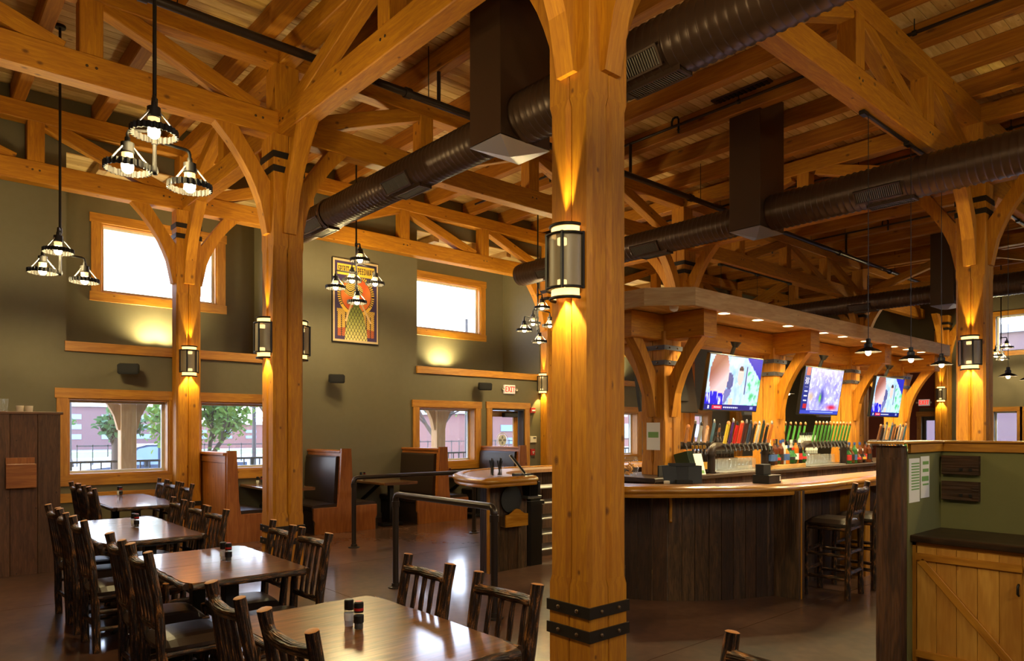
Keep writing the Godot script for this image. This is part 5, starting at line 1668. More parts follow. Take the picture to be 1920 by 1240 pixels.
# ---------------------------------------------------------------- screens
func screen_tex(kind: int) -> ImageTexture:
	var w := 320
	var h := 180
	var img := Image.create_empty(w, h, false, Image.FORMAT_RGB8)
	var n1 := noise(200 + kind, 0.018, 3)
	var n2 := noise(230 + kind, 0.03, 3)
	for y in h:
		for x in w:
			var u := float(x) / w
			var v := float(y) / h
			var c: Color
			if kind == 0:
				# two men in a car, seen past a blurred head
				c = c8(206, 222, 255).lerp(c8(150, 200, 232), clampf(n1.get_noise_2d(x, y) + 0.3, 0, 1))
				if u > 0.74 and v > 0.25: c = c8(196, 236, 240).lerp(c8(90, 200, 130), clampf(n2.get_noise_2d(x, y) * 1.8 + 0.1, 0, 1))
				if v < 0.34 + (u - 0.95) * 1.3 and u > 0.68: c = c8(44, 46, 190)
				var hx := (u - 0.40) / 0.07
				var hy := (v - 0.46) / 0.15
				if hx * hx + hy * hy < 1: c = c8(92, 96, 150)
				if v > 0.6 and v < 0.9 and absf(u - 0.36) < 0.09: c = c8(120, 122, 180)
				if absf(u - 0.60) < 0.05 + (v - 0.42) * 0.42 and v > 0.48 and v < 0.9: c = c8(202, 228, 250).lerp(c8(150, 190, 225), clampf(n2.get_noise_2d(x, y * 0.5) + 0.2, 0, 1))
				hx = (u - 0.60) / 0.055; hy = (v - 0.34) / 0.18
				if hx * hx + hy * hy < 1: c = c8(236, 206, 196) if v > 0.24 else c8(74, 52, 54)
				if absf(u - 0.715) < 0.007 and v > 0.15 and v < 0.7: c = c8(60, 62, 110)
				hx = (u - 0.20) / 0.17; hy = (v - 0.36) / 0.46
				if hx * hx + hy * hy < 1: c = c8(150, 84, 70).lerp(c8(238, 204, 204), clampf((v * 0.7 + u - 0.28) * 3.2, 0, 1))
				if v > 0.66 + absf(u - 0.14) * 0.3 and u < 0.32: c = c8(36, 30, 210).lerp(c8(226, 228, 250), clampf(n1.get_noise_2d(x * 3, y) * 3 + 0.1, 0, 1))
				if v > 0.78 and u > 0.42 and u < 0.5: c = c8(236, 210, 190)
			else:
				c = c8(196, 196, 252).lerp(c8(150, 140, 240), clampf(n1.get_noise_2d(x, y) + 0.4, 0, 1)).lerp(c8(240, 240, 255), clampf(n2.get_noise_2d(x, y) * 1.8, 0, 1))
				var g := exp(-pow((u - 0.5) / 0.07, 2) - pow((v - 0.62) / 0.2, 2))
				c = c.lerp(c8(40, 30, 150), g * 0.8)
				g = exp(-pow((u - 0.46) / 0.03, 2) - pow((v - 0.64) / 0.08, 2))
				c = c.lerp(c8(110, 230, 60), g)
				g = exp(-pow((u - 0.22) / 0.07, 2) - pow((v - 0.62) / 0.1, 2))
				c = c.lerp(c8(226, 190, 130), g * 0.8)
				g = exp(-pow((u - 0.8) / 0.12, 2) - pow((v - 0.84) / 0.05, 2))
				c = c.lerp(c8(220, 30, 60), g)
				if u < 0.15:
					c = c8(30, 44, 130)
					if v < 0.17 and u > 0.04 and u < 0.13: c = c8(190, 40, 60)
					if v > 0.22 and v < 0.36 and u > 0.03 and u < 0.12 and ((x / 5) + (y / 6)) % 2 == 0: c = c8(235, 235, 250)
					if v > 0.42 and v < 0.78 and u > 0.04 and u < 0.12 and int(v * 40) % 4 == 0: c = c8(230, 232, 250)
					if v > 0.78 and v < 0.88 and u > 0.05 and u < 0.14: c = c8(190, 40, 50)
				if v > 0.92:
					c = c8(60, 74, 190)
					if v > 0.94 and v < 0.965 and u > 0.25 and u < 0.86: c = c8(150, 170, 250)
			img.set_pixel(x, y, c)
	if kind == 0:
		img.resize(64, 36, Image.INTERPOLATE_TRILINEAR)
		img.resize(w, h, Image.INTERPOLATE_CUBIC)
		for y in range(int(h * 0.9), h):
			for x in w:
				var u := float(x) / w
				var v := float(y) / h
				var c := c8(26, 34, 120)
				if v > 0.915 and v < 0.985 and u > 0.14 and u < 0.32: c = c8(216, 40, 64)
				if v > 0.935 and v < 0.965 and u > 0.17 and u < 0.30 and (x / 3) % 3 != 0: c = c8(246, 220, 226)
				if v > 0.935 and v < 0.965 and u > 0.34 and u < 0.62 and (x / 3) % 4 != 0: c = c8(226, 230, 250)
				if v > 0.92 and v < 0.975 and u > 0.86 and u < 0.92: c = c8(150, 160, 220)
				if v > 0.92 and v < 0.98 and u > 0.06 and u < 0.09: c = c8(220, 224, 240)
				img.set_pixel(x, y, c)
	return ImageTexture.create_from_image(img)

func tv(a0: float, a1: float, b: float, z: float, kind: int, label: String, away := false) -> void:
	var w := a1 - a0
	var h := w * 0.57
	var o := thing("television", label, "television", V((a0 + a1) / 2, b, z))
	o.rotation = Vector3(deg_to_rad(9.0), PI if away else 0.0, 0)
	if away: o.rotation = Vector3(deg_to_rad(-9.0), 0, 0)
	var s := -1.0 if away else 1.0
	var m := MB.new(); m.block(Vector3(-w / 2, 0, -0.045 if not away else 0.0), Vector3(w / 2, h, 0.0 if not away else 0.045), 0.006); part(o, "tv_case", m, M.black, true)
	m = MB.new(); m.block(Vector3(-w * 0.3, h * 0.2, -0.085 if not away else 0.045), Vector3(w * 0.3, h * 0.8, -0.045 if not away else 0.085), 0.01); part(o, "tv_back", m, M.blackmatte, true)
	if not away:
		m = MB.new(); m.quad(Vector3(-w / 2 + 0.014, 0.018, 0.002), Vector3(w / 2 - 0.014, 0.018, 0.002), Vector3(w / 2 - 0.014, h - 0.014, 0.002), Vector3(-w / 2 + 0.014, h - 0.014, 0.002), Vector3(0, 0, 1), Vector2(0, 1), Vector2(1, 1), Vector2(1, 0), Vector2(0, 0))
		part(o, "tv_screen", m, M.screen[kind], true)
	m = MB.new(); m.tube([Vector3(0, h * 0.6, -0.09 * s), Vector3(0, h * 0.8, -0.13 * s), Vector3(0, 2.74 - z, -0.06 * s)], 0.025, 8); m.lathe([Vector2(0.07, 0.0), Vector2(0.06, -0.02), Vector2(0.03, -0.07)], 12, Transform3D(Basis.IDENTITY, Vector3(0, 2.745 - z, -0.06 * s))); part(o, "ceiling_mount", m, M.black, true)
	if not away:
		var l := AreaLight3D.new()
		l.name = "screen_light"; l.area_size = Vector2(w * 0.95, h * 0.92); l.light_energy = 0.5; l.light_color = Color(0.72, 0.78, 1.0); l.shadow_enabled = true
		o.add_child(l, true)
		l.position = Vector3(0, h / 2, 0.012)
		l.rotation.y = PI

func build_tvs() -> void:
	M.screen = []
	for k in 2:
		var t := screen_tex(k)
		var m := mat(Color(0, 0, 0), 0.25)
		m.emission_enabled = true
		m.emission_texture = t
		m.emission = Color.BLACK
		m.emission_energy_multiplier = 1.35
		M.screen.append(m)
	tv(7.31, 8.54, 4.88, 1.875, 0, "television with two men in a car, between the first two canopy posts")
	tv(9.69, 10.92, 4.88, 1.86, 1, "television with a blurred game and blue side panel, between the middle canopy posts")
	tv(12.12, 13.32, 4.88, 1.86, 0, "television with two men in a car, between the last canopy posts")
	tv(7.15, 8.4, 5.72, 1.875, 0, "back of a black television facing the far side, behind the first screen", true)
	tv(9.6, 10.85, 5.72, 1.86, 0, "back of a black television facing the far side, behind the middle screen", true)
	tv(12.0, 13.2, 5.72, 1.86, 0, "back of a black television facing the far side, behind the last screen", true)

# ---------------------------------------------------------------- taps, bottles, glasses and small things
func tap_tower(a0: float, a1: float, b: float, n: int, cols: Array, label: String, style: int) -> void:
	var o := thing("tap_tower", label, "beer tap", V((a0 + a1) / 2, b, BZ))
	var z := BZ + 0.33
	var m := MB.new()
	var r := 0.052
	var e := 0.08
	m.tube([V(a0, b, BZ), V(a0, b, z - e), V(a0 + e * 0.3, b, z - e * 0.3), V(a0 + e, b, z), V(a1, b, z)], r, 16)
	part(o, "bent_pipe", m, M.pipe)
	m = MB.new(); m.tube([V(a1 - 0.02, b, BZ), V(a1 - 0.02, b, z)], r, 16); part(o, "pipe_leg", m, M.pipe)
	for q in [a0, a1 - 0.02]:
		for zz in [BZ + 0.01, z - e - 0.02]:
			m = MB.new(); m.lathe([Vector2(r, -0.012), Vector2(r + 0.012, -0.012), Vector2(r + 0.012, 0.012), Vector2(r, 0.012)], 16, Transform3D(Basis.IDENTITY, V(q, b, zz)), 0, TAU, true); part(o, "pipe_flange", m, M.pipe)
	var rr := RandomNumberGenerator.new()
	rr.seed = int(a0 * 100)
	for k in n:
		var a := lerpf(a0 + 0.2, a1 - 0.05, float(k) / (n - 1))
		m = MB.new()
		m.tube([V(a, b, z), V(a, b - 0.06, z + 0.005), V(a, b - 0.085, z - 0.01), V(a, b - 0.095, z - 0.06)], 0.011, 8)
		m.lathe([Vector2(0.016, 0), Vector2(0.016, 0.03), Vector2(0.008, 0.045)], 8, Transform3D(Basis.IDENTITY, V(a, b - 0.065, z)))
		var f := part(o, "faucet", m, M.faucet)
		m = MB.new()
		var p := V(a, b - 0.065, z + 0.04)
		var lean := Vector3(0.02, 0.27, 0.05)
		var c: Material = cols[k % cols.size()]
		if style == 0:
			m.beam(p, p + lean * 0.9, 0.046, 0.02, Vector2.ZERO, 0.006, Vector3(0, 0, 1)); part(f, "tap_handle", m, c)
			m = MB.new(); m.ball(p + lean, Vector3(0.026, 0.036, 0.016), 10, 6); part(f, "handle_finial", m, M.wood_small)
		else:
			var hh := rr.randf_range(0.72, 1.0)
			m.beam(p, p + lean * hh, rr.randf_range(0.04, 0.07), 0.024, Vector2.ZERO, 0.008, Vector3(0, 0, 1)); part(f, "tap_handle", m, c)
			m = MB.new()
			if k % 3 == 0: m.lathe([Vector2(0, -0.008), Vector2(0.032, -0.008), Vector2(0.032, 0.008), Vector2(0, 0.008)], 14, Transform3D(Basis(Vector3.RIGHT, PI / 2), p + lean * hh)); 
			else: m.lathe([Vector2(0.014, 0.0), Vector2(0.016, 0.03), Vector2(0.008, 0.05), Vector2(0, 0.055)], 10, Transform3D(Basis.IDENTITY, p + lean * hh))
			part(f, "handle_finial", m, [M.wood_small, M.steel, M.black][k % 3])

const BOTTLE := {
	"tall": [[0.0, 0.0], [0.036, 0.0], [0.038, 0.01], [0.038, 0.19], [0.03, 0.215], [0.015, 0.24], [0.0135, 0.30]],
	"stout": [[0.0, 0.0], [0.045, 0.0], [0.047, 0.01], [0.047, 0.13], [0.036, 0.16], [0.016, 0.185], [0.015, 0.23]],
	"slim": [[0.0, 0.0], [0.03, 0.0], [0.032, 0.01], [0.032, 0.2], [0.022, 0.24], [0.013, 0.26], [0.0125, 0.31]],
	"flask": [[0.0, 0.0], [0.04, 0.0], [0.056, 0.03], [0.06, 0.07], [0.05, 0.11], [0.02, 0.14], [0.015, 0.2]],
}
var bottle_cache := {}
func bottle(at: Vector3, form: String, body: Material, lab: Material, cap: Material, label: String, group: String) -> void:
	var o := thing("bottle", label, "bottle", at, group)
	if not bottle_cache.has(form):
		var pr := []
		for q in BOTTLE[form]: pr.append(Vector2(q[0], q[1]))
		var m := MB.new(); m.lathe(pr, 14)
		var rad: float = BOTTLE[form][3][0]
		var top: Array = BOTTLE[form][6]
		var l := MB.new(); l.lathe([Vector2(rad + 0.0008, 0.05 if form != "flask" else 0.055), Vector2(rad + 0.0008, 0.13 if form != "flask" else 0.09)], 14)
		var c := MB.new(); c.lathe([Vector2(top[0] + 0.001, top[1] - 0.035), Vector2(top[0] + 0.0025, top[1] - 0.03), Vector2(top[0] + 0.0025, top[1] + 0.004), Vector2(0, top[1] + 0.005)], 10, Transform3D.IDENTITY, 0, TAU, true)
		bottle_cache[form] = [m.mesh(), l.mesh(), c.mesh()]
	o.scale = Vector3.ONE * 1.12
	put(o, "glass_body", bottle_cache[form][0], body)
	put(o, "paper_label", bottle_cache[form][1], lab)
	put(o, "cap", bottle_cache[form][2], cap)

var glass_mesh: ArrayMesh
func pint(at: Vector3, label: String, group: String, upside := true, called := "pint_glass") -> void:
	if glass_mesh == null:
		var m := MB.new()
		m.lathe([Vector2(0, 0.004), Vector2(0.03, 0.004), Vector2(0.032, 0.0), Vector2(0.034, 0.01), Vector2(0.043, 0.145), Vector2(0.041, 0.145), Vector2(0.031, 0.02), Vector2(0, 0.018)], 12)
		glass_mesh = m.mesh()
	var o := MeshInstance3D.new()
	o.name = numbered(called)
	o.mesh = glass_mesh
	o.material_override = M.clear
	add_child(o)
	o.position = at
	if upside:
		o.rotation.x = PI
		o.position.y += 0.145
	tag(o, label, "glass", group)

func sheet(at_lo: Vector3, u: Vector3, v: Vector3, label: String, bands: Array, group := "") -> void:
	# a printed sheet: paper with coloured bands at [v0, v1, u0, u1, material]
	var nn := u.cross(v).normalized()
	var o := thing("printed_sheet", label, "paper", at_lo, group)
	var m := MB.new(); m.quad(at_lo, at_lo + u, at_lo + u + v, at_lo + v, nn); m.quad(at_lo - nn * 0.001, at_lo + u - nn * 0.001, at_lo + u + v - nn * 0.001, at_lo + v - nn * 0.001, -nn); part(o, "paper", m, M.paper)
	if bands:
		m = MB.new()
		for q in bands: m.quad(at_lo + u * q[2] + v * q[0] + nn * 0.001, at_lo + u * q[3] + v * q[0] + nn * 0.001, at_lo + u * q[3] + v * q[1] + nn * 0.001, at_lo + u * q[2] + v * q[1] + nn * 0.001, nn)
		part(o, "printed_bands", m, M.paper_green)

func build_bar_items() -> void:
	M.wood_small = mat(c8(150, 96, 54), 0.4)
	M.faucet = mat(c8(92, 90, 92), 0.3, 0.8)
	var hg := []
	for c in [c8(220, 190, 60), c8(70, 40, 120), c8(206, 30, 34), c8(214, 60, 40), c8(60, 26, 34), c8(40, 62, 90), c8(30, 30, 34), c8(206, 200, 190), c8(30, 52, 44), c8(22, 22, 24), c8(200, 120, 50)]: hg.append(mat(c, 0.35))
	var green := [mat(c8(76, 150, 60), 0.4), mat(c8(60, 136, 52), 0.4)]
	var brown := [mat(c8(120, 76, 46), 0.4), mat(c8(34, 26, 26), 0.4), mat(c8(170, 172, 176), 0.3, 0.6), mat(c8(190, 150, 120), 0.4), mat(c8(60, 90, 110), 0.4)]
	tap_tower(7.66, 8.98, 4.99, 11, hg, "iron pipe tap tower with mixed coloured handles, between the first posts", 1)
	tap_tower(10.0, 11.4, 4.99, 11, green, "iron pipe tap tower with eleven green handles, below the middle television", 0)
	tap_tower(12.35, 13.7, 4.99, 10, brown, "iron pipe tap tower with wood and dark handles, near the half wall", 1)
	tap_tower(7.75, 8.75, 5.64, 6, brown, "tap tower on the far side of the island behind the mixed handles", 1)
	tap_tower(10.3, 11.2, 5.62, 5, green, "tap tower with green handles on the far side of the island", 0)
	# rows of upturned pint glasses under the towers
	var n := 0
	for q in [[7.80, 8.9, "upturned pint glass below the mixed tap handles"], [10.2, 11.3, "upturned pint glass below the green tap handles"]]:
		for row in 2:
			var a: float = q[0]
			while a < q[1]:
				pint(V(a, 5.13 + row * 0.1, BZ + 0.012), q[2], "upturned pint glasses on the bar island")
				a += 0.1
		var m := MB.new(); m.block(V(q[0] - 0.06, 4.92, BZ), V(q[1] + 0.02, 5.31, BZ + 0.012), 0.003); single("drip_tray", "steel drip tray under the " + ("mixed" if n == 0 else "green") + " tap handles", "tray", V(q[0], 5.0, BZ), m, M.steel)
		n += 1
	# bottle clusters
	var gl := []
	for c in [Color(0.85, 0.88, 0.88, 0.45), Color(0.35, 0.16, 0.04, 0.9), Color(0.1, 0.06, 0.04, 0.97), Color(0.12, 0.35, 0.16, 0.85), Color(0.75, 0.42, 0.1, 0.8)]:
		var g := mat(Color(c.r, c.g, c.b, c.a), 0.3)
		g.transparency = BaseMaterial3D.TRANSPARENCY_ALPHA
		g.roughness = 0.26
		gl.append(g)
	var labs := [M.paper, mat(c8(180, 40, 34), 0.6), mat(c8(30, 28, 30), 0.5), mat(c8(206, 160, 60), 0.5), mat(c8(60, 90, 150), 0.5)]
	var caps := [M.black, mat(c8(190, 150, 70), 0.3, 0.7), M.red, mat(c8(40, 70, 140), 0.4), M.white]
	var gn := ["clear", "amber", "dark", "green", "golden"]
	var ln := ["white", "red", "black", "gold", "blue"]
	var fn := ["tall", "stout", "slim", "flask"]
	var rr := RandomNumberGenerator.new()
	rr.seed = 77
	var mm := MB.new(); mm.block(V(9.0, 4.9, BZ), V(9.95, 5.08, BZ + 0.06), 0.004, uo()); single("bottle_riser", "pale wooden riser under the liquor bottles beside the second post", "riser", V(9.5, 5.0, BZ), mm, M.fascia)
	for q in [[9.03, 9.93, 4.95, 11, 0.06, "on the pale riser beside the second post"], [9.02, 9.9, 5.04, 11, 0.06, "in the back row of the pale riser"], [9.84, 9.97, 5.18, 2, 0.0, "behind the riser"], [11.5, 12.25, 4.96, 8, 0.0, "in the front row before the third post"], [11.48, 11.92, 5.06, 6, 0.0, "behind the front row before the third post"], [13.75, 14.15, 5.0, 4, 0.0, "at the end of the island by the last post"]]:
		for k in int(q[3]):
			var gi := rr.randi() % 5
			var li := rr.randi() % 5
			var fi := rr.randi() % 4
			var a := lerpf(q[0], q[1], k / maxf(q[3] - 1.0, 1.0))
			bottle(V(a, q[2] + rr.randf_range(-0.015, 0.015), BZ + q[4]), fn[fi], gl[gi], labs[li], caps[rr.randi() % 5], "%s %s bottle with %s label %s" % [fn[fi], gn[gi], ln[li], q[5]], "liquor bottles on the bar island")
	# high shelf with white and yellow bottles beside the first post
	var sf := thing("bottle_shelf", "short pale wooden shelf with white bottles beside the first canopy post", "shelf", V(7.38, 5.5, 1.36))
	mm = MB.new(); mm.block(V(7.24, 5.38, 1.33), V(7.64, 5.62, 1.36), 0.004, uo()); part(sf, "shelf_board", mm, M.baredge)
	mm = MB.new(); mm.block(V(7.26, 5.4, BZ), V(7.3, 5.6, 1.33), 0.003, uo()); mm.block(V(7.58, 5.4, BZ), V(7.62, 5.6, 1.33), 0.003, uo()); part(sf, "shelf_leg", mm, M.baredge)
	for k in 3:
		bottle(V(7.34 + k * 0.09, 5.46, 1.36), "tall", gl[0], labs[0] if k != 2 else mat(c8(236, 196, 60), 0.5), M.black, ["white-labelled clear bottle at the post end of the shelf", "white-labelled clear bottle in the middle of the shelf", "yellow-labelled clear bottle on the shelf"][k], "bottles on the short shelf")
	for k in 4:
		bottle(V(7.32 + k * 0.08, 5.02, BZ), "slim", gl[2], labs[3] if k % 2 else labs[0], caps[1], "dark wine bottle with %s label beside the green menus" % ("gold" if k % 2 else "white"), "wine bottles beside the green menus")
	for k in 6:
		bottle(V(8.42 + k * 0.075, 5.4, BZ + 0.16), "slim", gl[2], labs[2], M.black, "black-topped bottle behind the mixed tap handles", "black-topped bottles behind the taps")
	mm = MB.new(); mm.block(V(8.36, 5.34, BZ), V(8.86, 5.46, BZ + 0.16), 0.004, uo()); single("bottle_riser", "dark riser behind the mixed tap handles", "riser", V(8.6, 5.4, BZ), mm, M.barn[1])
	for k in 7:
		bottle(V(10.75 + k * 0.08, 5.38, BZ + 0.16), "tall", gl[0], labs[0], M.black, "black-topped clear bottle behind the green tap handles", "black-topped bottles behind the green taps")
	mm = MB.new(); mm.block(V(10.7, 5.32, BZ), V(11.3, 5.44, BZ + 0.16), 0.004, uo()); single("bottle_riser", "dark riser behind the green tap handles", "riser", V(11, 5.4, BZ), mm, M.barn[1])
	# menus standing beside the first post
	for k in 5:
		mm = MB.new(); mm.beam(V(7.05 + k * 0.025, 4.93, BZ), V(7.03 + k * 0.025, 5.0, BZ + 0.27), 0.006, 0.2, Vector2.ZERO, 0.001, Vector3(0, 0, 1)); single("standing_menu", "dark green standing menu beside the first post", "menu", V(7.05 + k * 0.025, 4.95, BZ), mm, mat(c8(48, 66, 44), 0.6), "green menus beside the first post")
	sheet(V(7.19, 4.9, BZ + 0.005), V(0.18, -0.03, 0), V(-0.01, 0.06, 0.25), "pale menu page with green band leaning on the green menus", [[0.05, 0.2, 0.1, 0.9]])
	# sheet pinned to the first post, brandy snifter and black card below
	sheet(V(6.879, 5.38, 1.40), V(0, -0.2, 0.0), V(0.0, 0, 0.33), "white notice with green panel pinned to the first canopy post", [[0.45, 0.66, 0.12, 0.88]])
	var g := thing("glass_jar", "large clear glass jar of corks on the island's end", "jar", V(6.5, 5.32, BZ))
	mm = MB.new(); mm.lathe([Vector2(0, 0.004), Vector2(0.06, 0.004), Vector2(0.085, 0.05), Vector2(0.1, 0.12), Vector2(0.09, 0.19), Vector2(0.075, 0.23)], 18, Transform3D(Basis.IDENTITY, V(6.5, 5.32, BZ))); part(g, "glass_bowl", mm, M.clear)
	mm = MB.new()
	for k in 14: mm.tube([V(6.5 + rr.randf_range(-0.04, 0.04), 5.32 + rr.randf_range(-0.04, 0.04), BZ + 0.02 + k * 0.009), V(6.5 + rr.randf_range(-0.05, 0.05), 5.32 + rr.randf_range(-0.05, 0.05), BZ + 0.03 + k * 0.01)], 0.011, 6)
	var ck := part(g, "corks", mm, M.cut); ck.set_meta("kind", "stuff")
	mm = MB.new(); mm.block(V(6.62, 5.0, BZ), V(6.8, 5.02, BZ + 0.13), 0.003); single("chalk_card", "small black chalk card at the foot of the first post", "card", V(6.7, 5.0, BZ), mm, M.blackmatte)
	for k in 2:
		mm = MB.new(); mm.block(V(6.25 + k * 0.3, 4.5, 0.74), V(6.52 + k * 0.3, 4.8, 0.98), 0.01); single("green_crate", ["dark green crate under the island's end, beside the jar", "dark green crate under the island's end, beside the menus"][k], "crate", V(6.4 + k * 0.3, 4.65, 0.74), mm, mat(c8(52, 62, 40), 0.7))
		mm = MB.new(); mm.block(V(6.25 + k * 0.3, 4.5, 0.0), V(6.54 + k * 0.3, 4.8, 0.74), 0.006); single("under_bar_cooler", ["steel under-bar cooler below the first green crate", "steel under-bar cooler below the second green crate"][k], "cooler", V(6.4 + k * 0.3, 4.65, 0), mm, M.galv)
	# till on the near bar
	var o := thing("till_terminal", "black till terminal seen from behind on the curved bar", "till", V(6.0, 4.24, BZ))
	o.rotation.y = deg_to_rad(-41.0)
	mm = MB.new(); mm.beam(Vector3(-0.125, 0.0, 0.03), Vector3(-0.135, 0.18, -0.02), 0.02, 0.14, Vector2.ZERO, 0.004, Vector3(1, 0, 0)); mm.beam(Vector3(0.0, 0.03, 0.02), Vector3(0, 0.18, -0.03), 0.23, 0.02, Vector2.ZERO, 0.006, Vector3(0, 0, 1)); mm.beam(Vector3(0.12, 0.0, 0.03), Vector3(0.13, 0.18, -0.02), 0.02, 0.14, Vector2.ZERO, 0.004, Vector3(1, 0, 0)); part(o, "terminal_case", mm, M.black, true)
	mm = MB.new(); mm.beam(Vector3(0, 0.17, -0.02), Vector3(0, 0.2, -0.03), 0.28, 0.035, Vector2.ZERO, 0.006, Vector3(0, 0, 1)); part(o, "top_bezel", mm, M.black, true)
	mm = MB.new(); mm.block(Vector3(-0.08, 0.0, -0.02), Vector3(0.08, 0.04, 0.1), 0.006); part(o, "stand_base", mm, M.blackmatte, true)
	mm = MB.new(); mm.lathe([Vector2(0.0, 0.0), Vector2(0.03, 0.0), Vector2(0.03, 0.03), Vector2(0.026, 0.032), Vector2(0.0, 0.032)], 14, Transform3D(Basis.IDENTITY, V(5.82, 4.30, BZ))); single("candle_cup", "small pale candle cup beside the till terminal", "candle", V(5.82, 4.30, BZ), mm, M.cream)
	# napkin caddy
	o = thing("napkin_caddy", "black napkin caddy on the near bar's straight run", "caddy", V(6.68, 3.72, BZ))
	mm = MB.new(); mm.block(V(6.58, 3.62, BZ), V(6.82, 3.80, BZ + 0.085), 0.004); part(o, "caddy_tray", mm, M.black)
	mm = MB.new(); mm.block(V(6.62, 3.70, BZ + 0.085), V(6.76, 3.79, BZ + 0.19), 0.004); part(o, "caddy_tower", mm, M.blackmatte)
	mm = MB.new(); mm.block(V(6.79, 3.617, BZ + 0.02), V(6.81, 3.62, BZ + 0.07)); part(o, "napkins", mm, M.paper)
	# host counter: straw cups, tilted till, menu rack
	for k in 2:
		o = thing("straw_cup", ["clear cup of black straws on the host counter, outer one", "clear cup of black straws on the host counter, next to the tilted till"][k], "cup", V(5.30 + k * 0.1, 6.42, BZ), "straw cups on the host counter")
		var p := V(5.30 + k * 0.1, 6.42 - k * 0.02, BZ)
		mm = MB.new(); mm.lathe([Vector2(0, 0.003), Vector2(0.036, 0.003), Vector2(0.045, 0.11), Vector2(0.043, 0.11)], 14, Transform3D(Basis.IDENTITY, p)); part(o, "cup_wall", mm, M.clear)
		mm = MB.new()
		for j in 12: mm.tube([p + Vector3(rr.randf_range(-0.02, 0.02), 0.006, rr.randf_range(-0.02, 0.02)), p + Vector3(rr.randf_range(-0.04, 0.04), rr.randf_range(0.17, 0.21), rr.randf_range(-0.03, 0.03))], 0.004, 5)
		part(o, "straws", mm, M.black)
	o = thing("tilted_till", "tilted till screen seen from its side on the host counter", "till", V(5.52, 6.06, BZ))
	var side := V(0.66, 0.75, 0).normalized()
	var lift := (V(-0.753, 0.658, 0) * 0.16 + Vector3(0, 0.2, 0)).normalized()
	mm = MB.new(); mm.prism(mm.rect(0.26, 0.022, 0.004), Transform3D(Basis(side, lift.cross(side), lift), V(5.55, 6.12, BZ + 0.04)), 0.27); part(o, "screen_case", mm, M.black)
	mm = MB.new(); mm.prism(mm.rect(0.262, 0.01, 0.002), Transform3D(Basis(side, lift.cross(side), lift), V(5.55, 6.12, BZ + 0.04) + lift.cross(side) * 0.014), 0.272); part(o, "screen_back", mm, M.cream)
	mm = MB.new(); mm.block(V(5.42, 6.03, BZ), V(5.58, 6.2, BZ + 0.035), 0.006); part(o, "till_base", mm, M.black)
	for k in 8:
		mm = MB.new(); mm.beam(V(5.63 + k * 0.018, 6.2, 0.86), V(5.6 + k * 0.018, 6.16, 1.07), 0.007, 0.16, Vector2.ZERO, 0.001, Vector3(0, 0, 1)); single("hanging_menu", "black menu in the rack beside the tilted till", "menu", V(5.65 + k * 0.018, 6.18, 0.86), mm, M.black, "black menus hung beside the tilted till")
	mm = MB.new(); mm.block(V(5.60, 6.12, 0.83), V(5.82, 6.24, 0.86), 0.003); mm.block(V(5.60, 6.235, 0.86), V(5.70, 6.245, 0.95)); single("menu_rack", "small metal rack holding black menus at the host counter's end", "rack", V(5.7, 6.2, 0.83), mm, M.steel)
	# stools
	var s := make_stool()
	s.position = V(7.07, 3.2, 0); s.rotation.y = PI / 2 + 0.1
	copy_of(s, V(7.72, 3.2, 0), PI / 2 + 0.05, "dark log bar stool next to the pale support panel of the bar")
	copy_of(s, V(9.0, 3.2, 0), PI / 2 - 0.04, "dark log bar stool mostly behind the half wall, past the support panel")

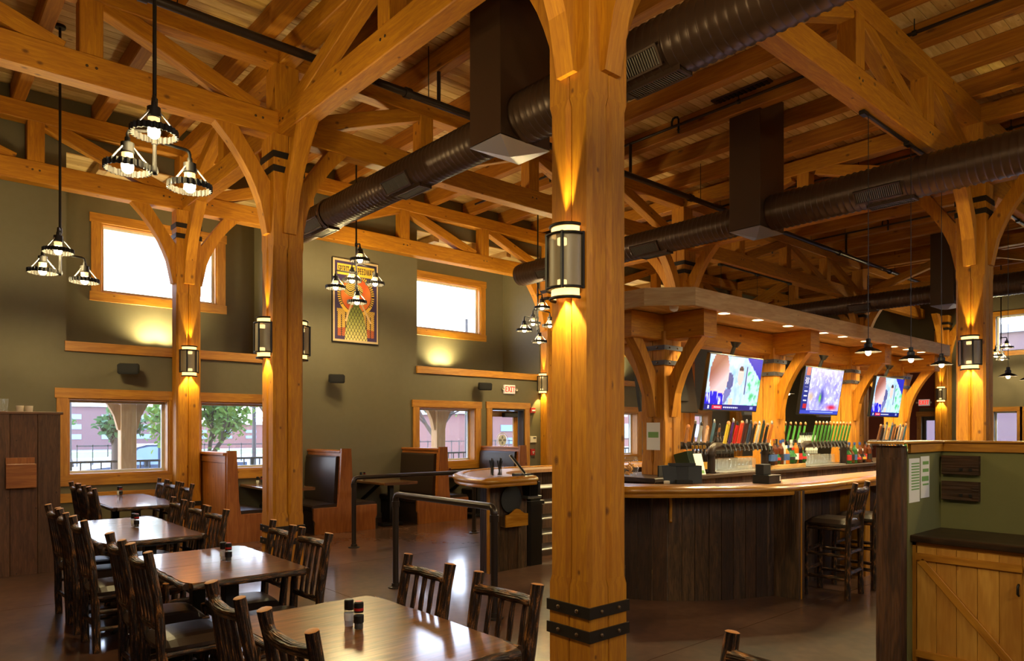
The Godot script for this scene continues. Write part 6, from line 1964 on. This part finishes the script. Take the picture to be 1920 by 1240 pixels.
# ---------------------------------------------------------------- things on the sage wall
func poster_tex() -> ImageTexture:
	var w := 240
	var h := 384
	var img := Image.create_empty(w, h, false, Image.FORMAT_RGB8)
	for y in h:
		for x in w:
			var u := (x - w / 2.0) / w
			var v := float(y) / h
			var c := c8(58, 40, 84)
			if absf(u) > 0.465 or v < 0.025 or v > 0.972: c = c8(196, 170, 130)
			elif v < 0.19 and v > 0.055 and absf(u) < 0.41: c = c8(232, 186, 62)
			else:
				var dx := u * w
				var dy := y - h * 0.42
				var d := sqrt(dx * dx + dy * dy)
				if v > 0.60 and v < 0.93 and absf(u) > 0.12 and absf(u) < 0.42:
					c = c8(212, 166, 70) if v < 0.80 + absf(u) * 0.1 else c8(176, 88, 46)
					if int(x * 0.7 + y * 0.9 * signf(u)) % 9 == 0: c = c8(70, 46, 50)
					var st := int(absf(u) * w / 22.0)
					var ox: float = absf(absf(u) * w - (st * 22 + 11))
					if ox < 3.6 - absf(fmod(y, 9.0) - 4.5) * 0.6 and v > 0.64 + 0.03 * (st % 2) and v < 0.93: c = c8(52, 34, 50)
				if d < 98 and v > 0.2:
					c = c8(238, 190, 70)
					if d > 84 and int(atan2(dy, dx) * 18) % 2 == 0 and v < 0.55: c = c8(60, 36, 40)
				if d < 82 and v > 0.2: c = c8(214, 86, 36).lerp(c8(236, 140, 60), clampf(sin(x * 0.05 + y * 0.03) * 0.5 + 0.3, 0, 1))
				if d > 80 and d < 83 and v > 0.2: c = c8(50, 26, 30)
				# streaming hair
				var hx := (u + 0.06) * w
				var hy := y - h * 0.36
				if hx * hx / 2600.0 + hy * hy / 1100.0 < 1.0:
					c = c8(226, 190, 96) if int(hy * 0.35 + sin(hx * 0.09) * 3.0) % 3 != 0 else c8(60, 44, 26)
				if pow((u - 0.02) * w / 12.0, 2) + pow((y - h * 0.40) / 15.0, 2) < 1.0: c = c8(224, 188, 138)
				# bodice, arms, skirt of scales
				if v > 0.44 and v < 0.58 and absf(u) < 0.075 - absf(v - 0.56) * 0.25: c = c8(96, 104, 46)
				for s in [-1.0, 1.0]:
					var ax: float = 0.07 + (v - 0.47) * 0.75 * (1.0 + 0.25 * s)
					if v > 0.47 and v < 0.75 and absf(u * s - ax) < 0.022: c = c8(224, 188, 138)
				var sw := 0.06 + sqrt(maxf(v - 0.56, 0.0)) * 0.32
				if v > 0.57 and v < 0.972 and absf(u) < minf(sw, 0.25):
					var row := int((y - h * 0.57) / 15.0)
					var fy := fmod(y - h * 0.57, 15.0) / 15.0
					var cx := fposmod(u * w + (8.5 if row % 2 else 0.0), 17.0) - 8.5
					var edge := absf(cx) / 8.5 + pow(fy, 2.0)
					c = c8(132, 138, 62).lerp(c8(206, 190, 120), clampf((v - 0.62) * 3.0, 0, 1))
					if edge > 0.86 and edge < 1.12: c = c8(40, 36, 26)
			img.set_pixel(x, y, c)
	img.generate_mipmaps()
	return ImageTexture.create_from_image(img)

func letters(parent: Node3D, text: String, at: Vector3, size: float, depth: float, material: Material, called := "lettering", stretch := Vector3.ONE) -> MeshInstance3D:
	var t := TextMesh.new()
	var f := SystemFont.new()
	f.font_names = PackedStringArray(["Droid Sans"])
	f.font_weight = 700
	t.font = f
	t.text = text
	t.font_size = 48
	t.pixel_size = size / 48.0
	t.depth = depth
	var o := MeshInstance3D.new()
	o.name = called
	o.mesh = t
	o.material_override = material
	parent.add_child(o, true)
	o.position = at - parent.position
	o.scale = stretch
	return o

func speaker(a: float, z: float, turn: float, label: String) -> void:
	var o := thing("wall_speaker", label, "speaker", V(a, WB, z), "black wall speakers")
	var m := MB.new(); m.beam(V(a, WB, z), V(a, WB - 0.12, z), 0.05, 0.05, Vector2.ZERO, 0.004); part(o, "bracket", m, M.black)
	m = MB.new()
	var c := Transform3D(Basis(Vector3.UP, turn), V(a, WB - 0.2, z))
	m.prism(m.rect(0.27, 0.15, 0.02), Transform3D(c.basis * Basis(Vector3.RIGHT, 0.15), c.origin - c.basis.z * 0.07), 0.14); part(o, "speaker_box", m, M.black)
	m = MB.new(); m.prism(m.rect(0.25, 0.13, 0.018), Transform3D(c.basis * Basis(Vector3.RIGHT, 0.15), c.origin + (c.basis * Basis(Vector3.RIGHT, 0.15)).z * 0.068), 0.008); part(o, "speaker_grille", m, M.blackmatte)

func exit_sign(at: Vector3, out: Vector3, label: String) -> void:
	var o := thing("exit_sign", label, "sign", at)
	o.basis = Basis(Vector3.UP.cross(out), Vector3.UP, out)
	var m := MB.new(); m.block(Vector3(-0.15, -0.095, 0.0), Vector3(0.15, 0.095, 0.045), 0.008); part(o, "sign_case", m, M.sign_face, true)
	var l := letters(o, "EXIT", Vector3.ZERO, 0.17, 0.006, M.sign_red, "sign_lettering", Vector3(0.78, 1, 1))
	l.position = Vector3(0, 0, 0.047)
	for s in [-1, 1]:
		m = MB.new(); m.lathe([Vector2(0.0, 0), Vector2(0.02, 0.0), Vector2(0.03, 0.03), Vector2(0.03, 0.04)], 10, Transform3D(Basis(Vector3.RIGHT, PI / 2), Vector3(s * 0.19, 0.0, 0.02))); m.tube([Vector3(s * 0.15, 0, 0.02), Vector3(s * 0.18, 0, 0.02)], 0.01, 6); part(o, "emergency_lamp", m, M.cream, true)

func build_wall_things() -> void:
	# poster
	var pt := mat(Color.WHITE, 0.6, 0, poster_tex())
	var o := thing("wall_poster", "tall art poster of a woman in a scaled dress before an orange disc", "poster", V(6.3, WB, 3.22))
	var m := MB.new(); m.block(V(5.83, WB - 0.045, 3.22), V(6.76, WB, 4.72), 0.004); part(o, "poster_frame", m, M.black)
	m = MB.new(); m.quad(V(5.84, WB - 0.047, 3.23), V(6.75, WB - 0.047, 3.23), V(6.75, WB - 0.047, 4.71), V(5.84, WB - 0.047, 4.71), Vector3(0, 0, 1), Vector2(0, 1), Vector2(1, 1), Vector2(1, 0), Vector2(0, 0)); part(o, "poster_print", m, pt)
	letters(o, "SPIRIT OF SPEEDWAY", V(6.295, WB - 0.05, 4.53), 0.10, 0.002, M.poster_ink, "poster_lettering", Vector3(0.72, 1.55, 1))
	speaker(2.54, 2.54, -0.35, "black wall speaker above the window with the truck")
	speaker(5.83, 2.555, -0.35, "black wall speaker below the poster")
	speaker(9.18, 2.555, -0.45, "black wall speaker above the bare tree window")
	exit_sign(V(10.0, WB, 2.52), Vector3(0, 0, 1), "red and white exit sign over the entry door")
	exit_sign(V(A1 - 0.02, 7.83, 2.47), Vector3.LEFT, "small red exit sign on the far maroon wall")
	# alarm, thermostat, pull station
	o = thing("fire_alarm", "small red fire alarm strobe beside the entry door's head", "alarm", V(10.68, WB, 2.08))
	m = MB.new(); m.block(V(10.61, WB - 0.05, 2.02), V(10.75, WB, 2.14), 0.006); part(o, "alarm_case", m, M.red)
	m = MB.new(); m.block(V(10.64, WB - 0.07, 2.06), V(10.72, WB - 0.05, 2.09), 0.004); part(o, "strobe", m, M.white)
	o = thing("alarm_keypad", "cream wall keypad beside the entry door", "keypad", V(10.71, WB, 1.43))
	m = MB.new(); m.block(V(10.62, WB - 0.03, 1.36), V(10.80, WB, 1.5), 0.005); part(o, "keypad_case", m, M.cream)
	m = MB.new(); m.block(V(10.70, WB - 0.032, 1.45), V(10.785, WB - 0.03, 1.48)); part(o, "display", m, M.frame_dark)
	o = thing("pull_station", "red fire pull station low beside the entry door", "alarm", V(10.69, WB, 1.15))
	m = MB.new(); m.block(V(10.63, WB - 0.04, 1.08), V(10.75, WB, 1.22), 0.006); part(o, "station_case", m, M.red)
	m = MB.new(); m.block(V(10.66, WB - 0.05, 1.15), V(10.72, WB - 0.04, 1.165)); m.block(V(10.682, WB - 0.05, 1.11), V(10.698, WB - 0.04, 1.15)); part(o, "pull_handle", m, M.white)
	# wainscot band under the truck window
	m = MB.new(); m.block(V(1.5, WB - 0.03, 0.62), V(3.1, WB, 0.75), 0.004, uo()); var t := struct("trim_4", m, M.trim); tag(t, "pine chair rail under the window behind the log chairs", "trim")

# plank-clad waiter station near the sage wall
func build_station() -> void:
	var o := thing("plank_cabinet", "tall dark plank-clad service cabinet beside the truck window", "cabinet", V(0.4, 9.9, 0))
	var m := MB.new(); m.block(V(-1.6, 9.66, 0.0), V(1.42, 10.6, 1.82)); part(o, "cabinet_carcass", m, M.ply)
	plank_run(o, [V(-1.6, 9.66, 0), V(1.44, 9.66, 0)], 0.0, 1.82, 0.26, 730, "plank", 0.022, M.station)
	plank_run(o, [V(1.42, 9.66, 0), V(1.42, 10.6, 0)], 0.0, 1.82, 0.24, 731, "plank", 0.022, M.station)
	m = MB.new(); m.block(V(-1.62, 9.62, 1.82), V(1.47, 10.62, 1.85), 0.004, uo()); part(o, "top_board", m, M.station[0])
	o = thing("menu_pocket", "flat pale wooden pocket on the front of the plank cabinet", "box", V(1.06, 9.6, 0.99))
	m = MB.new(); m.block(V(0.92, 9.55, 0.99), V(1.20, 9.565, 1.26), 0.003, uo()); part(o, "front_board", m, M.booth)
	m = MB.new(); m.block(V(0.92, 9.565, 0.99), V(1.20, 9.625, 1.01), 0.003, uo()); m.block(V(0.92, 9.60, 1.01), V(1.19, 9.628, 1.33), 0.003, uo()); part(o, "back_board", m, M.booth)
	for p in [[0.80, 9.75], [0.86, 9.8], [0.92, 9.74]]:
		pint(V(p[0], p[1], 1.85), "clear tumbler at the edge of the plank cabinet's top", "tumblers on the plank cabinet", false, "tumbler")
	for p in [[1.07, 9.78], [1.16, 9.8]]:
		m = MB.new(); m.lathe([Vector2(0.0, 0.0), Vector2(0.035, 0.0), Vector2(0.04, 0.07), Vector2(0.036, 0.07), Vector2(0.0, 0.06)], 12, Transform3D(Basis.IDENTITY, V(p[0], p[1], 1.85))); single("candle_cup", "short amber candle cup on the plank cabinet", "candle", V(p[0], p[1], 1.85), m, M.cream, "candle cups on the plank cabinet")

# green half wall with the barn-door cabinet
func build_partition() -> void:
	var o := thing("half_wall", "low olive half wall with barnwood end post and pine cap", "partition", V(5.9, 1.9, 0))
	var m := MB.new(); m.block(V(5.3, 1.88, 0), V(6.1, 2.04, 1.48)); m.block(V(5.95, B0 + 1.0, 0), V(6.1, 1.88, 1.48)); part(o, "painted_wall", m, M.olive)
	m = MB.new(); m.block(V(5.19, 1.885, 0), V(5.3, 2.05, 1.53), 0.006, uo()); part(o, "barnwood_post", m, M.post_barn)
	# pine fascia and cap
	m = MB.new(); m.block(V(5.3, 1.86, 1.48), V(5.93, 1.88, 1.545), 0.003, uo()); part(o, "cap_fascia", m, M.trim)
	m = MB.new(); m.block(V(5.93, B0 + 1.0, 1.48), V(5.95, 1.88, 1.545), 0.003, uo()); part(o, "cap_fascia", m, M.trim)
	m = MB.new(); m.block(V(5.14, 1.845, 1.545), V(6.16, 2.09, 1.56), 0.004, uo()); m.block(V(5.915, B0 + 1.0, 1.545), V(6.16, 1.845, 1.56), 0.004, uo()); part(o, "cap_board", m, M.trim)
	# printed sheets
	sheet(V(5.32, 1.879, 1.13), V(0.2, 0, 0), V(0, 0, 0.31), "printed rota sheet with green lines on the half wall, beside the barnwood post", _lines(10))
	sheet(V(5.54, 1.879, 1.15), V(0.17, 0, 0), V(0, 0, 0.3), "printed sheet with green blocks on the half wall, near its inner corner", [[0.8, 0.88, 0.2, 0.9], [0.62, 0.7, 0.2, 0.9], [0.4, 0.52, 0.1, 0.9], [0.3, 0.34, 0.2, 0.9]])
	for q in [[1.31, 1.45, "dark wooden wall pocket on the half wall, upper one"], [1.12, 1.26, "dark wooden wall pocket on the half wall, lower one"]]:
		var p := thing("wall_pocket", q[2], "box", V(5.93, 1.74, q[0]))
		m = MB.new(); m.block(V(5.90, 1.62, q[0]), V(5.95, 1.86, q[1]), 0.004, uo()); part(p, "pocket_front", m, M.barn[3])
		m = MB.new(); m.block(V(5.89, 1.66, q[0] + 0.03), V(5.90, 1.68, q[0] + 0.05), 0.002); m.block(V(5.89, 1.72, q[0] + 0.03), V(5.90, 1.74, q[0] + 0.05), 0.002); part(p, "knob", m, M.iron)
	# cabinet with a barn door
	o = thing("barn_door_cabinet", "pine cabinet with diagonal-braced barn door under a dark stone top", "cabinet", V(5.7, 0.8, 0))
	m = MB.new(); m.block(V(5.40, -1.5, 0.0), V(5.95, 1.88, 0.86)); part(o, "cabinet_carcass", m, M.timber2)
	m = MB.new(); m.block(V(5.34, -1.5, 0.86), V(5.95, 1.88, 0.905), 0.006, uo()); part(o, "stone_top", m, M.slate)
	var r := RandomNumberGenerator.new()
	r.seed = 9
	for d in 3:
		var b1 := 1.86 - d * 0.66
		var b0 := b1 - 0.64
		m = MB.new(); m.block(V(5.385, b1 - 0.005, 0.02), V(5.40, b1 + 0.025, 0.86), 0.002, uo()); part(o, "face_stile", m, M.trim)
		var door := MeshInstance3D.new()
		m = MB.new(); m.block(V(5.386, b0 + 0.01, 0.05), V(5.39, b1 - 0.012, 0.83))
		door = part(o, "barn_door", m, M.plank_door[0])
		for k in 5:
			var q1 := b1 - 0.015 - k * (0.61 / 5)
			m = MB.new(); m.block(V(5.368, q1 - 0.61 / 5 + 0.002, 0.05), V(5.386, q1, 0.83), 0.002, uo()); part(door, "door_plank", m, M.plank_door[(k + d) % 3])
		m = MB.new(); m.block(V(5.35, b0 + 0.01, 0.735), V(5.368, b1 - 0.015, 0.785), 0.003, uo()); part(door, "door_rail", m, M.trim)
		m = MB.new(); m.block(V(5.35, b0 + 0.01, 0.06), V(5.368, b1 - 0.015, 0.11), 0.003, uo()); part(door, "door_rail", m, M.trim)
		m = MB.new(); m.beam(V(5.359, b1 - 0.04, 0.735), V(5.359, b0 + 0.04, 0.11), 0.05, 0.018, uo(), 0.003, Vector3.LEFT); part(door, "diagonal_brace", m, M.trim)
		m = MB.new(); m.tube([V(5.355, b0 + 0.03, 0.66), V(5.335, b0 + 0.03, 0.65), V(5.335, b0 + 0.03, 0.60), V(5.355, b0 + 0.03, 0.59)], 0.008, 6); part(door, "door_handle", m, M.iron)
	m = MB.new(); m.block(V(5.385, -1.5, 0.83), V(5.40, 1.88, 0.86), 0.002, uo()); part(o, "face_rail", m, M.trim)

func _lines(n: int) -> Array:
	var out := []
	for k in n: out.append([0.28 + k * 0.065, 0.31 + k * 0.065, 0.2, 0.95])
	return out

# ---------------------------------------------------------------- outside the windows
const GZ := -0.6
var leaf_mesh: ArrayMesh

func leaves(o: Node3D, spots: Array, size: float, m: Material, sd: int) -> void:
	if leaf_mesh == null:
		var q := MB.new()
		var pts := [Vector3(0, 0, 0), Vector3(0.28, 0.05, 0.3), Vector3(0.3, 0.03, 0.6), Vector3(0, -0.05, 1.0), Vector3(-0.3, 0.03, 0.6), Vector3(-0.28, 0.05, 0.3)]
		for i in range(1, 5): q.tri(pts[0], pts[i], pts[i + 1], Vector3.UP, Vector3.UP, Vector3.UP)
		leaf_mesh = q.mesh()
	var mm := MultiMesh.new()
	mm.transform_format = MultiMesh.TRANSFORM_3D
	mm.mesh = leaf_mesh
	mm.instance_count = spots.size()
	var r := RandomNumberGenerator.new()
	r.seed = sd
	for i in spots.size():
		var b := Basis.from_euler(Vector3(r.randf_range(-1.2, 1.2), r.randf() * TAU, r.randf_range(-1.2, 1.2))).scaled(Vector3.ONE * size * r.randf_range(0.7, 1.3))
		mm.set_instance_transform(i, Transform3D(b, spots[i]))
	var mi := MultiMeshInstance3D.new()
	mi.name = "foliage"
	mi.multimesh = mm
	mi.material_override = m
	mi.set_meta("kind", "stuff")
	o.add_child(mi, true)

func branch(mb: MB, p: Vector3, d: Vector3, L: float, rad: float, depth: int, r: RandomNumberGenerator, tips: Array) -> void:
	var q := p + d * L
	var mid := p.lerp(q, 0.5) + Vector3(r.randf_range(-1, 1), r.randf_range(-0.3, 0.6), r.randf_range(-1, 1)) * L * 0.07
	mb.tube([p, mid, q], [rad, rad * 0.8, rad * 0.62], 6 if depth > 1 else 4, false)
	tips.append(q)
	if depth <= 1: tips.append(mid)
	if depth == 0: return
	for k in (3 if depth > 1 else 3):
		var nd := (d + Vector3(r.randf_range(-1, 1), r.randf_range(-0.15, 0.8), r.randf_range(-1, 1)) * 0.85).normalized()
		branch(mb, q if k < 2 else mid, nd, L * r.randf_range(0.62, 0.82), rad * 0.6, depth - 1, r, tips)

func tree(at: Vector3, h: float, crown: float, label: String, leafy: int, m: Material, sd: int, leaf := 0.16) -> void:
	var o := thing("street_tree", label, "tree", at, "trees outside the windows")
	var r := RandomNumberGenerator.new()
	r.seed = sd
	var mb := MB.new()
	var tips := []
	mb.tube([Vector3.ZERO, Vector3(0.04, h * 0.35, 0.02)], [h * 0.025, h * 0.02], 8, false)
	for k in 4:
		var t := TAU * k / 4 + r.randf()
		branch(mb, Vector3(0.04, h * 0.3, 0.02), Vector3(cos(t) * 0.6, 1.0, sin(t) * 0.6).normalized(), crown * 0.5, h * 0.014, 3, r, tips)
	part(o, "trunk", mb, M.trunk, true)
	if leafy > 0:
		var spots := []
		for i in leafy:
			var t: Vector3 = tips[r.randi() % tips.size()]
			spots.append(t + Vector3(r.randfn(), r.randfn(), r.randfn()) * crown * 0.09)
		leaves(o, spots, leaf, m, sd + 1)

func lamp_post(at: Vector3, h: float, label: String) -> void:
	var o := thing("lamp_post", label, "lamp post", at)
	var m := MB.new(); m.tube([at, at + Vector3(0, h, 0)], [0.09, 0.06], 8); m.lathe([Vector2(0.0, 0), Vector2(0.2, 0), Vector2(0.2, 0.15), Vector2(0.1, 0.5)], 10, Transform3D(Basis.IDENTITY, at)); part(o, "pole", m, M.frame_dark)
	m = MB.new(); m.block(at + Vector3(0.1, h - 1.4, -0.02), at + Vector3(0.65, h - 0.2, 0.02)); part(o, "banner", m, M.white)

func brick_block(a0: float, a1: float, b0: float, b1: float, h: float, label: String, m: Material, cols: int, rows: int, face_a := false) -> void:
	var o := thing("brick_building", label, "building", V((a0 + a1) / 2, (b0 + b1) / 2, GZ))
	var q := MB.new(); q.block(V(a0, b0, GZ), V(a1, b1, GZ + h)); part(o, "brick_walls", q, m)
	q = MB.new(); q.block(V(a0 - 0.2, b0 - 0.2, GZ + h), V(a1 + 0.2, b1 + 0.2, GZ + h + 0.4)); part(o, "parapet", q, M.stone)
	for i in cols:
		for j in rows:
			var f := (i + 0.5) / cols
			var z := GZ + 1.2 + (h - 1.5) * j / rows
			var zh := (h - 1.5) / rows * 0.5
			q = MB.new()
			if face_a:
				var bc := lerpf(b0, b1, f); var w := (b1 - b0) / cols * 0.22
				q.block(V(a0 - 0.06, bc - w, z), V(a0 + 0.05, bc + w, z + zh))
			else:
				var ac := lerpf(a0, a1, f); var w := (a1 - a0) / cols * 0.22
				q.block(V(ac - w, b0 - 0.06, z), V(ac + w, b0 + 0.05, z + zh))
			part(o, "window", q, M.winblue)

func porch_post(a: float, b: float, label: String) -> void:
	var o := thing("porch_post", label, "post", V(a, b, GZ))
	var m := MB.new(); m.block(V(a - 0.12, b - 0.12, GZ), V(a + 0.12, b + 0.12, 2.42), 0.01, uo()); part(o, "post_timber", m, M.porch)
	for d in [Vector3.LEFT, Vector3.RIGHT]:
		var poly := PackedVector2Array()
		for q in BRACE: poly.append(Vector2(q[0] * 0.85, q[1] * 0.7))
		var zax: Vector3 = d.cross(Vector3.UP)
		m = MB.new(); m.prism(poly, Transform3D(Basis(d, Vector3.UP, zax), V(a, b, 2.42) + d * 0.12 - zax * 0.06), 0.12, 1.0 / 3, 1.0 / 0.75, uo(), true, true); part(o, "brace", m, M.porch)

func build_outside() -> void:
	M.porch = mat(c8(206, 176, 140), 0.6, 0, T.board)
	var m := MB.new(); m.block(V(-80, 12.0, GZ - 0.5), V(160, 140, GZ)); m.block(V(A1 + 0.4, -60, GZ - 0.5), V(160, 12.0, GZ))
	var g := struct("ground_parking", m, M.asphalt); tag(g, "pale asphalt parking lot and road outside the windows", "ground")
	m = MB.new(); m.block(V(-70, 62, GZ), V(60, 80, GZ + 0.06)); g = struct("lawn", m, M.grass); tag(g, "green lawn strip across the road", "lawn")
	m = MB.new(); m.block(V(-70, 58, GZ), V(120, 62, GZ + 0.1)); m.block(V(-70, 80, GZ), V(120, 83, GZ + 0.1)); g = struct("path_kerb", m, M.concrete); tag(g, "concrete footpath along the lawn", "path")
	m = MB.new(); m.block(V(-1, 11.86, GZ), V(21, 14.6, -0.15)); g = struct("path_porch", m, M.concrete); tag(g, "concrete porch slab under the windows", "path")
	m = MB.new()
	for a in [-0.9, 2.62, 6.5, 9.25, 13.4, 17.0]:
		pass
	var pn := ["porch post seen through the truck window", "porch post hidden beside the leafy window", "porch post seen through the bare tree window", "porch post seen through the window behind the bar"]
	var pa := [2.98, 6.7, 9.45, 15.2]
	for i in 4: porch_post(pa[i], 13.4, pn[i])
	m = MB.new(); m.block(V(-1, 13.28, 2.42), V(21, 13.52, 2.6), 0.01, uo()); single("porch_beam", "long porch beam across the posts outside the windows", "beam", V(9, 13.4, 2.62), m, M.porch)
	# porch railing
	var o := thing("porch_railing", "black metal porch railing outside the windows", "railing", V(9, 14.4, -0.15))
	m = MB.new(); m.block(V(-1, 14.38, 1.05), V(20.5, 14.42, 1.09)); part(o, "top_rail", m, M.black)
	m = MB.new(); m.block(V(-1, 14.38, 0.88), V(20.5, 14.42, 0.91)); part(o, "lower_rail", m, M.black)
	var a := -0.9
	while a < 20.4:
		var post := int(round((a + 0.9) / 0.16)) % 10 == 0
		m = MB.new()
		if post: m.block(V(a - 0.03, 14.37, -0.15), V(a + 0.03, 14.43, 1.09))
		else: m.block(V(a - 0.01, 14.39, 0.1), V(a + 0.01, 14.41, 1.05))
		part(o, "rail_post" if post else "baluster", m, M.black)
		a += 0.16
	build_truck()
	tree(V(5.1, 16.2, GZ), 4.6, 1.5, "young leafy tree close outside the booth window", 2600, M.leaf, 51, 0.13)
	tree(V(3.26, 15.5, GZ), 6.2, 0.55, "slender vine-like tree beside the porch post", 420, M.leaf2, 52, 0.12)
	tree(V(2.1, 27.0, GZ), 6.0, 2.6, "yellow-green tree at the edge of the truck window", 2200, M.leaf, 53, 0.2)
	tree(V(9.5, 66.0, GZ), 4.4, 1.5, "round young tree on the lawn across the road", 1800, M.leaf2, 54, 0.35)
	tree(V(18.2, 44.0, GZ), 8.0, 3.6, "spreading tree beyond the road behind the lamp post", 900, M.leaf2, 55, 0.3)
	tree(V(22.0, 50.0, GZ), 8.0, 3.6, "second spreading tree beyond the road", 900, M.leaf2, 56, 0.3)
	tree(V(14.1, 20.2, GZ), 6.4, 2.3, "bare spring tree outside the window beside the door", 260, M.leaf, 57, 0.1)
	lamp_post(V(8.0, 50.0, GZ), 8.0, "dark lamp post beside the lawn")
	lamp_post(V(10.4, 27.0, GZ), 7.0, "dark lamp post with white banner outside the booth window")
	lamp_post(V(18.4, 24.0, GZ), 7.0, "dark lamp post outside the bare tree window")
	brick_block(6, 24, 92, 110, 4.9, "distant brick building with tall windows beyond the lawn", M.brick2, 5, 3)
	brick_block(26, 50, 88, 104, 2.9, "long low brick building beyond the parking lot", M.brick, 8, 2)
	brick_block(52, 90, 60, 80, 9, "wide brick building across the street behind the door", M.brick, 10, 2)
	brick_block(30, 48, 40, 50, 3.4, "brick building with stone band past the bare tree", M.brick, 6, 2)
	brick_block(40, 60, -12, 18, 6.9, "brick building outside the end wall windows", M.brick2, 7, 2, true)
	# fence along the far road
	o = thing("street_fence", "long dark street fence across the road", "fence", V(20, 40, GZ))
	m = MB.new(); m.block(V(6, 36, GZ + 1.5), V(60, 36.05, GZ + 1.56)); m.block(V(6, 36, GZ + 0.3), V(60, 36.05, GZ + 0.36)); part(o, "fence_rail", m, M.frame_dark)
	for k in 90:
		m = MB.new(); m.block(V(6 + k * 0.6, 36, GZ), V(6.04 + k * 0.6, 36.05, GZ + 1.6)); part(o, "fence_picket", m, M.frame_dark)

func build_truck() -> void:
	# pickup parked lengthwise along a
	var a0 := 3.3
	var b0 := 23.2
	var o := thing("pickup_truck", "blue-grey pickup truck parked behind the porch railing", "truck", V(6.0, b0 + 0.9, GZ))
	var prof := PackedVector2Array([Vector2(0.0, 0.45), Vector2(0.05, 0.95), Vector2(0.5, 1.08), Vector2(1.45, 1.16), Vector2(2.1, 1.72), Vector2(2.4, 1.8), Vector2(3.5, 1.8), Vector2(3.62, 1.72), Vector2(3.72, 1.2), Vector2(5.4, 1.2), Vector2(5.45, 0.5), Vector2(4.9, 0.42), Vector2(0.9, 0.42)])
	var m := MB.new(); m.prism(prof, Transform3D(Basis(Vector3.RIGHT, Vector3.UP, Vector3(0, 0, -1)), V(a0, b0, GZ)), 1.85); part(o, "truck_body", m, M.truck)
	for s in [b0 - 0.01, b0 + 1.85]:
		var w := PackedVector2Array([Vector2(1.65, 1.2), Vector2(2.17, 1.68), Vector2(2.45, 1.74), Vector2(2.7, 1.74), Vector2(2.7, 1.2)])
		m = MB.new(); m.prism(w, Transform3D(Basis(Vector3.RIGHT, Vector3.UP, Vector3(0, 0, -1)), V(a0, s, GZ)), 0.012); part(o, "side_window", m, M.truck_glass)
		w = PackedVector2Array([Vector2(2.78, 1.2), Vector2(2.78, 1.74), Vector2(3.45, 1.74), Vector2(3.55, 1.2)])
		m = MB.new(); m.prism(w, Transform3D(Basis(Vector3.RIGHT, Vector3.UP, Vector3(0, 0, -1)), V(a0, s, GZ)), 0.012); part(o, "side_window", m, M.truck_glass)
	for x in [1.0, 4.4]:
		for s in [b0 + 0.1, b0 + 1.75]:
			m = MB.new(); m.lathe([Vector2(0, -0.12), Vector2(0.3, -0.12), Vector2(0.36, -0.09), Vector2(0.36, 0.09), Vector2(0.3, 0.12), Vector2(0, 0.12)], 18, Transform3D(Basis(Vector3.RIGHT, PI / 2), V(a0 + x, s, GZ + 0.36))); var t := part(o, "wheel", m, M.tyre)
			m = MB.new(); m.lathe([Vector2(0, -0.13), Vector2(0.2, -0.125), Vector2(0.2, 0.125), Vector2(0, 0.13)], 14, Transform3D(Basis(Vector3.RIGHT, PI / 2), V(a0 + x, s, GZ + 0.36))); part(t, "hubcap", m, M.steel)
	m = MB.new(); m.block(V(a0 + 2.3, b0 - 0.12, GZ + 1.15), V(a0 + 2.42, b0, GZ + 1.3), 0.02); part(o, "wing_mirror", m, M.black)

# ---------------------------------------------------------------- build order: camera, sky, exposure, structure, objects
const E_CH := 1.4
const E_SU := 2.6
const E_SD := 1.8
const E_PE := 1.4
const E_CAN := 6.0

func _ready() -> void:
	rng.seed = 4711
	var cam := Camera3D.new()
	cam.name = "camera"
	cam.projection = Camera3D.PROJECTION_FRUSTUM
	cam.near = 0.05
	cam.far = 400.0
	cam.size = 1240.0 / 1322.0 * cam.near
	cam.frustum_offset = Vector2(0, (806.8 - 620.0) / 1322.0 * cam.near)
	cam.position = Vector3(0, 1.64, 0)
	cam.rotation_degrees = Vector3(0, -41.16, 0)
	add_child(cam)
	cam.current = true
	var env := Environment.new()
	env.background_mode = Environment.BG_SKY
	env.sky = Sky.new()
	var sm := ProceduralSkyMaterial.new()
	sm.sky_top_color = Color(0.62, 0.74, 0.95)
	sm.sky_horizon_color = Color(0.94, 0.965, 1.0)
	sm.sky_curve = 0.25
	sm.ground_bottom_color = Color(0.5, 0.5, 0.5)
	sm.ground_horizon_color = Color(0.9, 0.88, 0.85)
	sm.sun_angle_max = 1.0
	env.sky.sky_material = sm
	env.background_energy_multiplier = 12.0
	env.tonemap_mode = Environment.TONE_MAPPER_LINEAR
	env.tonemap_exposure = 1.0
	env.sdfgi_enabled = true
	env.ssao_enabled = true
	env.ssil_enabled = true
	var we := WorldEnvironment.new()
	we.name = "surroundings"
	we.environment = env
	add_child(we)
	make_materials()
	print("materials ", Time.get_ticks_msec())
	build_shell()
	build_frame()
	print("frame ", Time.get_ticks_msec())
	build_ducts()
	build_bar()
	build_tvs()
	build_booths()
	build_rails()
	build_dining()
	build_station()
	build_partition()
	build_outside()
	build_pipes()
	build_lamps()
	build_wall_things()
	print("done ", Time.get_ticks_msec())
